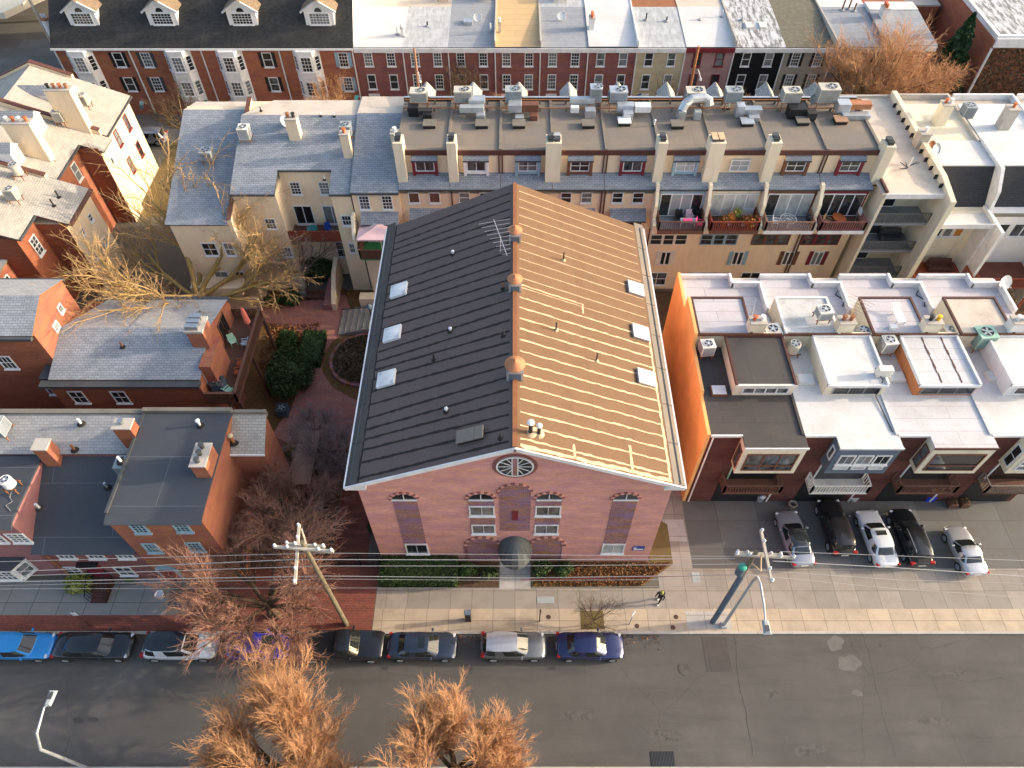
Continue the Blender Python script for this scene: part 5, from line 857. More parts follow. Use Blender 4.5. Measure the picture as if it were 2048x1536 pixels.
# roof things of the white row
zw9 = lambda X, Y: ZW; zw10 = lambda X, Y: 10.8
for k, (px, py, m, l) in enumerate([(1487, 668, 'stucco_ivory', 'square cream chimney with a white box behind the black penthouse roof'), (1690, 665, 'stucco_ivory', 'stained cream chimney under an antenna behind the bright penthouse roof'), (1848, 655, 'stucco_ivory', 'yellow-stained cream chimney behind the terracotta penthouse'), (2035, 660, 'stucco_white', 'pale blue-white chimney at the right edge of the white roofs')]):
    x = [17.5, 23.9, 30.15, 36.4][k]; chim(l, x, 35.25, 10.0, 11.7, 1.15, .8, m, (['terracotta', 'white'], ['rust', 'rust'], ['black', 'yellow'], ['white', 'white'])[k], group='chimneys of the white-roofed row')
for px, py, z, s, m, rd, l in [(1416, 690, 9.3, (.95, .85, .9), 'offwhite', 0, 'small unit on the black roof by the orange side wall'), (1544, 662, 9.3, (1.15, 1.0, 1.0), 'offwhite', 0, 'white unit behind the black penthouse, right of its chimney'), (1591, 688, 9.3, (.85, .85, .8), 'acbeige', 1, 'round rusty-topped unit between the first two penthouses'), (1652, 617, 10.85, (1.0, .9, .7), 'offwhite', 0, 'unit on the stained roof panel beside the bent antenna'), (1726, 662, 9.3, (.9, .9, .9), 'acgrey', 1, 'round grey unit right of the antenna chimney'), (1778, 684, 9.3, (.95, .9, 1.0), 'offwhite', 0, 'pink-rimmed unit left of the terracotta penthouse'), (1905, 658, 9.3, (.9, .8, .7), 'offwhite', 0, 'small leaning unit right of the yellow-stained chimney'), (1968, 672, 9.3, (1.3, 1.2, 1.2), 'mint', 0, 'large pale green unit with two fans at the right')]:
    x, y, _ = G(px, py, z + 1.2); acunit(l, (x, y, z), s, m, .45, group='units on the white-roofed row', roundt=bool(rd), rz=.1)
for px, py, l in [(1438, 780, 'square roof light on the black roof strip by the orange wall'), (1612, 757, 'square roof light left of the second penthouse'), (1794, 752, 'square roof light left of the terracotta penthouse'), (1990, 752, 'square roof light right of the terracotta penthouse')]:
    x, y, _ = G(px, py, ZW + .2); t = thing('skylight', l, 'skylight', (x, y, ZW), 'roof lights on the white-roofed row'); MB().box(x - .55, x + .55, y - .45, y + .45, ZW - .02, ZW + .2, 'brown_trim' if px < 1500 else 'offwhite').build('curb', t); MB().box(x - .48, x + .48, y - .38, y + .38, ZW + .2, ZW + .24, 'white').build('lid', t)
x, y, _ = G(1767, 745, 10.9); t = thing('air_conditioner', 'white side-blowing unit on the bright penthouse roof', 'air conditioner', (x, y, 10.56)); MB().box(x - .5, x + .5, y - .25, y + .25, 10.62, 11.4, 'offwhite').build('casing', t, bevel=.03); MB().box(x - .45, x + .45, y - .22, y + .22, 10.56, 10.62, 'steel').build('base', t)
x, y, _ = G(1795, 632, 10.95); t = thing('sun_lounger', 'white slatted sun lounger on the white roof panel', 'sun lounger', (x, y, 10.83)); b = MB(); [b.box(x - .33, x + .33, y - .8 + k * .12, y - .71 + k * .12, 11.15, 11.19, 'white') for k in range(9)]; b.build('seat', t); b = MB(); [b.ob((x, y + .28, 11.17), (1, 0, 0), Vector((0, .9, .35)).normalized(), Vector((0, -.35, .9)), -.33, .33, k * .12, k * .12 + .09, 0, .04, 'white') for k in range(6)]; b.build('backrest', t)
for ya in (-.7, .25):
    for s_ in (-1, 1): MB().box(x + s_ * .3 - .03, x + s_ * .3 + .03, y + ya, y + ya + .07, 10.83, 11.15, 'white').build('leg', t)
x, y, _ = G(1786, 655, 10.95); tag(MB().box(x - .25, x + .25, y - .2, y + .2, 10.83, 11.1, 'white').build('footstool'), 'small white footstool at the foot of the sun lounger', 'stool')
x, y, _ = G(2007, 563, 9.9); dish('white satellite dish on the rear corner of the white roofs', (x, 41.0, ZW), .6, .3, 'white', .6)
def yagi(label, x, y, z, h, n=8, L=2.4, m='steel', ang=.5):
    t = thing('tv_antenna', label, 'antenna', (x, y, z), 'television antennas'); MB().tube([(x, y, z), (x, y, z + h)], .03, m, 6).build('mast', t); a = Vector((math.cos(ang), math.sin(ang), .02)); p = Vector((-math.sin(ang), math.cos(ang), 0)); O = Vector((x, y, z + h)); b = MB(); b.tube([O - a * L / 2, O + a * L / 2], .022, m, 5)
    for k in range(n): q = O + a * (-L / 2 + L * k / (n - 1)); l = .3 + .08 * k; b.tube([q - p * l, q + p * l], .013, m, 4)
    b.build('rods', t)
yagi('thin metal antenna leaning over the lilac-white roof panel', 17.2, 36.0, 10.8, 1.5, 7, 1.8, 'steel', 1.2); yagi('pale branching antenna on the stained chimney', 24.0, 35.2, 11.8, 1.1, 9, 2.6, 'wood_tan', .9)
t = thing('roof_hatch', 'beige two-part hatch on the lilac-white roof behind the cream chimney', 'hatch', (18.7, 36.7, ZW)); MB().box(18.2, 19.2, 36.2, 37.2, ZW, ZW + .5, 'wood_tan').build('curb', t); MB().box(18.15, 19.25, 36.15, 37.25, ZW + .5, ZW + .56, 'offwhite').build('lid', t)
# ================= ANGLED-LOOKING CREAM AND BRICK HOUSES, TOP LEFT =================
zA = lambda X: 12.2 - .4 * abs(X + 48.8)
def eastface(t, X, y0, y1, m, ze=None):
    z = zA(X + .35) if ze is None else ze; b = MB(); b.box(-54, X, y0, y1, 0, z - .15, m); return b.build('wall', t)
def slope(t, X, y0, y1, west=True, m='shingle_cream', trim='brown'):
    b = MB(); b.slab([(-48.8, y0, 12.2), (X, y0, zA(X)), (X, y1, zA(X)), (-48.8, y1, 12.2)], .18, m, trim)
    if west: b.slab([(-57, y0, zA(-57)), (-48.8, y0, 12.2), (-48.8, y1, 12.2), (-57, y1, zA(-57))], .18, m, trim)
    b.build('roof', t); MB().box(X, X + .14, y0, y1, zA(X) - .2, zA(X) - .04, 'gutter').build('gutter', t)
def firewall(t, y, X0, X1, up=.5):
    b = MB(); pf = [(X0, zA(X0) - .5), (-48.8, 11.7), (X1, zA(X1) - .5), (X1, zA(X1) + up), (-48.8, 12.2 + up), (X0, zA(X0) + up)]
    b.raw([(x, yy, z) for yy in (y - .18, y + .18) for x, z in pf], [tuple(range(6)), tuple(reversed(range(6, 12)))] + [(k, 6 + k, 6 + (k + 1) % 6, (k + 1) % 6) for k in range(6)], 'stucco_cream')
    for a, c_ in ((X0, -48.8), (-48.8, X1)): b.slab([(a, y - .24, zA(a) + up + .07), (c_, y - .24, zA(c_) + up + .07), (c_, y + .24, zA(c_) + up + .07), (a, y + .24, zA(a) + up + .07)], .08, 'brown')
    b.build('fire_wall', t)
def adorm(t, y, X=-43.3):
    b = MB(); w2 = .7; z0 = zA(X); zs = z0 + 1.55; zk = z0 + 2.15; L = 4.2
    b.raw([(X, y - w2, z0), (X, y + w2, z0), (X, y + w2, zs), (X, y, zk), (X, y - w2, zs)], [(0, 1, 2, 3, 4)], 'white'); b.raw([(X, y - w2, z0), (X, y - w2, zs), (X - L, y - w2, zs)], [(0, 1, 2)], 'white'); b.raw([(X, y + w2, z0), (X, y + w2, zs), (X - L, y + w2, zs)], [(0, 2, 1)], 'white'); d = b.build('dormer', t)
    b = MB(); b.slab([(X + .1, y - w2 - .08, zs - .03), (X + .1, y, zk + .03), (X - L - 1, y, zk + .03), (X - L, y - w2 - .08, zs - .03)], .05, 'shingle_grey', 'white'); b.slab([(X + .1, y, zk + .03), (X + .1, y + w2 + .08, zs - .03), (X - L, y + w2 + .08, zs - .03), (X - L - 1, y, zk + .03)], .05, 'shingle_grey', 'white'); b.build('dormer_roof', d)
    win(d, (X, y, z0 + .35), (0, 1, 0), .85, 1.15, 'white', nx=2, ny=2, glass='glass_blind')
def ewin(t, X, y, z, w=.9, h=1.4, fr='white', **k): return win(t, (X, y, z), (0, 1, 0), w, h, fr, **k)
t = thing('stucco_house', 'sunlit cream stucco house with brown trim, farthest of the joined left houses', 'house', (-46, 66.5, 0), 'joined houses on the left'); eastface(t, -40.6, 63.0, 69.6, 'stucco_cream'); b = MB(); b.raw([(-57, 69.6, 0), (-40.6, 69.6, 0), (-40.6, 69.6, zA(-40.6)), (-48.8, 69.6, 12.1), (-57, 69.6, zA(-57))], [(4, 3, 2, 1, 0)], 'stucco_cream'); b.build('gable_wall', t); slope(t, -40.2, 62.6, 69.8); firewall(t, 69.8, -57, -45.2, .3); firewall(t, 62.6, -57, -40.6)
for y, zz, m in ((64.8, 6.2, 'maroon'), (67.6, 6.2, 'maroon'), (64.8, 3.0, 'maroon'), (67.6, 3.0, 'maroon')): ewin(t, -40.6, y, zz, .85, 1.7, m, nx=1, ny=2)
adorm(t, 65.9)
t = thing('stucco_house', 'cream and brick house between the two wide cream chimneys, with white roof dormers', 'house', (-46, 58.5, 0), 'joined houses on the left'); eastface(t, -42.2, 54.9, 60.2, 'brick_orange'); b = MB(); b.box(-54, -40.1, 60.2, 62.42, 0, zA(-39.9) - .1, 'stucco_cream'); b.box(-42.2, -40.12, 60.17, 60.2, 0, zA(-41) - .1, 'brick_rust'); b.build('side_wing', t)
slope(t, -41.8, 54.85, 60.2, trim='gutter'); b = MB(); b.slab([(-48.8, 60.2, 12.2), (-39.7, 60.2, zA(-39.7)), (-39.7, 62.42, zA(-39.7)), (-48.8, 62.42, 12.2)], .18, 'shingle_cream', 'brown'); b.build('wing_roof', t); adorm(t, 60.6, -44.6); adorm(t, 55.6, -44.6); ewin(t, -42.2, 58.4, 6.7, 1.0, 1.8, nx=1, ny=2); ewin(t, -42.2, 56.3, 3.0, 1.0, 1.6); ewin(t, -40.1, 61.3, 6.4, .5, .8, nx=1, ny=1); firewall(t, 54.75, -57, -42.5, .25)
t = thing('stucco_house', 'brick house with a cream bay wing, nearest of the joined left houses', 'house', (-46, 50.5, 0), 'joined houses on the left'); eastface(t, -42.2, 46.8, 49.8, 'brick_rust'); b = MB(); b.box(-54, -39.6, 49.8, 54.8, 0, zA(-39.4) - .1, 'stucco_cream'); b.box(-54, -39.62, 49.77, 49.8, 0, zA(-40) - .3, 'brick_rust'); b.box(-57, -42.22, 46.77, 46.8, 0, 9.0, 'brick_rust'); b.build('side_wing', t)
slope(t, -41.8, 46.6, 49.8, trim='gutter'); b = MB(); b.slab([(-48.8, 49.8, 12.2), (-39.3, 49.8, zA(-39.3)), (-39.3, 54.8, zA(-39.3)), (-48.8, 54.8, 12.2)], .18, 'shingle_cream', 'wood_brown'); b.build('wing_roof', t); b = MB(); b.box(-39.3, -39.0, 49.8, 54.8, zA(-39.3) - .25, zA(-39.3) - .05, 'wood_brown'); b.build('gutter', t)
adorm(t, 50.6, -44.6); ewin(t, -42.2, 48.4, 6.2, 1.0, 1.9, nx=2, ny=4)
for y, z in ((51.2, 5.9), (53.2, 5.9), (50.9, 3.2), (53.2, 3.0)): ewin(t, -39.6, y, z, .6, .8, nx=1, ny=2)
for x, y, z1, caps, l in [(-42.5, 62.6, 13.7, ('rubber', 'rust', 'terracotta', 'rust'), 'wide cream chimney wall crowded with dark and orange pots, far end of the left group'), (-44.0, 57.2, 13.7, ('white', 'terracotta', 'white', 'terracotta'), 'wide cream chimney wall with white and orange pots, middle of the left group')]: chim(l, x, y, zA(x) - .6, z1, 2.4, .85, 'stucco_cream', caps, group='wide cream chimneys')
for px, py, l in [(176, 205, 'tan unit between the far cream chimney and a dormer'), (128, 238, 'tan unit on a wooden stand beside the second dormer'), (44, 345, 'round-topped tan unit on a stand left of the third dormer'), (36, 393, 'tan unit on a stand right of the nearest dormer')]:
    x, y, z = GF(px, py + 12, lambda X, Y: zA(X)); acunit(l, (x, y, zA(x)), (.85, .85, .95), 'acbeige', .55, group='units on the joined left houses', roundt=px == 44)
zAf = lambda X, Y: zA(X)
for px, py, l in [(118, 395, 'upper of two leaning black pipes on the shaded shingles'), (108, 412, 'lower of two leaning black pipes on the shaded shingles')]: pipe(px, py, .75, .07, 'rubber', l, zAf, group='black pipes on the left shingles')
t = thing('brick_house', 'low brick house with a sliding door and a red deck rail, left edge', 'house', (-47, 46, 0)); MB().box(-60, -44.3, 42.8, 46.7, 0, 7.0, 'brick_orange').build('wall', t); b = MB(); b.slab([(-60, 42.6, 8.4), (-45.0, 42.6, 8.4), (-43.9, 44.7, 7.0), (-43.9, 46.7, 7.0), (-60, 46.7, 7.8)], .15, 'shingle_pale', 'gutter') if False else b.slab([(-60, 42.6, 8.0), (-44.1, 42.6, 7.1), (-44.1, 46.7, 7.1), (-60, 46.7, 8.0)], .2, 'shingle_pale', 'wood_grey'); b.build('roof', t); ewin(t, -44.3, 45, 4.2, 1.7, 2.0, nx=2, ny=1); fo = MB().box(-44.3, -41.6, 42.8, 46.5, 3.6, 3.8, 'wood_orange').build('deck', t); railing(fo, [(-44.2, 46.4), (-41.7, 46.4), (-41.7, 43)], 3.8, 1.0, 'wood_orange')
t = thing('brick_house', 'brick house with a sunlit orange gable wall and grey shingles, at the left edge', 'house', (-40, 37.4, 0))
b = MB(); pf = [(34.7, 0), (40.1, 0), (40.1, 10.8), (37.4, 11.95), (34.7, 10.8)]; b.raw([(x, y, z) for x in (-60, -34.95) for y, z in pf], [(4, 3, 2, 1, 0), (5, 6, 7, 8, 9)] + [(k, (k + 1) % 5, 5 + (k + 1) % 5, 5 + k) for k in range(5)], 'brick_rust'); b.build('wall', t)
MB().raw([(-34.93, y, z) for y, z in pf], [(0, 1, 2, 3, 4)], 'brick_orange').build('gable_wall', t)  # brighter brick skin on the east face, sunlight put into its colour
b = MB(); b.slab([(-60, 34.5, 10.9), (-34.9, 34.5, 10.9), (-34.9, 37.4, 12.1), (-60, 37.4, 12.1)], .12, 'shingle_grey', 'rust'); b.slab([(-60, 37.4, 12.1), (-34.9, 37.4, 12.1), (-34.9, 40.3, 10.9), (-60, 40.3, 10.9)], .12, 'shingle_pale', 'rust'); b.box(-60, -34.95, 34.2, 34.5, 10.6, 10.85, 'gutter'); b.box(-60, -34.95, 40.3, 40.5, 10.6, 10.85, 'gutter'); b.build('roof', t)
ewin(t, -34.93, 38.3, 9.4, .6, .7, nx=3, ny=1); ewin(t, -34.93, 36.9, 8.85, .7, .8, nx=1, ny=1, glass='glass_blind', sill=False)
for x, z, w_ in ((-38.6, 6.9, 1.1), (-36.8, 3.6, 1.2)): win(t, (x, 34.7, z), (1, 0, 0), w_, 1.5, nx=3, ny=2)
t = thing('brick_house', 'brick house with a wide grey shingled roof and an east terrace, left of the courtyard', 'house', (-29, 32.7, 0)); xa, xb = -34.9, -23.65
b = MB(); pf = [(32.75, 0), (41.6, 0), (41.6, 7.3), (37.2, 8.65), (32.75, 7.3)]; b.raw([(x, y, z) for x in (xa, xb) for y, z in pf], [(4, 3, 2, 1, 0), (5, 6, 7, 8, 9)] + [(k, (k + 1) % 5, 5 + (k + 1) % 5, 5 + k) for k in range(5)], 'brick_rust'); b.build('wall', t); MB().raw([(xb + .015, y, z) for y, z in pf], [(0, 1, 2, 3, 4)], 'brick_orange').build('gable_wall', t)  # east gable skin of brighter brick: sun put into the colour
b = MB(); b.slab([(xa - .02, 33.1, 7.55), (xb + .12, 33.1, 7.55), (xb + .12, 37.2, 8.8), (xa - .02, 37.2, 8.8)], .1, 'shingle_grey', 'rust'); b.slab([(xa - .02, 37.2, 8.8), (xb + .12, 37.2, 8.8), (xb + .12, 41.4, 7.55), (xa + 1.6, 41.4, 7.55)], .1, 'shingle_pale', 'rust'); b.box(xa - .6, xb + .1, 32.5, 33.1, 7.2, 7.45, 'gutter'); b.box(xa + .4, xb + .1, 41.4, 41.9, 7.2, 7.42, 'gutter'); b.box(xa - .9, xa, 33.3, 34.65, 7.2, 7.4, 'gutter'); b.build('roof', t)
for x in (-33.3, -30.1): win(t, (x, 32.75, 5.1), (1, 0, 0), 1.15, 1.5, nx=2, ny=2); win(t, (x + .6, 32.75, 1.7), (1, 0, 0), 1.15, 1.5, 'offwhite', nx=2, ny=2, glass='glass_dark')
b = MB(); b.box(xb - .8, xb + .45, 35.6, 37.0, 0, 10.0, 'brick_orange'); b.box(xb - .88, xb + .5, 35.5, 37.1, 10.0, 10.2, 'concrete'); c = b.build('chimney', t); b = MB(); [b.box(xb - .75, xb + .2, 35.65 + k * .5, 36.05 + k * .5, 10.2, 10.55, 'steel') for k in range(3)]; b.build('flue_cap', c)
b = MB(); b.box(xb + .02, xb + .9, 33.8, 36.6, 5.4, 8.2, 'brick_orange'); b.build('chimney_breast', t)
fo = MB().box(xb + .02, -21.2, 32.6, 41.5, 5.2, 5.4, 'wood_brown').build('terrace', t); b = MB()
for k in range(16): b.box(xb + .05 + k * .153, xb + .17 + k * .153, 32.62, 41.48, 5.4, 5.42, 'wood_brown')
b.build('decking', fo); railing(fo, [(xb + .1, 32.65), (-21.25, 32.65), (-21.25, 41.45), (xb + .1, 41.45)], 5.4, 1.1, 'wood_brown', gap=.15, bal=.04, rail=.22)
for k, y in enumerate((32.7, 37.2, 41.3)): MB().box(-21.35, -21.15, y, y + .2, 0, 5.2, 'wood_brown').build('post', fo)
ewin(t, xb + .03, 39.2, 5.5, 1.6, 2.1, 'brown_trim', nx=2, ny=1, glass='glass_dark', sill=False, name='terrace_door'); ewin(t, xb + .03, 34.4, 5.5, .01 + 1.2, 2.0, 'white', nx=1, ny=1, sill=False, glass='glass_dark'); ewin(t, xb + .03, 35.6, 1.4, 1.4, 1.8, 'brown_trim', nx=2, ny=1)
acunit('charcoal condenser on the brown terrace', (-22.9, 33.9, 5.42), (.95, .95, .9), 'gutter', .05, group='condensers by the courtyard'); acunit('charcoal condenser on the ground by the round bush', (-19.6, 35.3, 0), (.9, .9, .9), 'gutter', .05, group='condensers by the courtyard')
pipe(246, 694, .55, .07, 'rust', 'short rusty pipe on the wide grey shingled roof by the courtyard', lambda X, Y: 8.8 - .305 * abs(Y - 37.2), group='pipes on the near left roofs')
def chair(label, loc, m, rz=0, group=None, s=1.0):
    t = thing('chair', label, 'chair', loc, group, rz); MB().box(-.26 * s, .26 * s, -.26 * s, .26 * s, .40, .45, m).build('seat', t, local=True); MB().ob((0, .24 * s, .45), (1, 0, 0), (0, 1, 0), Vector((0, .25, 1)).normalized(), -.26 * s, .26 * s, 0, .05, 0, .5, m).build('backrest', t, local=True)
    for x in (-1, 1):
        MB().box(x * .27 - .03, x * .27 + .03, -.24, .26, .62, .66, m).build('armrest', t, local=True)
        for y in (-1, 1): MB().box(x * .24 * s - .025, x * .24 * s + .025, y * .22 - .025, y * .22 + .025, 0, .64 if y < 0 else .45, m).build('leg', t, local=True)
    return t
for x, y, rz, m, l in [(-22.9, 38.4, .6, 'mint', 'pale green chair nearer the wall on the brown terrace'), (-21.9, 38.2, -1.5, 'galv', 'pale grey chair at the outer rail of the brown terrace'), (-22.0, 33.4, 2.6, 'mint', 'pale green chair at the near end of the brown terrace'), (-21.75, 35.2, -1.4, 'wood_orange', 'wooden chair at the outer rail, nearer end of the terrace'), (-21.75, 36.1, -1.4, 'wood_orange', 'second wooden chair at the outer rail of the terrace')]: chair(l, (x, y, 5.42), m, rz, 'chairs on the brown terrace')
t = thing('parasol', 'closed coral parasol on the brown terrace', 'parasol', (-21.8, 39.8, 5.42)); MB().cyl(-21.8, 39.8, 5.42, 8.3, .03, 'coral').build('pole', t); MB().lathe(-21.8, 39.8, [(.05, 6.4), (.26, 6.6), (.22, 7.2), (.2, 7.6), (.12, 8.1), (.02, 8.35)], 'coral', 9).build('canopy', t)
# ---- near left block ----
t = thing('brick_house', 'tall brick house with a blue-black flat roof and light blue windows', 'house', (-22.4, 20.5, 0)); xa, xb = -25.35, -19.45
b = MB(); b.box(xa, xb - .02, 20.5, 28.5, 0, 9.45, 'brick_orange'); b.build('wall', t); b = MB(); b.box(xb - .02, xb, 20.5, 28.5, 0, 9.5, 'brick_orange'); b.build('side_wall', t); b = MB(); b.slab([(xa - .1, 20.9, 9.62), (xb + .02, 20.9, 9.62), (xb + .02, 28.5, 9.75), (xa - .1, 28.5, 9.75)], .15, 'roof_blueblack'); b.slab([(xa - .1, 20.25, 9.4), (xb + .02, 20.25, 9.4), (xb + .02, 20.9, 9.64), (xa - .1, 20.9, 9.64)], .15, 'roof_blueblack', 'gutter'); b.box(xa - .12, xa + .05, 20.9, 28.5, 9.65, 9.8, 'gutter'); b.box(xa - .12, xb + .05, 28.5, 28.8, 9.3, 10.0, 'wood_grey'); b.build('roof', t)
for px, py, fr in [(287, 1053, 'blue_trim'), (371, 1051, 'blue_trim'), (312, 1092, 'blue_trim'), (398, 1090, 'blue_trim')]: x, y, z = GY(px, py + 12, 20.5); win(t, (x, 20.5, z), (1, 0, 0), 1.0, 1.35, fr, nx=3, ny=4, t=.13)
x, y, z = GY(335, 1140, 20.5); b = MB(); pa = archpts(x - .75, x + .75, .3, 2.2, .5, 8); b.raw([(q, 20.4, z_) for q, z_ in pa] + [(q, 20.5, z_) for q, z_ in pa], [tuple(range(len(pa)))] + [(i, len(pa) + i, len(pa) + (i + 1) % len(pa), (i + 1) % len(pa)) for i in range(len(pa))], 'blue_trim'); b.box(x - .5, x + .5, 20.36, 20.4, .3, 2.2, 'maroon'); b.build('door', t)
t2 = thing('brick_house', 'brick lean-to with a small pale shingled roof against the tall left house', 'house', (-18.3, 26.3, 0)); MB().prism(rect(-19.44, -17.2, 26.3, 28.6), 0, [8.0, 8.0, 9.3, 9.3], 'brick_orange').build('wall', t2); b = MB(); b.slab([(-19.44, 26.2, 8.15), (-17.1, 26.2, 8.15), (-17.1, 28.55, 9.5), (-19.44, 28.55, 9.5)], .12, 'shingle_cream', 'rust'); b.box(-19.44, -17.1, 28.55, 28.8, 9.2, 9.75, 'wood_grey'); b.box(-19.44, -17.1, 26.1, 26.2, 8.0, 8.15, 'white'); b.build('roof', t2)
t = thing('brick_house', 'low brick house with a sloping blue-black roof and black front steps, near left', 'house', (-28.8, 20.6, 0)); xa, xb = -32.3, -25.36
b = MB(); b.prism(rect(xa, xb, 20.6, 26.2), 0, [5.0, 5.0, 7.6, 7.6], 'brick_red'); b.box(xa, xb, 26.2, 28.5, 0, 8.0, 'brick_red'); b.build('wall', t); b = MB(); b.slab([(xa, 20.25, 5.02), (xb, 20.25, 5.02), (xb, 26.2, 7.85), (xa, 26.2, 7.85)], .16, 'roof_blueblack', 'gutter'); b.slab([(-39, 26.15, 8.2), (xb, 26.15, 8.2), (xb, 28.5, 9.55), (-38, 28.5, 9.55)], .12, 'shingle_pale', 'maroon'); b.box(-41, xb - .12, 28.5, 28.85, 9.0, 9.75, 'wood_grey'); b.build('roof', t)
for px in (131, 190, 249): x, y, z = GY(px, 1110, 20.6); win(t, (x, 20.6, 3.75), (1, 0, 0), 1.15, 1.1, nx=3, ny=2)
for px in (152, 255): x, y, z = GY(px, 1146, 20.6); win(t, (x, 20.6, .9), (1, 0, 0), 1.2, 1.4, nx=2, ny=2); shrub('flower_box', 'green window box under the low brick house, ' + ('left window' if px == 152 else 'right window'), 'window box', (x, 20.3, .55), (.5, .2, .18), 260, .05, 'leaf_green', px, 'window boxes'); 
x, y, z = GY(205, 1150, 20.6); b = MB(); b.box(x - .55, x + .55, 20.5, 20.62, .75, 3.0, 'maroon'); b.box(x - .7, x + .7, 20.2, 20.6, 3.0, 3.15, 'black'); b.build('door', t); b = MB(); b.tube([(xa + .6, 20.5, 5), (xa + .6, 20.5, .1)], .06, 'rust', 8); b.build('downspout', t)
ts = thing('front_steps', 'black iron-railed steps up to the low brick house', 'steps', (x, 20.0, 0)); 
for k in range(4): MB().box(x - .55, x + .55, 18.85 + k * .3, 19.15 + k * .3, .02, .2 + k * .18, 'brown').build('step', ts)
MB().box(x - .6, x + .6, 20.0, 20.6, .02, .82, 'brown').build('landing', ts)
for s_ in (-1, 1):
    b = MB(); b.tube([(x + s_ * .6, 18.9, 1.05), (x + s_ * .6, 20.05, 1.75), (x + s_ * .6, 20.55, 1.75)], .035, 'black', 6)
    for k in range(9): yy = 18.9 + k * .2; zt = 1.05 + min(.7, (yy - 18.9) * .61); b.box(x + s_ * .6 - .015, x + s_ * .6 + .015, yy - .015, yy + .015, .05, zt, 'black')
    b.build('railing', ts)
t = thing('brick_house', 'mauve brick house with a flat dark roof and a white bay window, bottom left corner', 'house', (-36, 21, 0)); b = MB(); b.box(-60, xa - .003, 21.0, 26.2, 0, 7.9, 'brick_mauve'); b.box(-60, xa - .003, 26.2, 28.5, 0, 8.0, 'brick_red'); b.build('wall', t); b = MB(); b.box(-60, xa, 21.3, 26.15, 7.9, 8.05, 'roof_blueblack'); b.slab([(-60, 20.7, 7.75), (xa, 20.7, 7.75), (xa, 21.3, 8.06), (-60, 21.3, 8.06)], .12, 'roof_blueblack', 'gutter'); b.build('roof', t)
for px in (5, 52): x, y, z = GY(px, 1088, 21); win(t, (x, 21, 5.4), (1, 0, 0), 1.25, 1.3, nx=3, ny=4)
x, y, z = GY(12, 1120, 21); b = MB(); b.prism([(x - 1.5, 21), (x - .9, 20.1), (x + .9, 20.1), (x + 1.5, 21)], 1.0, 2.9, 'white'); bo = b.build('bay', t); win(bo, (x, 20.1, 1.3), (1, 0, 0), 1.6, 1.4, nx=4, ny=3); win(bo, (x + 1.2, 20.55, 1.3), Vector((.55, .83, 0)), .9, 1.4, nx=1, ny=2); b = MB(); b.prism([(x - 1.6, 21), (x - .95, 20.0), (x + .95, 20.0), (x + 1.6, 21)], 2.9, 3.05, 'roof_blueblack'); b.build('bay_roof', t)
chim('orange-sided chimney with a pale rim and three dark flues on the tall left roof', -19.95, 24.3, 9.7, 11.0, .95, 1.7, 'brick_orange', ('gutter', 'gutter', 'gutter'), group='brick chimneys near left'); chim('square brick chimney with a dark open top at the edge of the pale shingles', -31.5, 26.0, 8.0, 9.6, .95, .85, 'brick_orange', (), group='brick chimneys near left'); chim('brick chimney with a silver pipe, left edge of the tall blue-black roof', -25.9, 26.9, 9.0, 10.7, 1.2, .8, 'brick_rust', ('steel',), group='brick chimneys near left')
acunit('large grey-green condenser on a stand at the left edge of the pale shingles', (-34.9, 27.3, 8.85), (1.1, 1.1, 1.0), 'acgrey', .5, group='units on the near left roofs'); acunit('round white fan unit on rusty legs, on the blue-black roof', (-33.0, 23.5, 8.05), (.75, .75, .7), 'white', .6, group='units on the near left roofs', roundt=True); acunit('grey unit tucked against the tall roof, beside a leaning board', (-26.3, 25.3, 7.4), (1.0, 1.0, .9), 'acgrey', .3, group='units on the near left roofs')
zf5 = lambda X, Y: 9.7
for px, py, m, l, f in [(401, 852, 'white', 'white mushroom vent at the back of the tall blue-black roof', lambda X, Y: 9.72), (243, 924, 'white', 'small white pipe at the left edge of the tall roof', lambda X, Y: 9.7), (216, 975, 'galv', 'leaning galvanised flue on the low blue-black roof', lambda X, Y: 5.02 + (Y - 20.25) * .475), (80, 1017, 'galv', 'galvanised flue at the joint of the two blue-black roofs', lambda X, Y: 8.05), (163, 848, 'white', 'white pipe on the pale shingles near the back edge', lambda X, Y: 9.3), (150, 900, 'rust', 'short rusty pipe low on the pale shingles', lambda X, Y: 8.4)]: pipe(px, py, .6, .09, m, l, f, cap='white' if px == 401 else None, group='pipes on the near left roofs')
pipe(468, 885, .8, .11, 'copper_cap', 'tan round flue on the lean-to roof', lambda X, Y: 8.15 + (Y - 26.2) * .57, cap='seam_cream', group='pipes on the near left roofs')
# top-left corner: canopy, transformer pole
t = thing('canopy', 'tan drive-through canopy on white posts with yellow bases, top left corner', 'canopy', (-66, 100, 0)); MB().prism([(-90, 96), (-67, 96), (-62.5, 104), (-62.5, 120), (-90, 120)], 4.2, 5.0, 'stucco_ivory').build('roof', t); MB().box(-62.6, -62.4, 104, 120, 4.3, 4.9, 'wood_tan').build('fascia', t); MB().box(-61.9, -61.4, 104.5, 105.0, 0, 4.4, 'offwhite').build('post', t); MB().box(-62.1, -61.2, 104.3, 105.2, 0, 1.0, 'yellow').build('bollard', t)
x, y, z = G(35, 160, 0); x, y = -55.5, 85.0; t = thing('transformer_pole', 'weathered pole carrying a white transformer can, top left corner', 'utility pole', (x, y, 0)); MB().tube([(x, y, 0), (x, y, 13.2)], [.2, .14], 'crossarm', 10).build('pole', t); MB().box(x - 1.6, x + 1.6, y - .12, y + .02, 12.2, 12.4, 'crossarm').build('crossarm', t); MB().box(x - .1, x + .04, y - 1.6, y + 1.6, 11.7, 11.9, 'crossarm').build('crossarm', t)
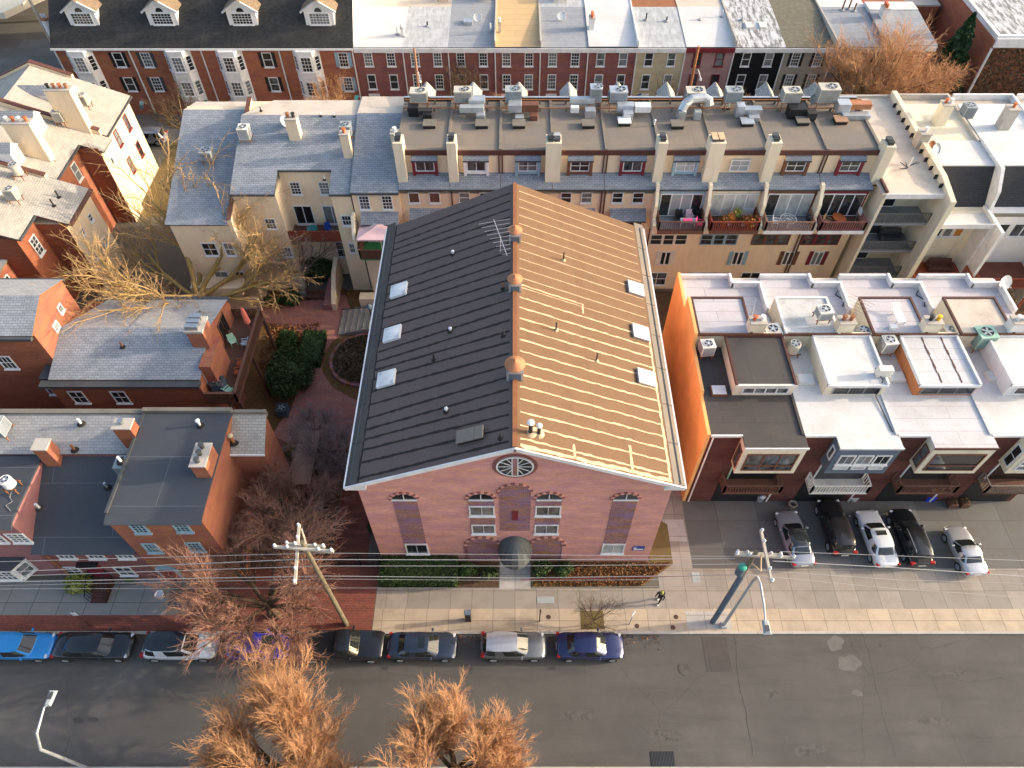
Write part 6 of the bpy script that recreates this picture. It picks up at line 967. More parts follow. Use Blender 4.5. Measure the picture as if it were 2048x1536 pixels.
MB().cyl(x + .9, y - .4, 7.6, 9.6, .48, 'white', 18).build('transformer', t); MB().cyl(x + .9, y - .4, 9.6, 9.75, .52, 'copper_cap', 18).build('lid', t); b = MB(); [b.lathe(x + .65 + k * .18, y - .4, [(.04, 9.7), (.09, 9.85), (.05, 9.95), (.09, 10.05), (.04, 10.25)], 'ceramic', 8) for k in range(4)]; b.build('insulator', t)
# ================= COURTYARD =================
cx_, cy_, _ = G(722, 722, 0); cx_ += .3; t = thing('planter', 'round brick-edged planting bed beside the hall', 'planter', (cx_, cy_, 0)); b = MB(); n = 48
for k in range(n):
    a0 = 2 * math.pi * k / n; a1 = a0 + 2 * math.pi / n * .96; r0, r1 = 2.75, 3.05
    v4 = [(cx_ + r * math.cos(a), cy_ + r * math.sin(a)) for r, a in ((r0, a0), (r1, a0), (r1, a1), (r0, a1))]
    if v4[1][0] < -10.3: b.prism(v4, 0, .32 + .02 * (k % 2), 'brick_mauve' if k % 3 else 'brick_rust')
b.build('rim', t); MB().prism([(cx_ + 2.75 * math.cos(2 * math.pi * k / 32), cy_ + 2.75 * math.sin(2 * math.pi * k / 32)) for k in range(32)], 0, .26, 'leaf_litter').build('soil', t)
rng = np.random.default_rng(2); n = 6000; a = rng.uniform(0, 6.28, n); r = 2.7 * np.sqrt(rng.uniform(0, 1, n)); P = np.stack([cx_ + r * np.cos(a), cy_ + r * np.sin(a), .4 + np.maximum(0, 1 - r / 2.9) * .7 * rng.uniform(.3, 1, n)], 1); P = P[P[:, 0] < -10.2]; o = leafmesh('ground_cover', P, .12, 'leaf_brown', rng); o['kind'] = 'stuff'; tag(o, 'brown dried ground cover filling the round planting bed', 'ground cover')
n = 9000; P = np.stack([rng.uniform(-19.4, -13.8, n), rng.uniform(21.8, 31.2, n), rng.uniform(.02, .3, n) + .35 * rng.uniform(0, 1, n) ** 3], 1); o = leafmesh('ground_cover', P, .11, 'leaf_brown', rng); o['kind'] = 'stuff'; tag(o, 'dark brown leaf litter and low ground cover in the garden left of the hall', 'ground cover')
n = 4000; P = np.stack([rng.uniform(1.4, 11.3, n), rng.uniform(20.1, 21.9, n), rng.uniform(.03, .12, n)], 1); P = P[P[:, 0] < 9 + (P[:, 1] - 20) * 1.3]; o = leafmesh('ground_cover', P, .07, 'leaf_rust', rng); o['kind'] = 'stuff'; tag(o, 'fallen brown leaves and dry grass in the bed right of the hall entrance', 'ground cover')
n = 7000; pts = []; 
P = np.stack([rng.uniform(-23, -11, n), rng.uniform(40, 50, n), rng.uniform(.03, .12, n)], 1); k_ = ((P[:, 0] > -23) & (P[:, 0] < -18.2) & (P[:, 1] < 45.6)) | ((P[:, 1] > 49.2) & (P[:, 0] < -15)); P = P[k_]; o = leafmesh('ground_cover', P, .10, 'leaf_rust', rng); o['kind'] = 'stuff'; tag(o, 'rusty leaf litter in the courtyard beds', 'ground cover')
shrub('hedge', 'long dark clipped hedge along the sidewalk left of the hall entrance', 'hedge', (-6.9, 20.95, 0), (2.75, .95, .62), 9000, .07, 'leaf_dark', 3, boxy=True)
for k, (x, y, r, m, l) in enumerate([(-3.4, 21.1, .75, 'leaf_green', 'round green shrub at the right end of the dark hedge'), (-1.9, 20.9, .65, 'leaf_dark', 'dark shrub just left of the entrance path'), (2.0, 21.2, .8, 'leaf_dark', 'dark shrub just right of the entrance path'), (3.5, 21.2, .75, 'leaf_dark', 'second dark shrub right of the entrance path'), (-10.6, 26.5, .8, 'leaf_dark', 'dark shrub by the lantern at the hall left wall'), (-10.5, 24.6, .65, 'leaf_dark', 'lower dark shrub at the hall left wall')]): shrub('shrub', l, 'shrub', (x, y, 0), (r, r * .85, r * .75), 2200, .06, m, 20 + k, 'shrubs around the hall')
shrub('bush', 'big rounded evergreen bush between the brown terrace and the brick path', 'bush', (-19.3, 38.6, 0), (2.0, 2.5, 1.7), 16000, .09, 'leaf_dark', 5, lumps=16); shrub('bush', 'small light green bush behind the terrace rail', 'bush', (-20.6, 42.6, 0), (1.1, 1.1, .9), 4500, .08, 'leaf_green', 6); shrub('hedge', 'low dark green hedge edging the brick path', 'hedge', (-18.3, 42.2, 0), (1.0, 1.9, .45), 5000, .07, 'leaf_dark', 8, boxy=True); shrub('bush', 'round clipped evergreen where the brick path bends', 'bush', (-21.3, 48.3, 0), (1.0, .95, .75), 4200, .07, 'leaf_dark', 9, lumps=14)
for k, x in enumerate((-25.9, -24.8, -23.7, -22.7)): shrub('shrub', ['leftmost', 'second', 'third', 'rightmost'][k] + ' of four small clipped shrubs by the cream garden wall', 'shrub', (x, 48.4, 0), (.5, .4, .35), 900, .06, 'leaf_green', 40 + k, 'small clipped shrubs')
shrub('bush', 'yellow-green bush in front of the low brick house', 'bush', (-31.0, 19.9, 0), (1.1, .8, .85), 3200, .07, 'leaf_yellow', 11); shrub('bush', 'green bush behind the white-roofed row, left of the orange deck', 'bush', (33.6, 46.3, 0), (1.8, 1.2, 1.9), 6000, .09, 'leaf_green', 12); shrub('bush', 'dark shrub behind the cream apartment balconies garden', 'bush', (-19.0, 51.5, 0), (1.8, 1.0, 1.3), 5000, .08, 'leaf_dark', 13); shrub('bush', 'bare brownish bush right of the orange deck', 'bush', (44.4, 46.2, 0), (1.5, 1.2, 2.0), 5000, .07, 'leaf_brown', 14)
t = thing('garden_wall', 'tapering cream garden wall with brick coping at the courtyard', 'wall', (-16.9, 49, 0)); b = MB(); b.raw([(x, y, z) for x in (-17.3, -16.9) for y, z in [(47.3, 0), (51.5, 0), (51.5, 3.0), (49.5, 2.6), (47.3, .9)]], [(4, 3, 2, 1, 0), (5, 6, 7, 8, 9)] + [(q, (q + 1) % 5, 5 + (q + 1) % 5, 5 + q) for q in range(5)], 'stucco_cream'); b.build('wall', t); b = MB(); b.slab([(-18.1, 47.3, .75), (-17.3, 47.3, .75), (-17.3, 52, 1.0), (-18.1, 52, 1.0)], .7, 'brick_mauve'); b.build('brick_coping', t)
tag(MB().prism([(-22.6, 49.1), (-17.7, 49.1), (-17.7, 49.5), (-22.6, 49.5)], 0, .5, 'stone').build('low_wall'), 'low stone wall along the leaf-covered bed behind the bench', 'wall'); tag(MB().box(-28.6, -24.0, 47.2, 47.5, 0, 1.7, 'stucco_cream').build('garden_wall'), 'plain cream garden wall behind the grey shingled roof', 'wall')
t = thing('bench', 'dark wooden bench against the low stone wall', 'bench', (-19.1, 48.8, 0)); MB().box(-20.0, -18.2, 48.55, 49.0, .42, .48, 'wood_brown').build('seat', t); MB().box(-20.0, -18.2, 49.0, 49.06, .5, .95, 'wood_brown').build('backrest', t); [MB().box(x - .04, x + .04, 48.58, 49.0, 0, .42, 'black').build('leg', t) for x in (-19.9, -18.3)]
t = thing('steps', 'sandstone garden steps with a black handrail left of the hall', 'steps', (-14.5, 46, 0))
for k in range(6): x = -16.3 + k * .58; MB().box(x, x + .56, 44.2, 47.3, 0, .16 * (k + 1), 'stone').build('step', t)
MB().tube([(-16.2, 46.4, .1), (-16.2, 46.4, 1.1), (-12.9, 45.9, 2.0), (-12.9, 45.9, .9)], .035, 'black', 6).build('handrail', t); tag(MB().box(-14.6, -9.95, 47.35, 48.25, 0, 1.5, 'stucco_cream').build('raised_patio'), 'cream base of the little patio above the garden steps', 'patio')
def lantern(label, x, y, h=3.0, glow=False):
    t = thing('garden_lamp', label, 'lamp', (x, y, 0), 'garden lanterns'); MB().cyl(x, y, 0, h, .05, 'black', 8).build('post', t); MB().lathe(x, y, [(.1, h), (.24, h + .35), (.26, h + .4), (.3, h + .42), (.12, h + .6), (.02, h + .7)], 'slateblue', 10).build('lamp_head', t)
    if glow: MB().lathe(x, y, [(.2, h - .06), (.2, h + .02), (0, h + .02)], 'lamp_glow', 10).build('lamp_glass', t)
lantern('blue-black garden lantern at the sandstone steps', -13.0, 44.6); lantern('lit garden lantern in the brick walk left of the hall', -11.0, 27.5, 3.2, True)
t = thing('shed', 'long weathered lean-to shed by the lean-to brick wall', 'shed', (-16.2, 29.5, 0)); MB().box(-17.0, -15.6, 27.3, 32.0, 0, 2.2, 'wood_brown').build('wall', t); b = MB(); [b.box(-17.1, -15.5, 27.2 + k * 1.23, 28.4 + k * 1.23, 2.2, 2.3, 'wood_grey' if False else 'wood_tan') for k in range(4)]; b.build('roof', t); tag(MB().box(-15.4, -14.7, 23.6, 28.0, 0, .6, 'stone').build('stone_wall'), 'mossy stone wall between the shed and the hall garden', 'wall')
t = thing('iron_gate', 'black iron fence with a gate between the tree and the hall hedge', 'fence', (-12.3, 21.7, 0)); b = MB(); 
for k in range(40): b.box(-14.9 + k * .13, -14.87 + k * .13, 21.68, 21.71, .05, 1.5, 'black')
b.box(-14.9, -9.8, 21.66, 21.73, 1.3, 1.36, 'black'); b.box(-14.9, -9.8, 21.66, 21.73, .2, .26, 'black'); b.build('bars', t); [MB().box(x - .07, x + .07, 21.62, 21.76, 0, 1.75, 'black').build('post', t) for x in (-14.9, -12.9, -11.3, -9.85)]
tag(MB().tube([(-11.6, 31.6, .05), (-11.7, 31.7, .9), (-11.5, 31.75, 1.3)], [.2, .16, .05], 'red', 8).build('hydrant_cover'), 'small bright red object among the grey shrubs left of the hall', 'marker')
# ================= CARS =================
def loft(sec_fn, stations, m, name, par, lv=1):
    b = MB(); rows = []
    for s in stations: half = sec_fn(*s); rows.append([(s[0], -y, z) for y, z in half] + [(s[0], y, z) for y, z in reversed(half[:-1])])
    n = len(rows[0]); vs = [p for r in rows for p in r]; fs = [(i * n + k, i * n + k + 1, (i + 1) * n + k + 1, (i + 1) * n + k) for i in range(len(rows) - 1) for k in range(n - 1)]
    fs.append(tuple(reversed(range(n)))) ; fs.append(tuple((len(rows) - 1) * n + k for k in range(n))); fs += [((i + 1) * n, (i + 1) * n + n - 1, i * n + n - 1, i * n) for i in range(len(rows) - 1)]
    b.raw(vs, [tuple(reversed(f)) for f in fs], m); o = b.build(name, par, smooth=True, local=True)
    if lv: q = o.modifiers.new('sub', 'SUBSURF'); q.levels = lv; q.render_levels = lv
    return o
def carpaint(name, col, metal=.4, rough=.28):
    m, nt, b = newmat(name); b.inputs['Base Color'].default_value = (*col, 1); b.inputs['Metallic'].default_value = metal; b.inputs['Roughness'].default_value = rough; b.inputs['Coat Weight'].default_value = .8; b.inputs['Coat Roughness'].default_value = .06
    n = noise(nt, pos(nt), 6, 4); nt.links.new(ramp(nt, n, [(.3, tuple(c * .85 for c in col)), (.7, col)]), b.inputs['Base Color'])
for n_, c_, mt in [('p_blue', (.02, .25, .62), .3), ('p_black', (.012, .014, .018), .3), ('p_white', (.68, .70, .72), .1), ('p_royal', (.02, .03, .42), .3), ('p_navy', (.03, .045, .075), .4), ('p_midnight', (.018, .025, .10), .3), ('p_grey', (.16, .17, .18), .5), ('p_silver', (.50, .51, .54), .5), ('p_lilac', (.36, .38, .44), .5), ('p_dark', (.02, .018, .02), .3)]: carpaint(n_, c_, mt)
def car(label, loc, rz, kind, paint, L=4.6, W=1.8, H=1.45, roofm=None, sunroof=False, rails=False):
    t = thing('parked_car', label, 'car', loc, 'parked cars', rz); h = W / 2; suv = kind == 'suv'; pick = kind == 'pickup'; bz = .98 if suv else .88
    if pick: bz = 1.12
    hood = bz + (.06 if suv else .02); trunk = bz + (.12 if kind == 'sedan' else .08); zb = .26 if not pick else .42
    def sec(x, wf, zt, zl): w = h * wf; return [(w * .80, zl), (w * .97, zl + .07), (w * 1.0, zl + .30), (w * .985, zt - .16), (w * .93, zt - .04), (w * .72, zt), (w * .35, zt + .025), (0, zt + .03)]
    a = L / 2
    if pick: st = [(-a, .93, bz, zb + .1), (-a + .06, .98, bz, zb), (-a + 2.0, 1, bz, zb), (0, 1, bz, zb), (a - 1.5, 1, bz + .02, zb), (a - .5, .99, bz - .02, zb), (a - .12, .93, bz - .12, zb), (a, .86, bz - .25, zb + .15)]
    else: st = [(-a, .72, trunk - .22, zb + .12), (-a + .10, .88, trunk - .08, zb), (-a + .45, .97, trunk, zb), (-a + 1.1, 1, trunk, zb), (0, 1, bz + .03, zb), (a - 1.35, 1, hood, zb), (a - .8, .985, hood - .05, zb), (a - .3, .93, hood - .17, zb), (a - .08, .80, hood - .28, zb + .05), (a, .62, hood - .42, zb + .14)]
    loft(sec, st, paint, 'body', t)
    # cabin
    if pick: x0, x1, r0, r1 = -.35, 1.25, -.25, .65
    elif suv: x0, x1, r0, r1 = -a + .12, a - 1.15, -a + .45, a - 2.05
    elif kind == 'hatch': x0, x1, r0, r1 = -a + .15, a - 1.1, -a + .75, a - 1.95
    else: x0, x1, r0, r1 = -a + .55, a - 1.2, -a + 1.25, a - 2.0
    zt = H; zc = bz - .02; wb = h * .93; wt = h * .72
    n = 40; ca = (x0 + x1) / 2; la = (x1 - x0) / 2; cb = (r0 + r1) / 2; lb = (r1 - r0) / 2
    def ring(cx, lx, wy, z, e=.42):
        P = []
        for k in range(n):
            a_ = 2 * math.pi * k / n; c_, s_ = math.cos(a_), math.sin(a_); P.append((cx + lx * math.copysign(abs(c_) ** e, c_), wy * math.copysign(abs(s_) ** e, s_), z))
        return P
    rings = [ring(ca * (1 - f) + cb * f, la * (1 - f) + lb * f, wb * (1 - f) + wt * f + .035 * math.sin(math.pi * f), zc + (zt - .05 - zc) * f) for f in (0, .12, .5, .9, 1.0)]
    pil = set(); 
    def face(k, i): return (rings[i][k], rings[i][(k + 1) % n], rings[i + 1][(k + 1) % n], rings[i + 1][k])
    b = MB(); V = [p for r_ in rings for p in r_]; b.raw(V, [(i * n + k, i * n + (k + 1) % n, (i + 1) * n + (k + 1) % n, (i + 1) * n + k) for i in range(4) for k in range(n)] + [tuple(4 * n + k for k in range(n))], paint); b.build('cabin', t, smooth=True, local=True)
    def off(p, i): d_ = Vector((p[0] - (ca if i < 2 else cb), p[1] * 1.6, 0)).normalized(); return (p[0] + d_.x * .012, p[1] + d_.y * .012, p[2] + .006)
    def pane(name, ks, pos0=0, pos1=0):
        q = MB()
        for k in ks:
            for i in (1, 2): q.raw([off(p, i) for p in face(k, i)], [(0, 1, 2, 3)], 'car_glass')
        q.build(name, t, smooth=True, local=True)
    pane('windshield', [n - 3, n - 2, n - 1, 0, 1, 2]); pane('rear_window', [17, 18, 19, 20, 21, 22])
    pane('side_window', [5, 6, 7, 8, 9]); pane('side_window', [11, 12, 13, 14]); pane('side_window', [25, 26, 27, 28]); pane('side_window', [30, 31, 32, 33, 34])
    b = MB(); V = []; F = []; nx, ny = 8, 6
    for i in range(nx + 1):
        for j in range(ny + 1): u = i / nx * 2 - 1; v = j / ny * 2 - 1; xx = (r0 + r1) / 2 + u * ((r1 - r0) / 2 + .05); yy = v * (wt + .02) * (1 - .12 * abs(u) ** 3); V.append((xx, yy, zt + .03 - .05 * u * u * abs(u) - .075 * v ** 4))
    for i in range(nx):
        for j in range(ny): k = i * (ny + 1) + j; F.append((k, k + ny + 1, k + ny + 2, k + 1))
    b.raw(V, F, roofm or paint); b.build('roof_panel', t, smooth=True, local=True)
    if sunroof: MB().box((r0 + r1) / 2 + .15, r1 - .18, -.38, .38, zt + .025, zt + .045, 'car_glass').build('sunroof', t, local=True)
    if rails:
        for s_ in (-1, 1): MB().tube([(r0 + .15, s_ * wt * .9, zt + .0), (r0 + .3, s_ * wt * .9, zt + .07), (r1 - .3, s_ * wt * .9, zt + .07), (r1 - .1, s_ * wt * .9, zt - .0)], .022, 'steel', 6).build('roof_rail', t, local=True)
    if pick: MB().box(-a + .1, -.5, -h * .86, h * .86, bz + .0, bz + .055, 'rubber').build('bed_cover', t, local=True, bevel=.02)
    R_ = .33 if not (suv or pick) else .37; wx = (a - .85, -a + .85)
    for x in wx:
        for s_ in (-1, 1):
            q = MB().tube([(x, s_ * (h - .21), R_), (x, s_ * (h + .012), R_)], R_, 'tire', 20).build('wheel', t, local=True); r = MB(); r.tube([(x, s_ * (h - .0), R_), (x, s_ * (h + .022), R_)], R_ * .66, 'galv', 16)
            for k in range(5): an = k * 1.257; r.ob((x, s_ * (h + .022), R_), (math.cos(an), 0, math.sin(an)), (-math.sin(an), 0, math.cos(an)), (0, s_, 0), .05, R_ * .6, -.03, .03, 0, .012, 'steel')
            r.build('rim', q, local=True)
    for s_ in (-1, 1):
        b = MB(); xf = a - .30; b.ob((xf, s_ * h * .76, hood - .24), Vector((1, -s_ * .5, 0)).normalized(), Vector((s_ * .5, 1, 0)).normalized(), (0, 0, 1), -.09, .09, -.13, .13, -.03, .05, 'ceramic'); b.build('headlight', t, local=True, bevel=.02)
        b = MB(); b.ob((-a + .14, s_ * h * .76, trunk - .22), Vector((1, s_ * .3, 0)).normalized(), Vector((-s_ * .3, 1, 0)).normalized(), (0, 0, 1), -.10, .13, -.17, .17, -.05, .08 if not suv else .16, 'tail_red'); b.build('taillight', t, local=True, bevel=.02)
        b = MB(); b.box(x1 - .62, x1 - .48, s_ * h * .97 - .02 if s_ > 0 else -h * .97 - .2, s_ * h * .97 + .2 if s_ > 0 else -h * .97 + .02, bz + .03, bz + .17, paint); b.build('mirror', t, local=True, bevel=.03)
    MB().box(a - .16, a - .05, -h * .45, h * .45, zb + .12, zb + .34, 'black').build('grille', t, local=True); MB().box(-a - .01, -a + .05, -.26, .26, .62, .74, 'offwhite').build('license_plate', t, local=True)
    return t
RZ = -.12; YC = 15.72
def sx(px): return (px - 1030) / 1440 * 48.9
for px0, px1, kind, p, H_, kw, l in [(-32, 110, 'hatch', 'p_blue', 1.5, {}, 'bright blue hatchback, leftmost on the street'), (113, 268, 'sedan', 'p_black', 1.42, {}, 'black sedan between the blue hatchback and the black-roofed SUV'), (291, 437, 'suv', 'p_white', 1.62, dict(roofm='p_black'), 'white compact SUV with a black roof, on the street'), (457, 583, 'hatch', 'p_royal', 1.45, {}, 'royal blue hatchback under the reddish bare tree'),
        (603, 770, 'pickup', 'p_black', 1.85, {}, 'black pickup truck with a covered bed, at the left utility pole'), (777, 916, 'sedan', 'p_navy', 1.42, dict(sunroof=True), 'dark navy sedan with a sunroof in front of the hall hedge'), (962, 1093, 'suv', 'p_grey', 1.58, dict(roofm='p_silver'), 'grey SUV with a silver roof, on the street before the hall door'), (1112, 1248, 'sedan', 'p_midnight', 1.44, {}, 'midnight blue sedan, rightmost on the street')]:
    a, c_ = sx(px0), sx(px1); car(l, ((a + c_) / 2, YC, RZ), 0, kind, p, c_ - a, 1.82 if kind != 'pickup' else 1.98, H_, **kw)
for (xr, yr), (xf, yf), kind, p, H_, kw, l in [((20.95, 21.35), (20.6, 25.9), 'sedan', 'p_lilac', 1.45, dict(roofm='car_glass'), 'grey-lilac sedan with a black glass roof, first in the driveway from the hall'), ((24.1, 22.15), (24.0, 26.85), 'suv', 'p_dark', 1.65, {}, 'black SUV second in the driveway, between the lilac and white cars'), ((27.0, 21.3), (26.75, 25.95), 'sedan', 'p_white', 1.45, dict(sunroof=True), 'white sedan with a small sunroof in the driveway'), ((29.45, 21.35), (29.25, 26.0), 'suv', 'p_black', 1.68, dict(rails=True), 'black SUV with silver roof rails in the driveway'), ((33.2, 20.65), (32.95, 24.6), 'sedan', 'p_silver', 1.35, {}, 'small silver coupe at the right end of the driveway')]:
    L = math.hypot(xf - xr, yf - yr); car(l, ((xr + xf) / 2, (yr + yf) / 2, 0.01), math.atan2(yf - yr, xf - xr), kind, p, L, 1.85, H_, **kw)
x, y, _ = G(303, 272, .8); car('silver SUV parked on the back street, partly hidden by a cream house', (x - .6, y, .0), math.pi, 'suv', 'p_lilac', 4.6, 1.85, 1.65)
# ================= POLES, WIRES, LAMPS, SMALL STREET THINGS =================
def upole(label, x, y, H_, arms, lean=0):
    t = thing('utility_pole', label, 'utility pole', (x, y, 0), 'utility poles on the front street'); MB().tube([(x, y, 0), (x, y, H_)], [.18, .12], 'pole_wood', 12).build('pole', t)
    for (ax, ay, az, dx_, dy_, L) in arms:
        d = Vector((dx_, dy_, 0)).normalized(); c = Vector((x + ax, y + ay, az)); b = MB(); b.ob(c, d, d.cross(UP), UP, -L / 2, L / 2, -.07, .07, -.09, .09, 'crossarm'); b.build('crossarm', t)
        for k in (-1, -.55, .55, 1): q = c + d * (k * L / 2 * .94); MB().lathe(q.x, q.y, [(.03, q.z + .09), (.09, q.z + .14), (.04, q.z + .2), (.09, q.z + .26), (.05, q.z + .34), (0, q.z + .36)], 'ceramic', 10).build('insulator', t)
    return t
t = upole('leaning-looking mossy utility pole at the black pickup, with pale crossarms', -11.75, 17.35, 13.2, [(0, -.2, 12.7, 1, -.08, 3.4), (-.05, .2, 12.3, 1, -.08, 2.2), (-.5, -.2, 12.1, -.12, 1, 3.6)]); b = MB(); b.tube([(-12.3, 18.7, 12.1), (-11.8, 17.4, 11.2)], .05, 'crossarm', 6); b.build('brace', t)
t = upole('thick utility pole with pale crossarms and a blue-black can, beside the curved street lamp', 13.8, 17.5, 11.6, [(.5, -.15, 11.3, 1, -.06, 3.4), (.3, .15, 10.95, 1, -.06, 2.6), (.45, -.3, 11.7, .02, 1, 3.2)]); MB().cyl(13.45, 17.4, 8.8, 9.7, .26, 'slateblue', 14).build('transformer', t); MB().lathe(13.45, 17.4, [(.27, 9.7), (.2, 9.85), (0, 9.9)], 'green_patina', 12).build('lid', t); MB().cyl(13.8, 17.5, .2, 8.2, .19, 'slateblue', 14).build('sleeve', t); b = MB(); b.tube([(14.0, 17.3, 11.6), (14.1, 16.7, 10.7), (13.85, 17.4, 10.2)], .05, 'seam_cream', 6); b.build('brace', t)
wires = [([(-60, 1147), (590, 1119), (1040, 1120), (1470, 1117)], 17.3, 'wire', .022), ([(-60, 1125), (640, 1106), (1480, 1113)], 17.4, 'wire', .014), ([(-60, 1155), (640, 1132), (1040, 1132), (1490, 1128)], 17.5, 'wire', .018), ([(-60, 1165), (650, 1152), (1040, 1156), (1470, 1150)], 17.35, 'wire', .022), ([(-60, 1172), (650, 1158), (1040, 1161), (1480, 1158)], 17.5, 'wire', .014), ([(-60, 1178), (650, 1176), (1040, 1176), (1440, 1172)], 17.4, 'wire', .014),
    ([(1545, 1122), (1800, 1136), (2100, 1156)], 17.3, 'wire', .022), ([(1560, 1103), (1800, 1112), (2100, 1123)], 17.4, 'wire', .014), ([(1510, 1140), (1800, 1160), (2100, 1168)], 17.5, 'wire', .012), ([(1470, 1147), (1800, 1178), (2100, 1198)], 17.4, 'wire', .01), ([(1440, 1150), (1230, 1156), (1040, 1160)], 17.45, 'maroon', .02)]
WN = ['second from the top', 'topmost', 'third from the top', 'fourth from the top', 'fifth from the top', 'lowest', 'second from the top', 'topmost', 'third from the top', 'lowest', '']
for k, (pts, Y, m, r) in enumerate(wires):
    P = [GY(a, c_, Y) for a, c_ in pts]; Q = []
    for i in range(len(P) - 1):
        for j in range(8): f = j / 8; q = Vector(P[i]).lerp(Vector(P[i + 1]), f); Q.append(q)
    Q.append(Vector(P[-1])); tag(MB().tube(Q, r, m, 5, False).build('overhead_wire'), f'{WN[k]} of the pale overhead wires {"left of" if k < 6 else "right of"} the thick utility pole' if m != 'maroon' else 'dark red cable among the pale wires above the hall hedge', 'wire', 'overhead wires along the front street' if m != 'maroon' else None)
t = thing('street_lamp', 'curved grey street lamp beside the thick utility pole', 'street lamp', (14.5, 17.25, 0)); MB().tube([(14.5, 17.25, 0), (14.5, 17.25, 4.5), (14.5, 17.25, 8.2)], [.13, .11, .09], 'galv', 12).build('pole', t); MB().tube([(14.5, 17.25, 8.1), (14.5, 17.1, 8.9), (14.5, 16.6, 9.1), (14.5, 15.4, 8.95), (14.5, 14.6, 8.6)], [.09, .08, .07, .06, .05], 'galv', 10).build('arm', t)
def lamphead(t, x, y, z, dy=-1):
    b = MB(); b.raw([(x - .16, y, z), (x + .16, y, z), (x + .2, y + dy * .75, z - .03), (x - .2, y + dy * .75, z - .03), (x - .12, y, z + .12), (x + .12, y, z + .12), (x + .14, y + dy * .7, z + .1), (x - .14, y + dy * .7, z + .1)], [(0, 1, 2, 3), (4, 5, 6, 7), (0, 1, 5, 4), (1, 2, 6, 5), (2, 3, 7, 6), (3, 0, 4, 7)], 'acgrey'); b.build('lamp_head', t, bevel=.04); MB().box(x - .12, x + .12, min(y + dy * .3, y + dy * .66), max(y + dy * .3, y + dy * .66), z + .1, z + .14, 'gutter').build('cooling_fins', t)
lamphead(t, 14.5, 14.6, 8.55); b = MB(); b.box(14.3, 14.7, 17.05, 17.45, 0, .25, 'acgrey'); b.build('base', t)
hx, hy, hz = G(108, 1378, 8.9); t = thing('street_lamp', 'white near-side street lamp reaching over the road, bottom left', 'street lamp', (hx - .3, 8.0, 0)); MB().tube([(hx - .3, 8.0, 0), (hx - .3, 8.0, 7.6), (hx - .28, 8.6, 8.5), (hx - .16, 9.8, 8.9), (hx, hy - .8, 8.95)], [.10, .08, .065, .05, .045], 'galv', 12).build('pole', t); lamphead(t, hx, hy - .85, 8.9, 1)
def post(label, px, py, h, m, name='sign_post', extra=None, cat='sign'):
    x, y, _ = G(px, py); t = thing(name, label, cat, (x, y, 0)); MB().cyl(x, y, 0, h, .04, m, 8).build('post', t)
    if extra: extra(t, x, y, h)
    return t
def plate(m, w_=.32, h_=.45, rot=0):
    def f(t, x, y, h): MB().ob((x, y - .05, h - h_), (math.cos(rot), math.sin(rot), 0), (-math.sin(rot), math.cos(rot), 0), UP, -w_ / 2, w_ / 2, -.012, .012, 0, h_, m).build('sign_plate', t)
    return f
post('black sign post in the sidewalk right of the entrance path', 1079, 1243, 2.3, 'black', extra=plate('black', .12, .3)); post('grey sign post with a pale folded sign, left of the pedestrian', 1259, 1248, 2.4, 'galv', extra=plate('ceramic', .4, .5, .8)); post('brown sign post with two pale plates in front of the low brick house', 184, 1253, 2.8, 'brown', extra=plate('ceramic', .35, .5)); 
x, y, _ = G(937, 1240); t = thing('parking_kiosk', 'black parking pay station on the sidewalk left of the entrance path', 'kiosk', (x, y, 0)); MB().box(x - .2, x + .2, y - .15, y + .15, 0, 1.4, 'black').build('cabinet', t, bevel=.03); MB().box(x - .22, x + .22, y - .18, y + .2, 1.4, 1.5, 'slateblue').build('solar_panel', t); MB().cyl(x - .1, y, 1.5, 1.9, .03, 'galv', 6).build('post', t)
x, y, _ = G(323, 1193); tag(MB().lathe(x, y, [(.0, .02), (.22, .02), (.3, .45), (.32, .5), (.28, .5), (.22, .4), (0, .4)], 'ceramic', 16).build('flower_pot'), 'round pale flower pot at the edge of the left concrete forecourt', 'pot')
x, y, _ = G(1856, 998); t = thing('recycling_bin', 'open bright blue recycling bin under the third balcony', 'bin', (x, y, 0)); MB().prism([(x - .32, y - .25), (x + .32, y - .25), (x + .32, y + .25), (x - .32, y + .25)], 0, .62, 'bluebin').build('body', t); MB().box(x - .26, x + .26, y - .19, y + .19, .622, .63, 'signblue').build('inside', t); MB().box(x - .36, x + .36, y - .29, y - .25, .54, .64, 'bluebin').build('rim', t)
x, y, _ = G(1518, 1000); t = thing('trash_can', 'ribbed metal trash can under the first balcony', 'trash can', (x, y, 0)); MB().lathe(x, y, [(0, .02), (.26, .02), (.32, .75), (.3, .75)], 'galv', 18).build('body', t); MB().lathe(x, y, [(.34, .75), (.34, .79), (.15, .88), (.05, .9), (0, .9)], 'galv', 18).build('lid', t)
x, y, _ = G(1705, 1000); tag(MB().lathe(x, y, [(0, .02), (.25, .02), (.3, .5), (.33, .52), (.25, .5), (0, .48)], 'ceramic', 14).build('bucket'), 'white bucket under the white balcony', 'bucket')
for px, l in ((1901, 'left square planter with dead plants between the garages'), (1925, 'right square planter with dead plants between the garages')): x, y, _ = G(px, 1010); t = thing('planter', l, 'planter', (x, y, 0), 'square planters by the garages'); MB().box(x - .32, x + .32, y - .3, y + .3, 0, .5, 'wood_brown').build('box', t); rng = np.random.default_rng(px); P = rng.normal(0, .13, (200, 3)) + np.array([x, y, .6]); leafmesh('foliage', P, .05, 'leaf_brown', rng, t)
x, y, _ = G(1584, 1012); tag(MB().lathe(x, y, [(.28, .02), (.3, .3), (.34, .35), (.22, .35), (.2, .1)], 'stone', 14).build('plant_pot'), 'round stone pot in front of the grey-lilac sedan', 'pot')
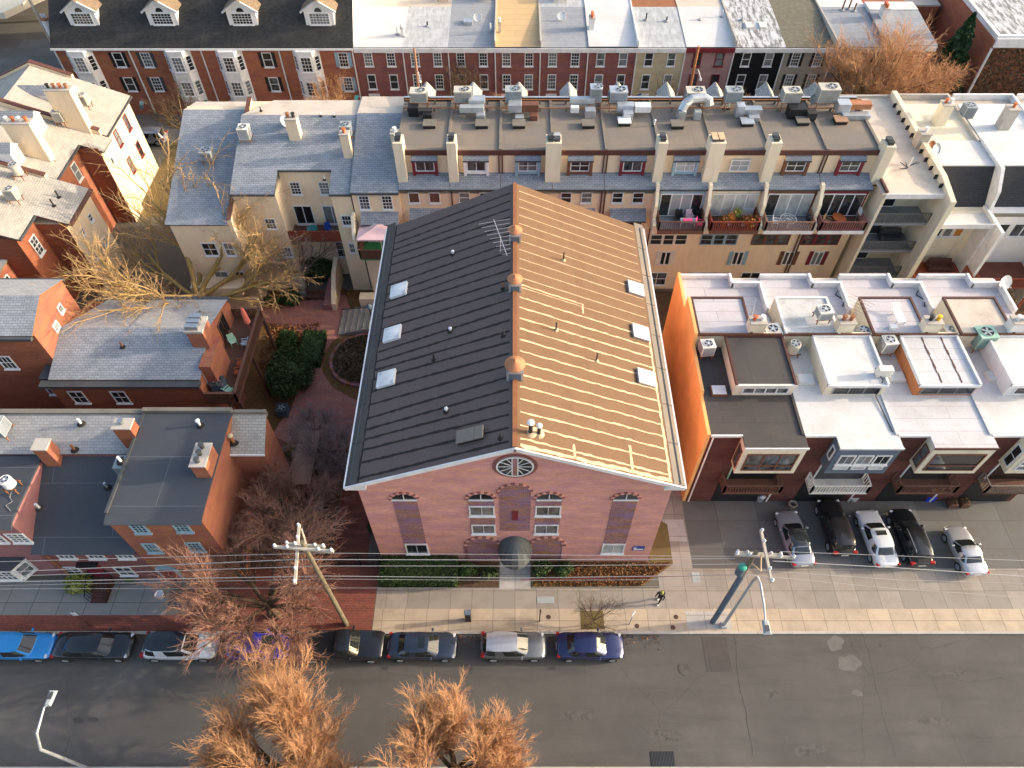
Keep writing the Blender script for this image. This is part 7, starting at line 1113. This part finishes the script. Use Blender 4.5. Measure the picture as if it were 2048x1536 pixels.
# things on the balconies
for x, l in ((14.2, 'left black chair on the pink and black balcony'), (16.0, 'right black chair on the pink and black balcony')): t = chair(l, (x, 49.5, 8.95), 'black', 0, 'chairs on the pink and black balcony', 1.15)
chair('pale pink chair between the black chairs', (15.1, 49.6, 8.95), 'pale_pink', .1); t = chair('hot pink reclining chair at the pink and black balcony rail', (15.9, 48.7, 8.95), 'pink', 1.2); x, y = 14.9, 48.8; t = thing('table', 'white table with pink things on the pink and black balcony', 'table', (x, y, 8.95)); MB().box(x - .7, x + .7, y - .3, y + .3, 9.6, 9.66, 'white').build('tabletop', t); MB().box(x - .5, x + .3, y - .2, y + .1, 9.66, 9.78, 'pink').build('cloth', t); [MB().box(x + a - .03, x + a + .03, y - .03, y + .03, 8.95, 9.6, 'white').build('leg', t) for a in (-.6, .6)]
for k, (x, y, h, m) in enumerate([(17.9, 48.8, .9, 'leaf_rust'), (18.5, 49.0, 1.1, 'leaf_orange'), (19.1, 49.3, 1.4, 'leaf_yellow'), (19.7, 48.9, .9, 'leaf_rust'), (20.2, 48.7, .8, 'leaf_orange'), (20.8, 49.0, 1.0, 'leaf_rust')]): t = thing('potted_plant', ['far left rusty', 'second, orange', 'tallest, yellow-green', 'fourth, rust-brown', 'fifth, low orange', 'rightmost rusty'][k] + ' potted plant on the plant-filled balcony', 'potted plant', (x, y, 8.95), 'potted plants on the balcony'); MB().lathe(x, y, [(0, 8.96), (.14, 8.96), (.2, 9.3), (.16, 9.3)], 'ceramic' if k % 2 else 'terracotta', 12).build('pot', t); rng = np.random.default_rng(k); P = rng.normal(0, .17, (420, 3)) + np.array([x, y, 8.95 + h * .8]); leafmesh('foliage', P, .06, m, rng, t)
x, y = 23.5, 49.0; t = thing('table', 'round white wire table on the balcony with the grey floor', 'table', (x, y, 8.95)); b = MB(); b.tube([(x + .68 * math.cos(a * .3927), y + .68 * math.sin(a * .3927), 9.65) for a in range(17)], .03, 'white', 6, False); [b.tube([(x, y, 9.65), (x + .66 * math.cos(a * .524), y + .66 * math.sin(a * .524), 9.65)], .012, 'white', 4) for a in range(12)]; b.lathe(x, y, [(.4, 9.64), (.42, 9.66)], 'white', 16); b.build('tabletop', t); [MB().tube([(x + .2 * math.cos(a), y + .2 * math.sin(a), 9.64), (x + .45 * math.cos(a), y + .45 * math.sin(a), 8.95)], .025, 'white', 5).build('leg', t) for a in (0, 1.57, 3.14, 4.71)]
chair('white chair left of the round wire table', (22.5, 48.9, 8.95), 'white', 1.2); x, y = 25.3, 49.1; t = thing('grill', 'black kettle grill in the corner of the grey-floored balcony', 'grill', (x, y, 8.95)); MB().lathe(x, y, [(0, 9.4), (.2, 9.45), (.3, 9.65), (.31, 9.72), (.2, 9.9), (0, 9.97)], 'black', 16).build('kettle', t, smooth=True); [MB().tube([(x, y, 9.45), (x + .28 * math.cos(a), y + .28 * math.sin(a), 8.95)], .02, 'steel', 5).build('leg', t) for a in (0, 2.1, 4.2)]
x, y = 28.0, 49.3; t = thing('table', 'oval wicker table on the mauve balcony', 'table', (x, y, 8.95)); MB().tube([(x - .01, y, 9.5), (x, y, 9.56)], .62, 'wood_orange', 20).build('tabletop', t); MB().cyl(x, y, 8.95, 9.5, .2, 'wood_orange', 12).build('base', t); chair('tan chair at the left of the mauve balcony', (26.9, 49.0, 8.95), 'wood_tan', .9); dish('dusty dish-shaped heater on the mauve balcony', (29.5, 49.4, 8.95), .4, .9, 'galv', 1.2)
t = thing('patio_table', 'green table on the recessed red balcony under string lights', 'table', (-18.4, 51.0, 6.22)); MB().cyl(-18.4, 51.0, 6.85, 6.9, .5, 'teal', 16).build('tabletop', t); MB().cyl(-18.4, 51.0, 6.22, 6.85, .06, 'black', 8).build('base', t); chair('blue chair on the recessed red balcony', (-17.0, 51.2, 6.22), 'signblue', .4); tag(MB().lathe(-16.2, 50.9, [(.25, 6.3), (.33, 6.5), (.27, 6.52), (.2, 6.35)], 'white', 16).build('basin'), 'white round basin at the right of the recessed red balcony', 'basin')
# ================= PEDESTRIAN =================
def person(label, loc, rz):
    t = thing('person', label, 'person', loc, rz=rz)
    J = {'pel': (0, 0, .95), 'wai': (0, 0, 1.1), 'che': (0, .02, 1.32), 'nek': (0, .03, 1.5), 'hed': (0, .05, 1.58), 'hd2': (0, .06, 1.72), 'lh': (-.1, 0, .9), 'lk': (-.11, .14, .5), 'la': (-.11, .12, .1), 'lt': (-.11, .28, .04), 'rh': (.1, 0, .9), 'rk': (.11, -.04, .5), 'ra': (.11, -.24, .12), 'rt': (.11, -.1, .04), 'ls': (-.19, .02, 1.43), 'le': (-.26, -.06, 1.15), 'lw': (-.27, .06, .93), 'lf': (-.27, .1, .84), 'rs': (.19, .02, 1.43), 're': (.26, .04, 1.15), 'rw': (.27, .2, .98), 'rf': (.27, .26, .9)}
    Rr = dict(pel=.16, wai=.15, che=.18, nek=.07, hed=.09, hd2=.105, lh=.1, lk=.07, la=.05, lt=.045, rh=.1, rk=.07, ra=.05, rt=.045, ls=.085, le=.062, lw=.045, lf=.04, rs=.085, re=.062, rw=.045, rf=.04)
    E = [('pel', 'wai'), ('wai', 'che'), ('che', 'nek'), ('nek', 'hed'), ('hed', 'hd2'), ('pel', 'lh'), ('lh', 'lk'), ('lk', 'la'), ('la', 'lt'), ('pel', 'rh'), ('rh', 'rk'), ('rk', 'ra'), ('ra', 'rt'), ('che', 'ls'), ('ls', 'le'), ('le', 'lw'), ('lw', 'lf'), ('che', 'rs'), ('rs', 're'), ('re', 'rw'), ('rw', 'rf')]
    ks = list(J); me = bpy.data.meshes.new('body'); me.from_pydata([J[k] for k in ks], [(ks.index(a), ks.index(c_)) for a, c_ in E], []); me.materials.append(M['jacket']); o = bpy.data.objects.new('body', me); C.objects.link(o); o.parent = t
    sk = o.modifiers.new('skin', 'SKIN'); me.skin_vertices or None
    if not me.skin_vertices: 
        pass
    for i, k in enumerate(ks): v = me.skin_vertices[0].data[i]; v.radius = (Rr[k], Rr[k]); v.use_root = (k == 'pel')
    s = o.modifiers.new('sub', 'SUBSURF'); s.levels = 2; s.render_levels = 2
    h = MB(); h.lathe(0, .05, [(.13, 1.66), (.135, 1.72), (.12, 1.80), (.07, 1.86), (0, 1.88)], 'leaf_yellow', 14); h.build('knit_hat', t, smooth=True, local=True)
    MB().ob((0, .15, 1.62), (1, 0, 0), (0, 1, 0), UP, -.06, .06, -.02, .012, -.07, .06, 'skin').build('face', t, local=True, bevel=.02)
    b = MB(); b.box(-.16, .16, -.26, -.12, 1.05, 1.45, 'black'); b.build('backpack', t, local=True, bevel=.04)
    for s_, y in ((-1, .14), (1, -.2)): MB().box(s_ * .11 - .05, s_ * .11 + .05, y - .05, y + .2, .0, .09, 'white').build('shoe', t, local=True, bevel=.02)
x, y, _ = G(1317, 1203); person('pedestrian in a dark jacket and yellow-green hat walking on the sidewalk', (x, y, .012), 2.4)
# ================= BARE TREES =================
def prisms(name, segs, m, parent, sides=3):
    A = np.array([s[0] for s in segs]); B = np.array([s[1] for s in segs]); r0 = np.array([s[2] for s in segs]); r1 = np.array([s[3] for s in segs]); n = len(A)
    d = B - A; d /= np.linalg.norm(d, axis=1)[:, None] + 1e-9; h = np.where(np.abs(d[:, 2:3]) < .9, np.array([[0, 0, 1.]]), np.array([[1., 0, 0]])); u = np.cross(d, h); u /= np.linalg.norm(u, axis=1)[:, None]; v = np.cross(d, u)
    V = np.empty((n, 2 * sides, 3))
    for k in range(sides):
        a = 2 * math.pi * k / sides; o = u * math.cos(a) + v * math.sin(a); V[:, k] = A + o * r0[:, None]; V[:, sides + k] = B + o * r1[:, None]
    base = (np.arange(n) * 2 * sides)[:, None, None]; q = np.array([[k, (k + 1) % sides, sides + (k + 1) % sides, sides + k] for k in range(sides)])[None]; F = (base + q).reshape(-1, 4)
    me = bpy.data.meshes.new(name); me.vertices.add(n * 2 * sides); me.vertices.foreach_set('co', V.ravel()); me.loops.add(F.size); me.polygons.add(len(F)); me.loops.foreach_set('vertex_index', F.ravel()); me.polygons.foreach_set('loop_start', np.arange(len(F)) * 4); me.polygons.foreach_set('loop_total', np.full(len(F), 4)); me.update(calc_edges=True); me.materials.append(M[m])
    o = bpy.data.objects.new(name, me); C.objects.link(o); o.parent = parent; o.location = -parent.location; return o
def bare_tree(label, base, trunk, length, seed, r0=.22, counts=(6, 6, 6, 6, 5), ang=(.7, .6, .6, .65, .75), up=(.3, .25, .15, .08, .02), ratio=(.8, .66, .60, .56, .52), bark='bark_brown', twig='twig_orange', lean=(0, 0), tw=.012, group=None, squash=1.0, wig=.085, stems=1):
    rd = random.Random(seed); segs = {0: [], 1: []}; U = rd.uniform
    def norm(v): l = math.sqrt(v[0] ** 2 + v[1] ** 2 + v[2] ** 2) or 1; return (v[0] / l, v[1] / l, v[2] / l)
    def grow(p, d, L, r, lv):
        ns = 4 if lv < 2 else (3 if lv < 4 else 2); pts = [p]; ds = [d]; sl_ = L / ns
        for i in range(ns):
            d = norm((d[0] + U(-wig, wig) * (1 + lv * .25), d[1] + U(-wig, wig) * (1 + lv * .25), d[2] + U(-wig, wig) + up[min(lv, 4)] * .5)); q = (p[0] + d[0] * sl_, p[1] + d[1] * sl_, p[2] + d[2] * sl_ * squash)
            ra = max(tw, r * (1 - .55 * i / ns)); rb = max(tw * .7, r * (1 - .55 * (i + 1) / ns)); segs[0 if lv < 3 else 1].append((p, q, ra, rb)); p = q; pts.append(p); ds.append(d)
        if lv >= len(counts): return
        n = counts[lv]
        for k in range(n):
            f = ((.35, .3, .25, .2, .15)[lv] if lv else .0) + (1 - (.35, .3, .25, .2, .15)[lv] if lv else 1.0) * (k + U(0, .9)) / n if lv else U(.75, 1.0); f = min(f, .999) * ns; i = int(f); fr = f - i; P_ = tuple(pts[i][j] * (1 - fr) + pts[i + 1][j] * fr for j in range(3)); D = ds[i + 1]
            a = ang[lv] * U(.6, 1.2) * (1 if k < n - 1 or lv == 0 else .35); ph = 2 * math.pi * (k / n + U(-.08, .08)) + lv * 1.3; h = (0, 0, 1) if abs(D[2]) < .9 else (1, 0, 0)
            u = norm((D[1] * h[2] - D[2] * h[1], D[2] * h[0] - D[0] * h[2], D[0] * h[1] - D[1] * h[0])); v = (D[1] * u[2] - D[2] * u[1], D[2] * u[0] - D[0] * u[2], D[0] * u[1] - D[1] * u[0]); ca, sa = math.cos(a), math.sin(a)
            nd_ = norm(tuple(D[j] * ca + (u[j] * math.cos(ph) + v[j] * math.sin(ph)) * sa for j in range(3))); grow(P_, nd_, L * ratio[lv] * U(.75, 1.2) if lv else length * U(.8, 1.1), r * (.5 if lv else .6), lv + 1)
    for s_ in range(stems): grow((base[0] + (s_ * .3), base[1], base[2]), norm((lean[0] + (U(-.3, .3) if stems > 1 else 0), lean[1], 1)), trunk, r0, 0)
    t = thing('bare_tree', label, 'tree', base, group); prisms('trunk', segs[0], bark, t, 6); prisms('crown', segs[1], twig, t, 3); return t
BT = [
 dict(label='left of the two orange-tipped street trees at the bottom edge', base=(-13.2, 8.0, 0), trunk=2.6, length=3.9, seed=4, counts=(13, 7, 7, 7, 8), ang=(1.0, .55, .6, .7, .8), up=(.12, .16, .2, .15, .08), r0=.26, tw=.0065),
 dict(label='right of the two orange-tipped street trees at the bottom edge', base=(-3.7, 8.1, 0), trunk=2.6, length=3.7, seed=9, counts=(12, 7, 7, 7, 8), ang=(.95, .55, .6, .7, .8), up=(.15, .16, .2, .15, .08), r0=.26, tw=.0065),
 dict(label='reddish bare street tree over the royal blue car', base=(-16.6, 17.9, 0), trunk=2.6, length=3.7, seed=12, counts=(9, 7, 6, 6, 6), ang=(1.05, .65, .65, .75, .85), up=(.1, .1, .05, .05, 0), twig='twig_red', r0=.28, tw=.0075),
 dict(label='reddish bare tree against the tall left house wall', base=(-16.6, 23.9, 0), trunk=3.2, length=2.8, seed=15, counts=(8, 6, 6, 6, 5), ang=(.95, .6, .65, .75, .85), up=(.2, .15, .1, .05, 0), twig='twig_red', r0=.2, tw=.0075),
 dict(label='grey-twigged multi-stem shrub tree left of the hall', base=(-14.6, 30.2, 0), trunk=1.0, length=2.1, seed=21, counts=(6, 6, 6, 5, 4), ang=(.9, .65, .65, .7, .8), up=(.2, .15, .1, .05, 0), twig='twig_grey', r0=.09, tw=.007, stems=2),
 dict(label='low grey-twigged shrub tree nearer the brick path', base=(-16.6, 33.0, 0), trunk=.7, length=1.5, seed=22, counts=(6, 5, 5, 5, 3), ang=(1.0, .65, .65, .7, .8), up=(.2, .15, .1, .05, 0), twig='twig_grey', r0=.07, tw=.007, stems=2),
 dict(label='huge bare tree with yellow-lit limbs between the left houses', base=(-28.6, 46.6, 0), trunk=3.2, length=7.0, seed=31, counts=(11, 6, 5, 5, 4), ang=(1.2, .6, .7, .75, .85), up=(.06, .08, .05, .03, 0), ratio=(.8, .62, .60, .56, .5), bark='bark_yellow', twig='twig_yellow', r0=.42, tw=.010, wig=.13),
 dict(label='slender bare tree behind the leafy bed and bench', base=(-20.2, 50.6, 0), trunk=2.2, length=3.4, seed=35, counts=(7, 5, 5, 4, 3), ang=(1.1, .6, .65, .7, .8), up=(.1, .1, .05, .05, 0), bark='bark_grey', twig='twig_grey', r0=.13, tw=.009),
 dict(label='large orange-brown bare tree on the back street, right', base=(39.8, 76.0, 0), trunk=3.0, length=5.6, seed=41, counts=(11, 7, 6, 6, 5), ang=(1.0, .6, .65, .75, .85), up=(.2, .15, .1, .05, 0), r0=.32, tw=.012),
 dict(label='second orange-brown bare tree beside the evergreen', base=(46.3, 78.0, 0), trunk=2.6, length=3.8, seed=43, counts=(9, 6, 6, 5, 5), ang=(.9, .6, .6, .7, .8), up=(.2, .15, .1, .05, 0), r0=.25, tw=.012),
 dict(label='dark bare tree on the back street before the grey-roofed brick house', base=(-5.3, 77.5, 0), trunk=3.0, length=3.0, seed=44, counts=(6, 6, 5, 4, 3), ang=(.6, .5, .6, .7, .8), up=(.3, .2, .1, .05, 0), twig='bark_brown', r0=.14, tw=.011),
 dict(label='small orange bare tree on the back street near the orange boom', base=(-.3, 76.5, 0), trunk=2.0, length=2.0, seed=45, counts=(6, 6, 5, 4, 3), ang=(.6, .5, .6, .7, .8), r0=.1, tw=.011),
 dict(label='small bare tree before the pale yellow house', base=(17.5, 76.8, 0), trunk=2.2, length=2.3, seed=46, counts=(5, 5, 5, 4, 2), ang=(.6, .5, .6, .7, .8), twig='bark_brown', r0=.08, tw=.01),
 dict(label='orange-leaved small tree before the black painted house', base=(25.5, 75.5, 0), trunk=1.8, length=2.0, seed=47, counts=(6, 6, 5, 4, 3), ang=(.8, .5, .6, .7, .8), r0=.1, tw=.012),
 dict(label='bushy bare tree before the long black-shingled building', base=(-21.5, 76.5, 0), trunk=1.8, length=2.8, seed=48, counts=(7, 6, 6, 4, 3), ang=(.9, .5, .6, .7, .8), r0=.12, tw=.011),
 dict(label='gnarled bare tree on the lawn by the silver SUV', base=(-38.0, 74.0, 0), trunk=2.4, length=2.9, seed=49, counts=(6, 5, 5, 4, 3), ang=(1.0, .6, .6, .7, .8), bark='bark_grey', twig='bark_brown', r0=.2, tw=.012),
 dict(label='small bare sidewalk tree in a square soil pit', base=(5.35, 17.35, 0), trunk=.8, length=1.35, seed=51, counts=(7, 4, 4, 3, 3), ang=(1.0, .55, .6, .7, .8), twig='bark_brown', r0=.06, tw=.006)]
for k in BT: bare_tree(**k)
sheet('tree_pit', rect(4.6, 6.2, 17.0, 18.3), .02, 'dry_grass')
t = thing('conifer', 'dark green evergreen tree beside the ivy-grown brick building', 'tree', (51.7, 82.4, 0)); MB().tube([(51.7, 82.4, 0), (51.7, 82.4, 10)], [.25, .05], 'bark_brown', 8).build('trunk', t); rng = np.random.default_rng(77); n = 14000; h = rng.uniform(0, 1, n) ** .8; a = rng.uniform(0, 6.283, n); tier = (h * 9) % 1; r = (1 - h) ** .8 * 3.0 * (.55 + .45 * (1 - tier)) * rng.uniform(.5, 1, n) ** .5 * (1 + .25 * np.sin(a * 5 + h * 20)); P = np.stack([51.7 + r * np.cos(a), 82.4 + r * np.sin(a), .8 + h * 10.5 - r * .15], 1); leafmesh('crown', P, .17, 'leaf_conifer', rng, t)

rng = np.random.default_rng(8); n = 2600; P = np.stack([rng.uniform(-36, 10, n), 16.66 - np.abs(rng.normal(0, .35, n)), rng.uniform(-.11, -.08, n)], 1); o = leafmesh('fallen_leaves', P, .045, 'leaf_rust', rng); o['kind'] = 'stuff'; tag(o, 'fallen brown leaves scattered along the kerb under the parked cars', 'leaves')
for k, (px, py, m, h, l) in enumerate([(795, 68, 'white', .9, 'tall white pipe on the bright roof beside the black-shingled building'), (808, 72, 'galv', .8, 'grey pipe beside the tall white one on the back street roofs'), (855, 52, 'rubber', .5, 'black stub pipe on the streaky back street roof'), (981, 62, 'white', .9, 'white pipe at the left edge of the tan roof'), (1292, 40, 'rubber', .8, 'dark capped pipe on the streaky grey roof of the pale yellow house'), (1333, 42, 'rubber', .5, 'short dark pipe on the streaky grey roof of the pale yellow house'), (1400, 40, 'white', .4, 'small white pipe on the white roof of the pink house'), (1443, 34, 'galv', .8, 'silver pipe on the white roof of the pink house'), (1484, 40, 'acgrey', .4, 'grey stub on the blotched roof left of its skylights'), (1684, 20, 'wood_brown', 1.2, 'left of three brown pipes on the grey roof behind the bare tree'), (1697, 18, 'wood_brown', 1.3, 'middle of three brown pipes on the grey roof behind the bare tree'), (1708, 22, 'wood_brown', .9, 'right of three brown pipes on the grey roof behind the bare tree')]): pipe(px, py, h, .09, m, l, lambda X, Y: FZ + .2 + (Y - FY) * .07, group='pipes on the back street roofs', base='roof_grey')
for k, (px, py, z, m, h, l) in enumerate([(1424, 665, 10.8, 'brown', .8, 'brown pipe with a white cap behind the small unit on the black roof'), (1607, 664, 10.8, 'brown', .8, 'brown pipe with a white cap at the left of the stained roof panel'), (1791, 664, 10.8, 'brown', .8, 'brown pipe with a white cap below the lounger panel')]): pipe(px, py, h, .09, m, l, lambda X, Y: 9.35, cap='white', group='brown pipes of the white-roofed row')
def cable(label, pts, m='black', r=.02): tag(MB().tube(pts, r, m, 5).build('cable'), label, 'cable')
cable('looping white cable from the round fan unit across the dark roof', [(-33.0, 23.2, 8.3), (-33.1, 22.9, 8.1), (-32.8, 22.6, 8.1), (-33.1, 22.3, 8.1), (-32.6, 21.9, 8.1)], 'wire'); cable('black cable sagging across the sunlit shingles of the left houses', [(-45.6, 58.6, zA(-45.6) + .05), (-44.3, 57.6, zA(-44.3) + .04), (-43.3, 57.5, zA(-43.3) + .04), (-42.5, 57.0, zA(-42.5) + .04)]); cable('black cable running down the bright roof edge beside the white side-blowing unit', [(25.2, 31.6, 10.8), (25.4, 30.5, 10.8), (25.35, 30.2, 9.4), (25.5, 28.4, 9.35), (25.6, 27.2, 9.35)], 'black', .035)
rd = random.Random(3)
for k in range(3):
    x = 13.6 + k * 6.35
    if k != 0: cable(['', 'black tar-edged cable along the parapet of the second white roof', 'black cable loop in the rear corner of the third white roof'][k], [(x + 5.6, 40.6, ZW + .1), (x + 5.3, 40.2, ZW + .05), (x + 5.8, 39.6, ZW + .05), (x + 5.5, 38.9, ZW + .05)], 'black', .04)

for px, py, h, l in ((828, 97, 10.2, 'brown wooden pole before the streaky-roofed back street house'), (1397, 93, 10.4, 'rusty brown wooden pole before the pink painted house')):
    x, y, z = GY(px, py, 76.5); t = thing('utility_pole', l, 'utility pole', (x, y, 0), 'poles on the back street'); MB().tube([(x, y, 0), (x, y, z)], [.2, .14], 'rust_pipe' if px > 1000 else 'wood_tan', 10).build('pole', t); MB().tube([(x, y, z - 2.6), (x + .3, y - .8, z - 2.2), (x + .5, y - 1.6, z - 2.7)], .04, 'galv', 6).build('lamp_arm', t); MB().lathe(x + .5, y - 1.7, [(.16, z - 2.9), (.12, z - 2.7), (0, z - 2.65)], 'ceramic', 10).build('lamp_head', t)
